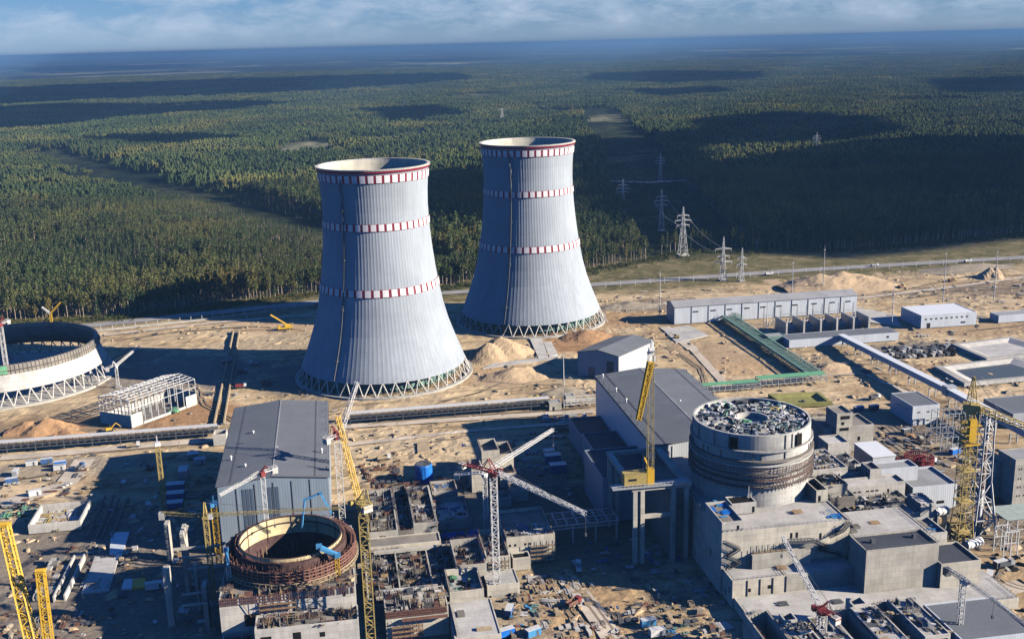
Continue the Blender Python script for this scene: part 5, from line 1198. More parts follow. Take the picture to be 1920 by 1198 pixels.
# ------------------------------------------------------------ buildings of the wider site
A_, B_, C_ = at(1083, 660, 17), at(1160, 669, 17), at(1226, 640, 17)
def gabled(name, label, A, B, C, ze, rise, wm, rm, extra=None):
    A, B, C = (Vector((p.x, p.y, 0)) for p in (A, B, C)); D = A+C-B; t = thing(name, label, 'building', tuple((A+C)/2)); z = Vector((0, 0, ze)); k = Vector((0, 0, ze+rise))
    P, Q = (A+B)/2, (C+D)/2; m = MB()
    m.add([A, B, B+z, P+k, A+z], [(0, 1, 2, 3, 4)]); m.add([C, D, D+z, Q+k, C+z], [(0, 1, 2, 3, 4)]); m.quad(B, C, C+z, B+z); m.quad(D, A, A+z, D+z); part(m, 'wall', wm, t)
    m = MB(); u = Vector((0, 0, .4)); o = (B-A).normalized()*.5; l = (C-B).normalized()*.5
    for e, s_ in ((A, -1), (B, 1)):
        f = D if e is A else C; a, b, c, d = e+z+o*s_-l, P+k-l, Q+k+l, f+z+o*s_+l
        m.add([a, b, c, d, a+u, b+u, c+u, d+u], [(0, 1, 2, 3), (7, 6, 5, 4), (0, 4, 5, 1), (2, 6, 7, 3), (0, 3, 7, 4)])
    part(m, 'roof', rm, t); return t, A, B, C, D
t, A, B, C, D = gabled('hangar', 'grey gabled hangar between the farther cooling tower and the long hall', A_, B_, C_, 17, 3, 'clad_g', 'roof_g')
d = (B-A).normalized(); n = Vector((d.y, -d.x, 0)); m = MB(); q = A+d*22; m.add([q+n*.1+Vector((0, 0, z)) if 0 else q+n*.1+d*x+Vector((0, 0, z)) for x, z in ((0, 2), (5, 2), (5, 13), (0, 13))], [(0, 1, 2, 3)]); m.box(q.x-.2, q.x+.2, q.y-.2, q.y+.2, 0, 13); part(m, 'stair_cage', 'steel_d', t)
m = MB(); q = A+d*8; m.add([q+n*.1+d*x+Vector((0, 0, z)) for x, z in ((0, 0), (5, 0), (5, 7), (0, 7))], [(0, 1, 2, 3)]); q2 = q+d*2.5; m.rbox((q2.x, q2.y, 7), 5.4, .3, .3, math.atan2(d.y, d.x)); part(m, 'door', 'clad_d', t)
# long switchgear hall
t, A, B, C, D = gabled('switchgear_hall', 'very long pale hall with a grey curved roof behind the transformers', Vector((269, 843, 0)), Vector((269, 822, 0)), Vector((428, 822, 0)), 14, 3.0, 'clad_l', 'roof_l')
for i in range(1, 11): m = MB(); x = 269+159*i/11; m.box(x-.15, x+.15, 821.7, 821.95, 0, 13.9); part(m, 'pilaster', 'steel_d', t)
for i, x in enumerate((18, 33, 47, 62, 76, 90, 104, 121, 137, 151)): m = MB(); m.box(269+x-2.3, 269+x+2.3, 821.85, 822.1, 9, 10); part(m, 'vent', 'hole', t)
# transformer bays: fire walls with transformers and busbars between
def bay(x, lab):
    t = thing('fire_wall', 'grey fire wall, '+lab, 'wall', (x, 772, 0), 'fire walls between the transformers'); m = MB(); m.box(x-.5, x+.5, 764, 785, 0, 11); part(m, 'slab', 'steel', t); m = MB(); m.box(x-.7, x+.7, 763.6, 764, 0, 11.1); part(m, 'column', 'conc_l', t)
bays = [at(px, 622, 0).x for px in (1460, 1496, 1531, 1565, 1600, 1633)]
ORD = ('nearest the green pipe rack', 'second from the green pipe rack', 'third from the green pipe rack', 'third from the white building', 'second from the white building', 'nearest the white building')
for x, lab in zip(bays, ORD): bay(x, lab)
def transformer(x, y, label):
    t = thing('transformer', label, 'transformer', (x, y, 0), 'transformers in the bays'); m = MB(); m.box(x-4.6, x+4.6, y-3.4, y+3.4, .6, 6.4); part(m, 'tank', 'steel', t)
    for s_ in (-1, 1):
        m = MB(); [m.box(x-3.6+i*1.0, x-3.2+i*1.0, y+s_*3.5-(1.3 if s_ < 0 else 0), y+s_*3.5+(1.3 if s_ > 0 else 0), 1, 6) for i in range(8)]; part(m, 'radiator', 'steel_l', t)
    for i in (-1, 0, 1): m = MB(); m.tube((x+i*2.4, y, 6.4), (x+i*2.4, y-1.2, 11), .45, 8, .22); part(m, 'bushing', 'steel_d', t)
    m = MB(); m.tube((x-3, y+1.4, 8), (x+3, y+1.4, 8), .9, 10); m.beam((x-2, y+1.4, 6.4), (x-2, y+1.4, 7.6), .3); m.beam((x+2, y+1.4, 6.4), (x+2, y+1.4, 7.6), .3); part(m, 'conservator', 'steel_l', t)
for i, (a, b) in enumerate(zip(bays, bays[1:])): transformer((a+b)/2-1, 774, 'grey transformer in the bay '+('beside the green pipe rack', 'second from the green pipe rack', 'in the middle of the row', 'second from the white building', 'closest to the white building')[i])
for i, x in enumerate(bays):
    t = thing('busbar_portal', 'slanting busbar portal '+ORD[i], 'portal', (x-5, 800, 0), 'busbar portals in front of the long hall')
    m = MB(); 
    for dx in (-5, 3): m.beam((x+dx, 797, 0), (x+dx, 797, 15.5), .55); m.beam((x+dx-1.2, 797, 11), (x+dx+1.2, 797, 11), .22)
    m.beam((x-6, 797, 9), (x+4, 797, 9), .35); part(m, 'frame', 'steel', t)
    m = MB(); [m.beam((x-4+k*2.5, 797, 9), (x-6+k*2.5, 780, 8), .16) or m.beam((x-4+k*2.5, 797, 9), (x-4+k*2.5, 821, 8), .16) for k in range(3)]; m.beam((x-8, 785, 1), (x-1, 790, 8), .5); part(m, 'busbar', 'steel_l', t)
# low long building with gallery conveyor
b = blk((1480, 638), (1677, 619), 17, 6.2)
o = bld('low_building', 'low long building with a dark grey roof in front of the transformers', 'building', b, 0, 6.2, 'clad_l', 'roof_g', .1, [('F', 78, 80, 2.5, 4)])
LB = b
o = bld('white_building', 'white flat roofed building with small windows right of the transformers', 'building', blk((1728, 592), (1830, 584), (1690, 575), 10.4), 0, 10.4, 'clad_l', 'roof_w', .3,
    [('F', 3+i*4.4, 4.8+i*4.4, 6.6, 7.8) for i in range(9)]+[('L', 3+i*5, 4.4+i*5, 6.4, 7.6) for i in range(2)]+[('F', 34, 38, 2.0, 3.4), ('F', 5, 8, 0, 4)])
bld('flat_house', 'low pale building with a flat roof at the right edge of the picture', 'building', blk((1873, 592), (1960, 584), (1862, 585), 6), 0, 6, 'clad_l', 'roof_l', .3)
bld('panel_building', 'small grey building with four white panels beside the conveyor gallery', 'building', blk((1712, 762), (1763, 758), (1670, 737), 12), 0, 12, 'clad_l', 'roof_g', .3,
    [('F', 3, 5, 7.6, 8.3), ('F', 9, 11, 7.6, 8.3), ('F', 3, 5, 2.2, 2.9), ('F', 9, 11, 2.2, 2.9), ('L', 6, 8, 7.8, 8.5), ('L', 14, 16, 7.8, 8.5)])
o = bld('workshop', 'grey roofed workshop at the right edge beyond the yellow crane jib', 'building', blk((1900, 776), (1990, 766), (1862, 745), 9), 0, 9, 'clad_g', 'roof_g', .2)
# tall apartment like service block at right edge
b = blk((1905, 862), (1990, 850), (1870, 843), 24)
o = bld('service_block', 'tall grey block with rows of small square windows at the right edge', 'building', b, 0, 24, 'conc', 'roof_l', .6,
    [('F', 2+i*3.6+j, 2.6+i*3.6+j, z, z+.9) for i in range(5) for z in (4.5, 9, 13.5, 18.5) for j in (0, 1.3)]+[('L', 3, 4.2, 20, 21.4), ('L', 9, 10.2, 20, 21.4)])
b2 = blk((1868, 866), (1886, 862), (1851, 857), 19); bld('service_tower', 'plain grey stair tower against the tall block at the right edge', 'tower', (b2[0], b[0]-.01, b2[2], b2[3]), 0, 19, 'conc', 'roof_b', .6, [('F', 3, 4.2, 8, 10)])
# conveyor gallery
t = thing('conveyor_gallery', 'long pale enclosed conveyor gallery running diagonally down to the right edge', 'gallery', (369.5, 620, 0))
def gal(m, x, y0, y1, z0, z1, w=5, h=3.6):
    m.add([(x-w/2, y0, z0), (x+w/2, y0, z0), (x+w/2, y1, z1), (x-w/2, y1, z1), (x-w/2, y0, z0+h), (x+w/2, y0, z0+h), (x+w/2, y1, z1+h), (x-w/2, y1, z1+h)],
          [(0, 3, 2, 1), (4, 5, 6, 7), (0, 1, 5, 4), (1, 2, 6, 5), (2, 3, 7, 6), (3, 0, 4, 7)]); return m
part(gal(MB(), 370.5, 586, 733, 8, 4), 'section', 'clad_l', t); part(gal(MB(), 369.6, 470, 584.5, 8.6, 8.3, 5), 'section', 'clad_l', t)
part(gal(MB(), 370.5, 585.6, 733.4, 11.62, 7.62, 5.4, .25), 'roof', 'roof_w', t); part(gal(MB(), 369.6, 469.6, 585, 12.22, 11.92, 5.4, .25), 'roof', 'roof_w', t)
m = MB(); m.box(366.5, 373.5, 583, 588.5, 7.5, 13.4); part(m, 'junction_house', 'clad_g', t)
for y in (480, 500, 520, 540, 560, 582, 605, 630, 655, 680, 705, 725):
    m = MB(); m.beam((368, y, 0), (368, y, 6), .7); m.beam((372.5, y, 0), (372.5, y, 6), .7); m.beam((368, y, 4), (372.5, y, 4), .5); part(m, 'trestle', 'conc_l', t)
# green pipe rack
t = thing('pipe_rack', 'green roofed steel pipe rack bending round the sandy yard', 'pipe rack', (310, 700, 0))
def rack(m, p, q, z, w, h, mat_roof=True):
    p, q = Vector(p), Vector(q); d = (q-p).normalized(); s_ = Vector((-d.y, d.x, 0))*w/2; L_ = (q-p).length; n = int(L_/4)
    for k in (-1, 1):
        for zz in (z, z+h): m.beam(p+s_*k+Vector((0, 0, zz)), q+s_*k+Vector((0, 0, zz)), .45)
        for i in range(n+1): c = p+d*(L_*i/n)+s_*k; m.beam(c+Vector((0, 0, z)), c+Vector((0, 0, z+h)), .35)
        for i in range(0, n): c = p+d*(L_*i/n)+s_*k; c2 = p+d*(L_*(i+1)/n)+s_*k; m.beam(c+Vector((0, 0, z+h*.5)), c2+Vector((0, 0, z+h*.5)), .2)
    for i in range(n+1): c = p+d*(L_*i/n); m.beam(c-s_+Vector((0, 0, z)), c+s_+Vector((0, 0, z)), .35)
    for i in range(0, n+1, 4):
        for k in (-1, 1): c = p+d*(L_*i/n)+s_*k; m.beam(c, c+Vector((0, 0, z)), .5)
    return m
def slab(m, p, q, z, w, th):
    p, q = Vector(p), Vector(q); d = (q-p).normalized(); s_ = Vector((-d.y, d.x, 0))*w/2; a, b, c, e = p-s_, p+s_, q+s_, q-s_
    u, v = Vector((0, 0, z)), Vector((0, 0, z+th)); m.add([a+u, b+u, c+u, e+u, a+v, b+v, c+v, e+v], [(0, 1, 2, 3), (7, 6, 5, 4), (0, 4, 5, 1), (1, 5, 6, 2), (2, 6, 7, 3), (3, 7, 4, 0)]); return m
a, b, c = at(1358, 592, 5), at(1532, 697, 5), at(1318, 728, 5); gx0, gx1 = a.x, b.x; gx = (a.x+b.x)/2
part(rack(MB(), (gx, a.y, 0), (gx, b.y, 0), 1.6, 11, 3.2), 'frame', 'green_d', t); part(rack(MB(), (gx+5, b.y-6, 0), (gx-42, b.y-6, 0), 2.2, 8.5, 3.2), 'frame', 'steel', t); part(rack(MB(), (gx-42.5, b.y-9, 0), (c.x-8, b.y-9, 0), 1.6, 7, 2.8), 'frame', 'steel', t)
m = MB()
for x in (-4, -2.6, -1, .6, 2.2, 3.8): m.tube((gx+x, a.y, 3.2), (gx+x, b.y, 3.2), .55, 8)
for i in range(int((a.y-b.y)/3.6)): m.beam((gx-5.6, b.y+i*3.6, 5.0), (gx+5.6, b.y+i*3.6, 5.0), .5)
part(m, 'pipe', 'green_d', t)
m = MB(); slab(m, (gx+4.9, a.y, 0), (gx+4.9, b.y-1, 0), 5.3, 1.6, .25); slab(m, (gx-4.9, a.y, 0), (gx-4.9, b.y-1, 0), 5.3, 1.2, .25); part(m, 'roof', 'green_d', t)
part(slab(MB(), (gx+5.4, b.y-5, 0), (gx-42, b.y-5, 0), 5.6, 7.4, .3), 'roof', 'green', t); part(slab(MB(), (gx-42.3, b.y-8, 0), (c.x-8, b.y-8, 0), 4.8, 6.2, .3), 'roof', 'green', t)
m = MB(); slab(m, (gx-3, a.y-2, 0), (gx+3, a.y+14, 0), 4.6, 3, .4); m.lattice((gx-9, a.y+2, 3), (gx-1, a.y+18, 8.5), 3, 2.4, .3, .2); m.lattice((gx+10, a.y-6, 3), (gx+1, a.y+18, 8.5), 3, 2.4, .3, .2); part(m, 'ramp_bridge', 'green_d', t)
o = bld('green_house', 'small pale green shed beside the green pipe rack and the low building', 'shed', blk((1440, 632), (1470, 628), 10, 6.5), 0, 6.5, 'green_d', 'roof_l', .2)
# grey pipe rack along the site, two lengths
def grey_rack(label, x0, x1, y, z):
    t = thing('pipe_rack', label, 'pipe rack', ((x0+x1)/2, y, 0)); part(rack(MB(), (x0, y, 0), (x1, y, 0), z, 5.4, 3.4), 'frame', 'steel_d', t)
    m = MB(); m.box(x0, x1, y-2.6, y+2.6, z-.35, z-.01); [m.tube((x0, y+dy, z+1), (x1, y+dy, z+1), .5, 8) for dy in (-1.6, 0, 1.5)]; part(m, 'pipe', 'steel_d', t)
    part(slab(MB(), (x0, y+.8, 0), (x1, y+.8, 0), z+3.7, 4.6, .25), 'roof', 'steel_l', t)
grey_rack('grey pipe rack crossing the sand left of the gabled hall', -230, -78, 641, 2.6); grey_rack('grey pipe rack crossing the sand between the two long halls', 2, 128, 643.5, 2.6)
cell('end_house', 'concrete end house of the left pipe rack against the gabled hall', 'house', blk((399, 815), (424, 812), 9, 7), 0, 7, 4, 'conc_l', 'deck_d', .6)
bld('pump_house', 'small grey flat roofed pump house at the end of the pipe rack', 'house', blk((1030, 756), (1052, 753), 7, 5), 0, 5, 'conc', 'roof_l', .3, [('F', 2, 3.4, 0, 2.4)])
bld('pump_house', 'pale tall pump house between the pipe rack and the open frames', 'house', blk((1061, 743), (1077, 741), 6, 6.5), 0, 6.5, 'conc_l', 'roof_l', .3)
t = thing('pipe_rack', 'open white steel pipe frame joining the pump house and long hall', 'pipe rack', (147, 644, 0)); part(rack(MB(), (137, 643, 0), (158, 643, 0), 2, 6, 3), 'frame', 'steel_l', t)
# steel frame hall at left
a, b_, c_ = Vector((-153, 681, 0)), Vector((-132, 667, 0)), Vector((-97, 705, 0)); d_ = a+c_-b_
t = thing('steel_frame_hall', 'half built hall of bare white steel frames on a concrete base', 'hall', tuple((a+c_)/2))
dl, dw = (c_-b_), (a-b_); zb, ze, zr = 7.0, 17.5, 20.0
m = MB()
def P_(s_, w_, z): q = b_+dl*s_+dw*w_; return (q.x, q.y, z)
for i in range(11):
    s_ = i/10
    for w_ in (0, .5, 1): m.beam(P_(s_, w_, 1), P_(s_, w_, ze if w_ != .5 else zr), .45)
    m.beam(P_(s_, 0, ze), P_(s_, .5, zr), .4); m.beam(P_(s_, .5, zr), P_(s_, 1, ze), .4)
for w_, z in ((0, ze), (1, ze), (.5, zr), (.25, (ze+zr)/2), (.75, (ze+zr)/2), (.12, ze+.6), (.38, zr-.6), (.62, zr-.6), (.88, ze+.6), (0, 12), (1, 12)): m.beam(P_(0, w_, z), P_(1, w_, z), .3)
for i in range(9): w_ = i/8; m.beam(P_(0, w_, zb), P_(0, w_, ze+(zr-ze)*(1-abs(w_-.5)*2)), .3)
for z in (10, 13.5, 17): m.beam(P_(0, 0, z), P_(0, 1, z), .3)
part(m, 'frame', 'steel_l', t)
m = MB(); q0, q1, q2, q3 = [Vector(P_(s_, w_, 0)) for s_, w_ in ((0, 0), (1, 0), (1, 1), (0, 1))]
def wall_seg(m, p, q, z0, z1, th=.5):
    p, q = Vector(p), Vector(q); d = (q-p).normalized(); s_ = Vector((-d.y, d.x, 0))*th/2
    m.add([p-s_+Vector((0, 0, z0)), q-s_+Vector((0, 0, z0)), q+s_+Vector((0, 0, z0)), p+s_+Vector((0, 0, z0)), p-s_+Vector((0, 0, z1)), q-s_+Vector((0, 0, z1)), q+s_+Vector((0, 0, z1)), p+s_+Vector((0, 0, z1))], [(0, 3, 2, 1), (4, 5, 6, 7), (0, 1, 5, 4), (1, 2, 6, 5), (2, 3, 7, 6), (3, 0, 4, 7)]); return m
wall_seg(m, q3, q0, 0, 8); wall_seg(m, q0, q0.lerp(q1, .16), 0, 8.5); wall_seg(m, q0.lerp(q1, .17), q0.lerp(q1, .82), 0, 1.6); wall_seg(m, q0.lerp(q1, .83), q1, 0, 7.5); wall_seg(m, q1, q2, 0, 9); wall_seg(m, q2, q3, 0, 6)
part(m, 'base_wall', 'conc_l', t); m = MB(); m.add([p+Vector((0, 0, .3)) for p in (q0, q1, q2, q3)], [(0, 1, 2, 3)]); part(m, 'floor', 'deck_d', t)
m = MB(); [m.beam(P_(s_, .15, zr-1.2+.1*k), P_(s_+.06, .95, zr-1.2), .5) for k, s_ in enumerate((.1, .25, .4))]; part(m, 'roof_beam', 'white', t)
m = MB(); p = at(325, 768, 1.6); [m.rbox((p.x+random.uniform(-3, 3), p.y+random.uniform(-3, 3), .8), 3, 2, random.uniform(.5, 1.4), random.uniform(0, 3)) for _ in range(6)]; solo(m, 'tarpaulin', 'green', (p.x, p.y, .8), 'green tarpaulin heap on the sill of the bare steel frame hall', 'tarpaulin')
# blue wrapped tank
p = at(795, 900, 0); t = thing('tank', 'round tank wrapped in bright blue tarpaulin near the central cells', 'tank', (p.x, p.y, 0)); m = MB(); prof = []
rnd = random.Random(2); vs = []; n = 40
for i in range(n):
    a = 2*math.pi*i/n
    for z, r in ((0, 4.6), (2.5, 4.9), (6, 4.8), (9, 4.7), (9.6, 4.3)): r += rnd.uniform(-.12, .12); vs.append((p.x+r*math.cos(a), p.y+r*math.sin(a), z))
m.add(vs, [(i*5+k, ((i+1) % n)*5+k, ((i+1) % n)*5+k+1, i*5+k+1) for i in range(n) for k in range(4)]); part(m, 'tarpaulin', 'blue', t)
m = MB(); m.ring((p.x, p.y, 0), [(4.3, 9.5), (0, 9.2)], 24); [m.tube((p.x+3.5*math.cos(i), p.y+3.5*math.sin(i), 9), (p.x+3.5*math.cos(i), p.y+3.5*math.sin(i), 10.6), .2, 5) for i in range(9)]; part(m, 'top', 'steel_d', t)
# basins at right
def basin(label, pts, depth, wm='conc_l', fm='deck', rim=2.2):
    """sunken concrete basin raised on a low bank"""
    P = [at(x, y, 1.2) for x, y in pts]; c = sum(P, Vector())/4; t = thing('basin', label, 'basin', (c.x, c.y, 0)); m = MB(); n = 4
    I = [c+(p-c)*.86 for p in P]; F = [c+(p-c)*.66 for p in P]
    vs = [(p.x, p.y, 0) for p in P]+[(p.x, p.y, 2.6) for p in P]+[(p.x, p.y, 2.6) for p in I]+[(p.x, p.y, .6) for p in F]
    m.add(vs, [f for k in range(n) for j in ((k+1) % n,) for f in ((k, j, n+j, n+k), (n+k, n+j, 2*n+j, 2*n+k), (2*n+k, 2*n+j, 3*n+j, 3*n+k))]); part(m, 'bank', wm, t)
    m = MB(); m.add([(p.x, p.y, .62) for p in F], [(0, 1, 2, 3)]); part(m, 'floor', fm, t)
MT['water'] = plain('murky basin water', (.10, .105, .07), .15, .1, .2, 0, .5)
basin('sloped concrete basin at the right, behind the steel stacks', [(1850, 676), (1990, 662), (1895, 634), (1785, 648)], 3)
basin('larger concrete basin with murky water in front of the sloped basin', [(1808, 722), (2010, 703), (1905, 672), (1752, 690)], 3, 'conc_l', 'water')
basin('olive lined pit behind the tall reactor', [(1470, 762), (1560, 757), (1535, 738), (1440, 742)], 2, 'tan_m', 'tan_m')
# pylons and masts
def pylon(label, x, y, h, arms, w=7.5, group='power line pylons', mat='steel_l'):
    t = thing('pylon', label, 'pylon', (x, y, 0), group); m = MB(); m.lattice((x, y, 0), (x, y, h*.55), w, w*.42, .38, .2, 5); m.lattice((x, y, h*.55), (x, y, h), w*.4, .6, .32, .18, 3); part(m, 'tower', mat, t)
    for f, l in arms: m = MB(); m.lattice((x-l, y, h*f), (x, y, h*f+.8), .3, 1.6, .25, .15, 2); m.lattice((x+l, y, h*f), (x, y, h*f+.8), .3, 1.6, .25, .15, 2); [m.beam((x+k*l, y, h*f), (x+k*l, y, h*f-3), .25) for k in (-1, 1)]; part(m, 'cross_arm', mat, t)
    m = MB(); m.rbox((x, y, -.2), w*1.3, w*1.3, .9); part(m, 'footing', 'conc_l', t); return t
A5 = ((.62, 7), (.72, 9), (.82, 6.5))
p = at(1280, 478, 0); pylon('tall lattice pylon standing on grass at the foot of the shaded forest', p.x, p.y, 52, A5, 9)
p = at(1355, 525, 0); pylon('lattice pylon with wide upper arm, left of two beside the far road', p.x, p.y, 42, ((.72, 8), (.55, 6), (.42, 9)), 5.5)
p = at(1390, 527, 0); pylon('slimmer lattice pylon, right of two beside the far road', p.x, p.y, 32, ((.7, 4), (.5, 5)), 4)
for px, h, lab in (((1168, 400), 46, 'pylon in the dark forest clearing, nearest the farther cooling tower'), ((1240, 432), 50, 'pylon in the dark forest clearing, behind the tall grass foot pylon'), ((1238, 340), 46, 'distant pylon by the dirt track up the clearing'), ((1530, 292), 45, 'lone distant pylon above the sunlit strip of trees')):
    p = at(px[0], px[1], 0); pylon(lab, p.x, p.y, h, A5, 6, mat='steel')
for px, h, lab in (((757, 210), 40, 'far pylon over the forest left of the farther tower'), ((942, 232), 44, 'far pylon over the forest straight above the farther tower')):
    p = at(px[0], px[1], 0); pylon(lab, p.x, p.y, h, ((.9, 11),), 14)
for (fx_, fy_), ty, lab in (((1237, 603), 505, 'slim lightning mast left of the very long hall'), ((1485, 550), 487, 'slim mast behind the long hall roof'), ((1543, 546), 460, 'tallest slim mast in front of the sand mound'), ((1768, 565), 467, 'slim mast behind the white building'), ((1863, 562), 462, 'slim mast at the right by the small sand heap'), ((1672, 610), 525, 'slim mast between the transformers and the white building'), ((1437, 628), 545, 'slim white mast in front of the transformer bays'), ((1057, 722), 660, 'slim mast by the hangar and the pump houses')):
    p = at(fx_, fy_, 0); h = hxy(p, ty); t = thing('lightning_mast', lab, 'mast', (p.x, p.y, 0), 'slim lightning masts'); m = MB(); m.tube((p.x, p.y, -.3), (p.x, p.y, h*.75), .42, 8, .28); m.tube((p.x, p.y, h*.75), (p.x, p.y, h), .26, 6, .05); part(m, 'pole', 'steel_l', t); m = MB(); m.rbox((p.x, p.y, h*.9), 2, .3, .3); part(m, 'lamp_arm', 'steel_l', t)
# power line wires on the first pylons
def span(name, label, pts, sag):
    m = MB()
    for a, b in zip(pts, pts[1:]):
        a, b = Vector(a), Vector(b); pr = a
        for i in range(1, 9): t_ = i/8; q = a.lerp(b, t_)-Vector((0, 0, sag*4*t_*(1-t_))); m.beam(pr, q, .14); pr = q
    solo(m, name, 'steel_l', tuple(pts[0]), label, 'wire')
p1, p2, p3 = at(1280, 478), at(1355, 525), at(1240, 432)
span('wire', 'power line wires from the grass foot pylon to the pylon by the road', [(p2.x+8, p2.y, 28), (p1.x+9, p1.y, 36), (p3.x+9, p3.y, 36)], 5); span('wire', 'lower power line wires along the dark clearing', [(p2.x-8, p2.y, 28), (p1.x-9, p1.y, 36), (p3.x-9, p3.y, 36)], 5)
# perimeter fence, both sides
def fence(label, pts, step=9, h=4.5, mesh_panels=True):
    P = [Vector((p[0], p[1], 0)) for p in pts]; t = thing('fence', label, 'fence', tuple(P[0])); m = MB(); k = MB()
    for a, b in zip(P, P[1:]):
        n = max(1, int((b-a).length/step))
        for i in range(n): q = a.lerp(b, i/n); m.box(q.x-.2, q.x+.2, q.y-.2, q.y+.2, -.5, h)
        wall_seg(k, a, b, -.4, 1.5, .12)
    part(m, 'posts', 'steel_l', t)
    if mesh_panels: part(k, 'panels', 'conc', t)
fence('long pale perimeter fence behind the unfinished cooling tower', [(-330, 905), (-199, 926), (-118, 941), (-22, 972)]); fence('pale perimeter fence along the far road at the right', [(250, 972), (455, 980), (700, 974), (900, 985)], 14, 5, False)
# ------------------------------------------------------------ earth heaps, ground works and loose things on the site
def mound(name, label, px, rx, ry, h, mat, seed, z0=-.5, peaks=3):
    c = at(*px); rnd = random.Random(seed); m = MB(); n = 34
    pk = [(rnd.uniform(-.45, .45), rnd.uniform(-.4, .4), rnd.uniform(.65, 1.0), rnd.uniform(.5, .8)) for _ in range(peaks)]; pk[0] = (0, 0, 1, .85); vs = []
    for j in range(n+1):
        for i in range(n+1):
            x, y = i/n*2-1, j/n*2-1; e = 0
            for a, b, hh, w in pk:
                d = math.hypot(x-a, y-b)/w; d += .22*noise.noise(Vector((x*2.3+seed, y*2.3, 1)))
                e = max(e, hh*max(0, 1-d))
            e += (.06*noise.noise(Vector((x*7, y*7, seed)))+.03*noise.noise(Vector((x*16, y*16, seed))))*min(1, e*4)
            vs.append((c.x+x*rx, c.y+y*ry, z0+max(0, e)*(h-z0)))
    m.add(vs, [(j*(n+1)+i, j*(n+1)+i+1, (j+1)*(n+1)+i+1, (j+1)*(n+1)+i) for j in range(n) for i in range(n)])
    return solo(m, name, mat, (c.x, c.y, z0), label, 'earth heap')
MT['sandpile'] = plain('heaped sand', (.46, .34, .21), .95, .16, .5); MT['sand_o'] = plain('orange earth', (.38, .225, .115), .95, .2, .4); MT['sand_g'] = plain('grey earth', (.27, .23, .175), .95, .2, .4)
for a in (('sand_mound', 'large tan sand mound in front of the farther cooling tower', (940, 662), 30, 26, 13, 'sandpile', 1), ('sand_mound', 'lower sand mound with a ragged dark side, before the large tan one', (965, 706), 30, 17, 7, 'sandpile', 2),
          ('sand_mound', 'low greenish sand mound beside the pump houses and pipe rack', (1055, 736), 22, 9, 4.5, 'sand_g', 3), ('sand_mound', 'broad pale sand mound beyond the very long hall', (1580, 534), 62, 42, 13, 'sandpile', 4),
          ('sand_mound', 'small pale sand heap at the right by the far road', (1856, 520), 16, 16, 10, 'sandpile', 5), ('earth_mound', 'orange earth mound left of the bare steel frame hall', (86, 806), 24, 14, 8, 'sand_o', 6),
          ('earth_mound', 'second smaller orange earth mound nearer the left pipe rack', (130, 818), 18, 8, 5, 'sand_o', 7), ('earth_mound', 'brown earth mound behind the small white luffing crane', (262, 668), 22, 14, 6, 'sand_g', 8),
          ('earth_mound', 'shaded grey earth heap between the nearer tower and steel frame hall', (290, 695), 24, 14, 5, 'sand_g', 9), ('earth_mound', 'dark earth bank along the right road', (1810, 505), 60, 14, 5, 'sand_g', 10),
          ('sand_mound', 'orange dug bank right of the farther cooling tower', (1100, 632), 26, 22, 6, 'sand_o', 11), ('earth_mound', 'dug earth heap at the corner of the very long hall', (1180, 575), 30, 14, 5, 'sand_g', 12),
          ('earth_mound', 'low earth heap behind the conveyor gallery', (1800, 600), 26, 12, 4, 'sand_g', 13), ('sand_mound', 'sandy bank beside the green pipe rack', (1560, 690), 22, 18, 4, 'sandpile', 14)):
    mound(*a)
def clods(label, rects, n, seed, mats, smax=2.4, name='earth_heaps'):
    """many small clods and ruts of dug earth"""
    rnd = random.Random(seed); m = MB(); ar = [(b[1]-b[0])*(b[3]-b[2]) for b in rects]
    for _ in range(n):
        b = rnd.choices(rects, ar)[0]; x, y = rnd.uniform(b[0], b[1]), rnd.uniform(b[2], b[3]); r = rnd.uniform(.5, smax)*rnd.uniform(.5, 1); k = rnd.randrange(8, 11); a = rnd.uniform(0, 3.1); el = rnd.uniform(1, 2.8); h = r*rnd.uniform(.2, .5)
        m.cm = rnd.randrange(len(mats)); ca, sa = math.cos(a), math.sin(a); vs = []
        for q, z in ((1, -.5), (.6, h*.72)):
            for i in range(k):
                t = 2*math.pi*i/k; u, v = r*el*q*math.cos(t)*rnd.uniform(.75, 1.25), r*q*math.sin(t)*rnd.uniform(.75, 1.25); vs.append((x+u*ca-v*sa, y+u*sa+v*ca, z))
        vs.append((x, y, h)); m.add(vs, [(i, (i+1) % k, k+(i+1) % k, k+i) for i in range(k)]+[(k+i, k+(i+1) % k, 2*k) for i in range(k)])
    b = rects[0]; return solo(m, name, mats, (b[0], b[2], 0), label, 'earth', kind='stuff')
EM = ['sandpile', 'sand_g', 'sandpile', 'sandpile']
clods('small heaps and ruts of dug earth over the sandy ground round the cooling towers', [(-300, 100, 880, 930), (-110, -40, 640, 760), (-60, 0, 780, 940), (90, 240, 655, 740), (215, 270, 740, 930), (90, 160, 650, 800)], 260, 41, EM)
clods('rutted earth heaps over the right part of the site', [(255, 330, 640, 810), (320, 480, 640, 735), (375, 560, 560, 720), (430, 640, 740, 960), (260, 430, 845, 940), (255, 380, 560, 640)], 420, 42, EM)
clods('rutted earth and dirt heaps over the lower left yard', [(-230, -36, 260, 635), (-200, -65, 430, 560), (-150, -60, 380, 470), (-250, -130, 640, 700)], 260, 43, EM)
clods('dug earth around the middle yard between the reactors', [(2, 140, 540, 640), (70, 150, 355, 430), (0, 60, 540, 600)], 160, 44, EM, 1.8)
clods('dark dug earth at the right edge by the trestle', [(270, 380, 380, 470), (300, 360, 480, 560), (262, 300, 350, 400)], 180, 45, ['sand_g', 'sand_o', 'sandpile', 'hole'])
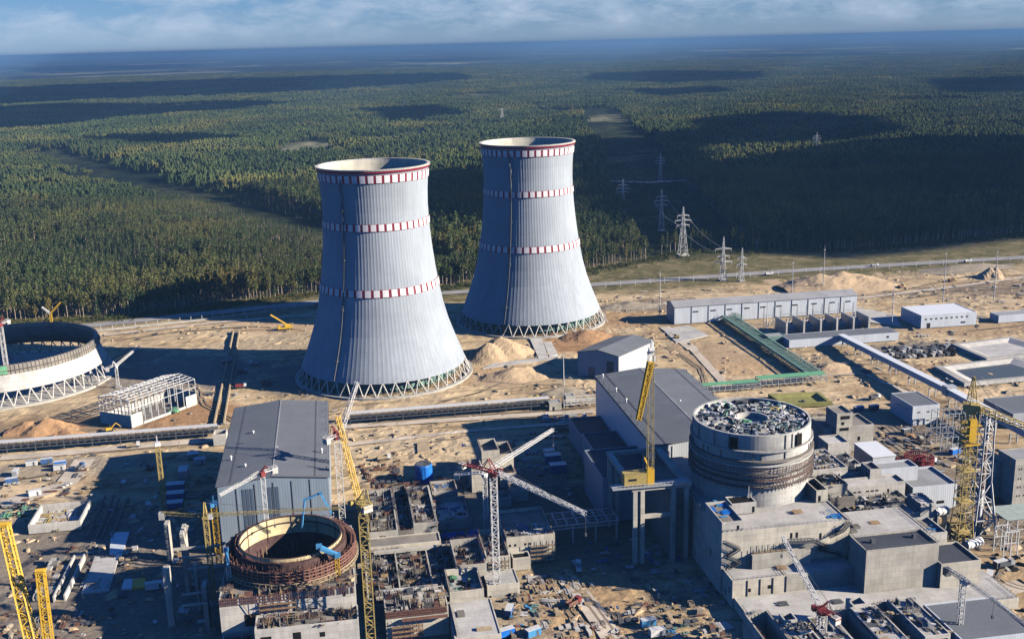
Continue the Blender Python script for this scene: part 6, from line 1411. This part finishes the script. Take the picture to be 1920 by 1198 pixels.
# ruts: pale and dark curved wheel tracks
MT['rut'] = plain('compacted rut', (.25, .195, .135), .95, .25, .3)
for i, pts in enumerate(([(560, 640), (640, 600), (590, 590)], [(690, 795), (860, 780), (1000, 772), (1110, 762)], [(210, 640), (330, 622), (470, 612), (560, 618)], [(700, 860), (800, 830), (860, 822)], [(1100, 1198), (1050, 1120), (1010, 1085)], [(1150, 1198), (1085, 1110), (1040, 1070)], [(0, 905), (90, 890), (160, 850), (300, 838)],
          [(1250, 650), (1310, 690), (1330, 740)], [(1600, 700), (1680, 720), (1740, 760)], [(1700, 560), (1800, 545), (1920, 540)], [(1690, 545), (1800, 520), (1920, 515)], [(1820, 620), (1920, 610)], [(1000, 690), (900, 735), (820, 755)], [(470, 800), (440, 790), (380, 760), (360, 720)], [(1860, 1100), (1880, 1060), (1920, 1040)], [(1850, 1080), (1900, 1100), (1920, 1105)])):
    P = PG(*pts); strip('wheel_track', P, 1.1, 'rut', .09); strip('wheel_track', [(x+2.6, y+1.2) for x, y in P], 1.0, 'rut', .09)
# twin concrete channel walls
a, b = at(438, 622), at(402, 795); t = thing('channel', 'long straight twin walled channel running from the fence to the gabled hall', 'channel', (a.x, a.y, 0)); m = MB(); wall_seg(m, (a.x, a.y, 0), (b.x, b.y, 0), -.5, 1.5, .9); part(m, 'left_wall', 'ply', t)
a, b = at(449, 622), at(420, 795); m = MB(); wall_seg(m, (a.x, a.y, 0), (b.x, b.y, 0), -.5, 1.5, .9); part(m, 'right_wall', 'ply', t)
def slabq(name, label, px, z, h, mat, cat='slab'):
    P = [at(x, y, z+h) for x, y in px]; m = MB(); m.prism([(p.x, p.y) for p in (P if (P[1]-P[0]).cross(P[2]-P[0]).z > 0 else P[::-1])], z-.5, z+h); c = sum(P, Vector())/len(P); return solo(m, name, mat, (c.x, c.y, z), label, cat)
for nm, lab, px, h, mt in (('concrete_slab', 'pale concrete apron strip in front of the farther cooling tower, left of two', [(1010, 672), (993, 634), (1016, 634), (1028, 669)], .5, 'conc_l'), ('concrete_slab', 'pale concrete apron strip in front of the farther cooling tower, right of two', [(1030, 669), (1019, 641), (1034, 640), (1046, 664)], .5, 'conc_l'),
        ('concrete_slab', 'long pale slab on the sand under the large tan mound', [(905, 690), (1040, 672), (1052, 666), (925, 681)], .3, 'deck'), ('concrete_slab', 'pale apron by the corner of the very long hall', [(1243, 618), (1268, 642), (1328, 628), (1290, 609)], .2, 'deck'),
        ('concrete_slab', 'grey paved slab by the transformers and the white building', [(1600, 600), (1690, 612), (1680, 590), (1605, 575)], .2, 'deck'), ('foundation_frame', 'square timber frame laid on the sand near the blue tank', [(783, 848), (806, 844), (803, 826), (782, 829)], .8, 'ply'),
        ('concrete_slab', 'blue grey slab in the shaded yard, larger of the pale slabs', [(205, 1040), (228, 1042), (243, 996), (208, 998)], .5, 'clad_l'), ('concrete_slab', 'pale slab at the edge of the shade at the lower left', [(152, 1112), (205, 1106), (222, 1045), (178, 1042)], .4, 'deck'),
        ('pallet', 'yellow sheet lying in the shaded yard', [(248, 1102), (273, 1100), (273, 1082), (250, 1084)], .5, 'yellow'), ('pallet', 'pale sheet lying beside the yellow sheet', [(227, 1103), (247, 1102), (249, 1084), (233, 1085)], .5, 'white'),
        ('concrete_slab', 'pale sunlit slab at the foot of the reactor block, beside the shade', [(1348, 1181), (1378, 1177), (1362, 1164), (1338, 1166)], .3, 'deck'), ('dark_pit', 'dark dug trench right of the blue tank', [(855, 905), (890, 900), (888, 880), (852, 884)], .1, 'sand_g')):
    slabq(nm, lab, px, 0, h, mt)
# concrete pit with timber, lower left
b = blk((52, 985), (150, 977), (85, 945), 4.5); cell('storage_pit', 'walled concrete pit holding planks and yellow beams at the left', 'pit', b, 0, 4.5, 3.6, 'conc_l', 'deck', .9, bars=False)
debris('debris', 'planks and yellow beams piled in the walled pit', ['conc_l', 'ply', 'ochre', 'white', 'wood'], [(b[0]+1, b[1]-1, b[2]+1, b[3]-1, .9)], 110, 51, 1, 3.6, .2, long=.8)
b = blk((20, 965), (45, 962), (30, 945), 2); debris('netting', 'green netting and scrap beside the walled pit', ['green_d', 'green', 'steel_d', 'hole'], [(b[0]-6, b[1], b[2], b[3]+2)], 60, 52, .8, 2.4)
# trough wall and block stacks
def pxbox(nm, lab, A, B, C, z1, mt, cat, z0=0, grp=None, par=None):
    b = blk(A, B, C, z1); m = MB(); m.box(*b, z0, z1); return solo(m, nm, mt, ((b[0]+b[1])/2, (b[2]+b[3])/2, z0), lab, cat, grp), b
P0, P1 = at(112, 1128), at(150, 1050); t = thing('trough', 'long pale concrete trough standing beside the stacks of blocks', 'trough', (P0.x, P0.y, 0)); d = (P1-P0).normalized(); s_ = Vector((-d.y, d.x, 0)); m = MB()
wall_seg(m, P0-s_*2.2, P1-s_*2.2, 0, 3, .7); wall_seg(m, P0+s_*2.2, P1+s_*2.2, 0, 3, .7); part(m, 'side_wall', 'conc_l', t); m = MB(); wall_seg(m, P0, P1, 0, .5, 3.6); part(m, 'bed', 'ply', t)
rnd = random.Random(61); k = 0
def stacks(px0, px1, px2, nx_, ny_, lab, mats, sz, hmax, grp, nm='block_stack'):
    o, ex, ey = at(*px0), at(*px1)-at(*px0), at(*px2)-at(*px0); made = 0
    for i in range(nx_):
        for j in range(ny_):
            if rnd.random() < .12: continue
            c = o+ex*((i+.5)/nx_)+ey*((j+.5)/ny_)+Vector((rnd.uniform(-.5, .5), rnd.uniform(-.5, .5), 0)); m = MB(); h = rnd.uniform(.5, 1)*hmax; q = rnd.choice((0, 0, .05, -.06)); n = max(2, int(h/.5))
            for z in range(n): m.rbox((c.x+rnd.uniform(-.06, .06), c.y+rnd.uniform(-.06, .06), z*h/n), sz[0], sz[1], h/n-.06, q)
            solo(m, nm, rnd.choice(mats), (c.x, c.y, 0), lab, 'stack', grp); made += 1
stacks((62, 1128), (110, 1122), (88, 1052), 5, 8, 'layered grey brown block stack in the rows beside the pale trough', ['conc_d', 'conc', 'wood'], (2.5, 3.6), 2.6, 'block stacks beside the trough')
stacks((1645, 676), (1790, 668), (1660, 652), 16, 5, 'small dark steel stack in the storage yard before the sloped basin', ['steel_d', 'steel_d', 'steel', 'conc_l', 'hole'], (2.4, 3.4), 2.6, 'steel stacks in the storage yard', 'steel_stack')
# site containers
def container(lab, px, a, mat, L_=6.1, h=2.6, grp=None, w=2.5, z0=0):
    p = at(px[0], px[1], z0); t = thing('container', lab, 'container', (p.x, p.y, z0), grp); ca, sa = math.cos(a), math.sin(a); m = MB(); m.rbox((p.x, p.y, z0+.15), L_, w, h, a); part(m, 'body', mat, t)
    m = MB(); m.rbox((p.x, p.y, z0+h+.16), L_+.15, w+.15, .12, a); part(m, 'roof', 'steel_l' if mat != 'steel_l' else 'steel', t)
    q = Vector((p.x, p.y, 0))+Vector((sa, -ca, 0))*(w/2+.03)+Vector((ca, sa, 0))*L_*.2; m = MB(); m.rbox((q.x, q.y, z0+.3), .9, .08, 2.0, a); part(m, 'door', 'steel_d', t); return t
CT = [((22, 905), .2, 'blue_c', 'blue container at the front left of the container camp'), ((88, 868), .1, 'blue_c', 'blue container at the back of the container camp'), ((112, 880), .1, 'steel_l', 'pale container at the right end of the container camp'), ((113, 873), .15, 'blue', 'bright blue container behind the pale right end one'), ((60, 872), .1, 'steel_l', 'pale container in the middle of the container camp'), ((30, 890), 1.6, 'steel', 'grey container set crosswise in the container camp'), ((66, 928), .3, 'white', 'small white container alone on the sand below the camp'),
      ((293, 1102), .1, 'clad_l', 'long pale blue container beside the concrete piers in the shade'), ((330, 915), 0, 'blue_c', 'blue roofed hut in the shade of the gabled hall, nearest the back'), ((330, 932), 0, 'blue_c', 'blue roofed hut in the shade of the gabled hall, middle of three'), ((327, 950), 0, 'blue_c', 'blue roofed hut in the shade of the gabled hall, nearest of three'), ((345, 893), 1.57, 'steel', 'tall grey hut in the shade behind the blue roofed huts'), ((375, 868), .1, 'steel_l', 'pale hut at the shade edge by the gabled hall corner'), ((362, 858), .1, 'green_d', 'grey green hut at the sunlit edge by the gabled hall'),
      ((1046, 884), 0, 'blue_c', 'large blue box hut in the shade before the annexes'), ((1036, 866), 0, 'blue_c', 'dim blue hut just behind the large blue box hut'), ((1030, 852), .1, 'steel', 'grey hut farthest back in the shade before the annexes'),
      ((1215, 1172), .1, 'blue_l', 'light blue container in the sandy yard between the reactors'), ((1232, 1190), .1, 'white', 'pinkish white container in front of the light blue one'), ((955, 1150), 1.2, 'blue_c', 'blue container among the scrap of the middle yard'), ((1000, 1190), .4, 'blue_l', 'light blue sheet covered box at the bottom of the middle yard'), ((950, 1190), .3, 'blue', 'bright blue box at the bottom left of the middle yard'),
      ((1610, 770), .1, 'blue_c', 'dark blue container behind the stepped tower'), ((1638, 768), .1, 'steel_d', 'dark container behind the stepped tower, right one'), ((1790, 850), .3, 'blue', 'blue container under the grey pipe frames'), ((1700, 812), .2, 'steel_d', 'dark cabin on the sand beside the white roof shed'), ((1875, 1062), .2, 'steel_d', 'dark cabin on the sand at the lower right'), ((1855, 1085), .9, 'hole', 'black box on the sand at the lower right')]
for px, a, mt, lab in CT: container(lab, px, a, mt, 9 if 'long' in lab or 'large' in lab or 'blue roofed' in lab else 6.1, 4.5 if 'tall' in lab or 'large' in lab else 2.8, None, 5 if 'hut' in lab else 2.6)
# vehicles
def truck(lab, px, a, cabm='white', bedm='steel_d', L_=8, kind='truck'):
    p = at(*px); t = thing(kind, lab, kind, (p.x, p.y, 0)); ca, sa = math.cos(a), math.sin(a)
    def o(x, y, z): return (p.x+x*ca-y*sa, p.y+x*sa+y*ca, z)
    m = MB(); m.rbox(o(0, 0, .7), L_, 2.2, .4, a); part(m, 'chassis', 'steel_d', t); m = MB(); m.rbox(o(L_*.36, 0, 1.1), L_*.24, 2.4, 2.0, a); cb = part(m, 'cab', cabm, t); m = MB(); m.rbox(o(L_*.482, 0, 2.0), .08, 2.1, .9, a); part(m, 'window', 'glass', cb)
    m = MB(); m.rbox(o(-L_*.13, 0, 1.11), L_*.68, 2.5, .3, a); [m.rbox(o(-L_*.13, k*1.2, 1.42), L_*.68, .12, 1.3, a) for k in (-1, 1)]; m.rbox(o(-L_*.46, 0, 1.42), .12, 2.3, 1.3, a); part(m, 'bed', bedm, t)
    for x in (L_*.33, -L_*.2, -L_*.36):
        for y in (-1, 1): m = MB(); m.tube(o(x, y*.8, .52), o(x, y*1.2, .52), .52, 10); part(m, 'wheel', 'hole', t)
    return t
def digger(lab, px, a, mat='yellow'):
    p = at(*px); t = thing('excavator', lab, 'excavator', (p.x, p.y, 0)); ca, sa = math.cos(a), math.sin(a)
    def o(x, y, z): return (p.x+x*ca-y*sa, p.y+x*sa+y*ca, z)
    for k in (-1, 1): m = MB(); m.rbox(o(0, k*1.2, 0), 4, .6, .9, a); part(m, 'crawler_track', 'hole', t)
    m = MB(); m.rbox(o(-.4, 0, .95), 3.6, 2.5, 1.3, a); part(m, 'body', mat, t); m = MB(); m.rbox(o(.9, .7, 2.26), 1.4, 1.0, 1.2, a); part(m, 'cab', 'glass', t)
    m = MB(); m.beam(o(1.2, -.3, 1.8), o(4.2, -.3, 4.6), .5); m.beam(o(4.2, -.3, 4.6), o(6.6, -.3, 2.2), .4); part(m, 'arm', mat, t); m = MB(); m.rbox(o(6.7, -.3, 1.1), 1.0, 1.1, 1.1, a); part(m, 'bucket', 'steel_d', t)
for lab, px, a, c1, c2 in (('dark truck in the tower shadow beside the channel, farther one', (455, 700), .3, 'steel', 'steel_d'), ('truck with red tinted bed at the shadow edge by the channel', (452, 727), .1, 'white', 'red'), ('dark truck in the tower shadow, right of the channel trucks', (500, 722), 2.4, 'steel_d', 'steel_d'), ('grey truck parked at the lower right with a long shadow', (1885, 1062), .1, 'steel', 'steel_d'), ('small white lorry on the far right road', (1815, 492), .05, 'white', 'white'), ('white lorry on the far road behind the pylons', (1442, 516), .05, 'white', 'white'),
        ('white pickup in the dark yard below the gantry', (1085, 1068), 1.4, 'white', 'white'), ('dark truck standing in the middle sandy yard', (1075, 1135), .6, 'red', 'rust'), ('truck beside the brown formwork piles near the tall yellow crane', (720, 862), .1, 'white', 'ply'), ('grey van parked in the tower shadow left of the channel', (425, 680), .4, 'steel', 'steel'), ('white lorry parked in the tower shadow behind the channel trucks', (478, 684), 2.8, 'white', 'steel'), ('ochre dump truck on the sand beside the greenish sand mound', (1000, 750), .3, 'ochre', 'ochre'), ('white lorry on the pale track before the left pipe rack', (250, 838), .1, 'white', 'ply'), ('blue lorry by the container camp', (150, 880), 1.3, 'blue_c', 'steel_d'), ('white bus like lorry on the far road right of the masts', (1640, 500), .05, 'white', 'steel'), ('ochre dump truck beside the broad sand mound', (1690, 540), .4, 'ochre', 'rust'), ('white lorry parked by the panel building', (1640, 748), .2, 'white', 'steel_d'), ('grey lorry on the sand beside the grey pipe frames', (1745, 870), .5, 'steel_l', 'steel_d'), ('small truck on the track beyond the white building', (1785, 528), .2, 'ochre', 'rust')): truck(lab, px, a, c1, c2)
digger('excavator on the pale track by the very long hall', (1268, 634), 3.0, 'ochre'); digger('dark excavator in the shade left of the gabled hall', (282, 880), 2.6, 'steel_d'); digger('yellow excavator near the orange dug bank', (1225, 655), .5, 'ochre'); digger('excavator beside the orange earth mounds', (205, 808), .4, 'yellow')
# concrete piers and frames left of the open reactor
t = thing('pier_frame', 'raw concrete piers and beams of a frame rising left of the open reactor', 'frame', (-75, 420, 0))
def pier(px, ty, w, d, mt='conc'):
    p = at(*px); h = hxy(p, ty); m = MB(); m.box(p.x-w/2, p.x+w/2, p.y, p.y+d, -.5, h); part(m, 'pier', mt, t); return p, h
A1, h1 = pier((322, 1172), 1068, 2.6, 4); A2, h2 = pier((352, 1110), 1000, 1.6, 10); A3, h3 = pier((318, 1050), 985, 2, 6); pier((390, 1180), 1100, 1.8, 6); pier((374, 1145), 1060, 1.2, 3)
m = MB()
for (x0, y0, x1, y1, v, w) in ((325, 1030, 412, 1022, 440, 1.0), (345, 1010, 352, 985, 445, .9), (335, 1046, 405, 1040, 436, .7), (352, 1066, 392, 1062, 425, .8), (340, 1115, 392, 1108, 410, .8), (340, 1135, 390, 1130, 405, .8)):
    a, b = atd(x0, y0, v), atd(x1, y1, v); m.beam(a, b, w)
part(m, 'beam', 'conc', t)
debris('debris', 'boards, pipes and blocks lying about the shaded lower left yard', ['steel', 'conc_l', 'wood', 'steel_d', 'white', 'conc'], [(-110, -62, 400, 560, 0), (-130, -62, 520, 585, 0), (-100, -60, 380, 420, 0)], 170, 53, .6, 2.8, .3)
debris('debris', 'timber, pipes and scrap over the sunlit lower left yard', ['wood', 'ply', 'steel_d', 'conc_l', 'rust'], [(-150, -100, 420, 500, 0), (-190, -135, 560, 600, 0), (-140, -90, 385, 430, 0)], 330, 54, .6, 3, .3)
for n_, lo in ((0, (206, 930, 172, 1010)), (1, (232, 935, 200, 1010))):
    a, b = at(lo[0], lo[1]), at(lo[2], lo[3]); t = thing('trench', ('long shallow concrete trench in the shade, left one', 'long shallow concrete trench in the shade, right one')[n_], 'trench', (a.x, a.y, 0)); m = MB(); d = (b-a).normalized(); s_ = Vector((-d.y, d.x, 0))*2.2; wall_seg(m, a-s_, b-s_, -.4, 1.2, .6); wall_seg(m, a+s_, b+s_, -.4, 1.2, .6); part(m, 'side_wall', 'conc_d', t)
# the messy yards
debris('debris', 'dense scrap, boxes, pipes and timber over the sandy middle yard', ['wood', 'ply', 'rust', 'steel_d', 'conc_d', 'sandpile', 'conc_l', 'sand_g'], [(58, 84, 370, 405, 0), (84, 108, 360, 385, 0), (112, 140, 352, 392, 0), (62, 74, 395, 420, 0)], 430, 55, .5, 2.6, .45)
debris('debris', 'green and blue scrap among the boxes of the middle yard', ['green_d', 'blue_c', 'blue_l', 'steel_l'], [(60, 72, 372, 398, 0), (112, 126, 358, 380, 0)], 36, 56, .6, 2.2, .4)
debris('formwork', 'pale timber forms laid out on the sand below the walled deck', ['ply', 'conc_l', 'wood'], [(70, 96, 395, 425, 0)], 130, 57, .8, 3.4, .12, long=.6)
debris('rebar_bundles', 'rusty rebar bundles and boards on the sand by the tall yellow crane', ['rust', 'rust', 'wood', 'steel_d', 'ply'], [(6, 26, 546, 575, 0), (10, 60, 520, 545, 0)], 240, 58, .8, 3.2, .3, long=.6)
debris('debris', 'small dark stacks and boxes in the shade between the central crane and the annexes', ['steel', 'steel_d', 'conc_l', 'blue_c'], [(88, 125, 500, 590, 0), (95, 150, 380, 450, 0), (60, 120, 570, 600, 0)], 300, 59, .5, 2.2, .4)
debris('debris', 'white and grey equipment stacked by the pipe rack corner of the long hall', ['white', 'steel_l', 'blue_c', 'steel_d', 'steel'], [(118, 146, 588, 625, 0)], 150, 60, .8, 3, .6)
debris('debris', 'scrap, boards and pipes round the rebar rings and panel buildings', ['wood', 'steel_d', 'conc_l', 'rust', 'steel'], [(290, 345, 495, 550, 0), (300, 330, 440, 500, 0), (270, 300, 540, 590, 0), (250, 290, 560, 620, 0)], 420, 61, .6, 2.8, .35)
debris('debris', 'boards, stones and scrap over the open ground at the right', ['wood', 'steel_d', 'conc_l', 'sand_g', 'conc'], [(430, 600, 720, 760, 0), (380, 480, 600, 640, 0), (520, 640, 780, 900, 0), (330, 420, 640, 730, 0), (275, 340, 380, 440, 0)], 330, 62, .6, 3.2, .3)
debris('debris', 'scattered boards and pipes on the sand round the cooling towers and fence', ['wood', 'steel_d', 'conc_l', 'sand_g'], [(-200, -20, 880, 950, 0), (-110, 0, 640, 760, 0), (90, 220, 660, 720, 0), (0, 140, 600, 640, 0), (-220, -70, 590, 636, 0), (220, 300, 880, 960, 0)], 260, 63, .5, 2.8, .3)
# steel frames under the yellow crane and at the right edge
def frames(lab, px0, px1, v, nx_, h, dep, mat, roof=None):
    a, b = at(*px0), at(*px1); t = thing('open_steelwork', lab, 'steelwork', (a.x, a.y, 0)); m = MB()
    for y in (0, dep):
        for i in range(nx_+1):
            x = a.x+(b.x-a.x)*i/nx_; m.beam((x, a.y+y, -.3), (x, a.y+y, h), .4)
            if i < nx_: x2 = a.x+(b.x-a.x)*(i+1)/nx_; [m.beam((x, a.y+y, z), (x2, a.y+y, z), .32) for z in (h, h*.55)]; m.beam((x, a.y+y, 0), (x2, a.y+y, h*.55), .18)
            if y == 0: m.beam((x, a.y, h), (x, a.y+dep, h), .3)
    part(m, 'frame', mat, t)
    if roof: m = MB(); m.box(a.x-.5, b.x+.5, a.y-.5, a.y+dep+.5, h+.25, h+.55); part(m, 'roof', roof, t)
frames('grey open pipe frames left of the yellow crane tower', (1762, 850), (1812, 842), 0, 5, 9, 16, 'steel'); frames('higher grey pipe frames just behind the lower ones', (1762, 815), (1815, 808), 0, 5, 12, 10, 'steel')
frames('pale green roofed white steel frame at the right edge', (1885, 1018), (1955, 1005), 0, 4, 11, 14, 'steel_l', 'green_p'); frames('small white steel trestle with crossed legs at the right edge', (1880, 1045), (1905, 1041), 0, 2, 12, 7, 'white')
for lab, A, B, z, r in (('white ribbed tank lying beside the yellow crane foot', (1810, 1022), (1838, 1014), 2, 2.2), ('white tank on a raised stand left of the yellow crane', (1752, 960), (1775, 956), 12, 2.1)):
    a, b = at(*A, z), at(*B, z); b = Vector((b.x, b.y, z)); t = thing('white_tank', lab, 'tank', (a.x, a.y, z-r)); m = MB(); m.tube(a, b, r, 20); part(m, 'shell', 'white', t); m = MB()
    for f in (.15, .5, .85): q = a.lerp(b, f); d = (b-a).normalized()*.25; m.tube(q-d, q+d, r+.12, 20)
    part(m, 'band', 'steel', t); m = MB(); [m.box(a.lerp(b, f).x-.4, a.lerp(b, f).x+.4, a.y-1.4, a.y+1.4, max(0, z-r-10) if z > 5 else -.3, z-r*.9) for f in (.2, .8)]; part(m, 'support', 'steel', t)

# upright forms and rebar mats standing in the unfinished rooms
def forms(label, rects, n, seed, mats, hmin=1.2, hmax=3.2):
    rnd = random.Random(seed); m = MB(); ar = [(b[1]-b[0])*(b[3]-b[2]) for b in rects]
    for _ in range(n):
        b = rnd.choices(rects, ar)[0]; x, y, z = rnd.uniform(b[0], b[1]), rnd.uniform(b[2], b[3]), b[4]; l, h = rnd.uniform(1.5, 5.5), rnd.uniform(hmin, hmax); tr = rnd.random() < .5; m.cm = rnd.randrange(len(mats))
        x0, x1, y0, y1 = (max(b[0], x-l/2), min(b[1], x+l/2), y-.13, y+.13) if tr else (x-.13, x+.13, max(b[2], y-l/2), min(b[3], y+l/2))
        if rnd.random() < .55: m.box(x0, x1, y0, y1, z, z+h)
        q = int(max(x1-x0, y1-y0)/.4)+1
        for i in range(q):
            f = i/max(1, q-1); px, py = (x0+(x1-x0)*f, y) if tr else (x, y0+(y1-y0)*f); m.beam((px, py, z), (px+rnd.uniform(-.1, .1), py, z+h+rnd.uniform(.3, 1.2)), .09)
        for k in (.35, .7): m.beam((x0, y0, z+h*k), (x1, y1, z+h*k), .1)
    b = rects[0]; return solo(m, 'formwork', mats, (b[0], b[2], b[4]), label, 'formwork', kind='stuff')
FM = ['rust', 'conc', 'wood', 'conc_d', 'conc_l', 'conc']
forms('upright formwork panels and rebar mats standing in the cells between the reactors', [(7, 19, 463, 511, 7.6), (21, 26, 463, 515, 6.3), (28, 37.5, 465, 507, 9.3), (4.5, 44, 403, 451, 3.8), (10.5, 34, 385, 401, 11.7), (42.6, 54.4, 421, 445, 6.5), (56, 65.5, 425, 451, 8)], 520, 71, FM, .8, 2.3)
forms('upright forms and rebar mats on the podium around the open reactor', [(-52, -2, 389.6, 393, 21.7), (-9, -2, 394, 440, 21.7), (-52, -48, 395, 440, 21.7), (-39, -2, 379, 387, 13.8), (-51, -41, 373, 387, 6.5)], 150, 72, ['rust', 'rust_l', 'wood', 'conc_d'], .8, 2.2)
forms('upright panels and bars on the unfinished roofs beside the round reactor', [rr('cluttered_room', 19), rr('rough_block', 21), rr('debris_yard', 11), rr('rough_ledge', 16), rr('dark_room', 16), rr('ribbed_wall', 13), (154, 163.5, 305, 340, zc-.6), (167, 175.5, 318, 343, zc-1.4), (185, 194.5, 320, 346, zc-.8), (202, 211, 324, 349, zc-.8)], 200, 73, ['conc_l', 'conc', 'steel_d', 'conc_d', 'white'], .7, 1.9)
forms('upright forms inside the open reactor ring', [(-40, -12, 404, 432, 9.05)], 130, 74, ['rust_d', 'wood', 'steel_d', 'ply'], 2, 7)
# ------------------------------------------------------------ air
m = MB(); m.box(-63000, 63000, -63000, 63000, -1.6, 242)
hz_ = part(m, 'haze', 'steel'); hz_['kind'] = 'stuff'; hz_['label'] = 'thin blue haze over the whole land'; hz_['category'] = 'haze'
hm = bpy.data.materials.new('haze air'); hm.use_nodes = True; hn = hm.node_tree; hn.nodes.clear()
pv = N(hn, 'ShaderNodeVolumePrincipled'); pv.inputs['Color'].default_value = (.145, .30, .54, 1); pv.inputs['Density'].default_value = 7.0e-5; pv.inputs['Anisotropy'].default_value = 0.0
mo = N(hn, 'ShaderNodeOutputMaterial'); L(hn, pv.outputs[0], mo.inputs['Volume'])
hz_.data.materials.clear(); hz_.data.materials.append(hm)
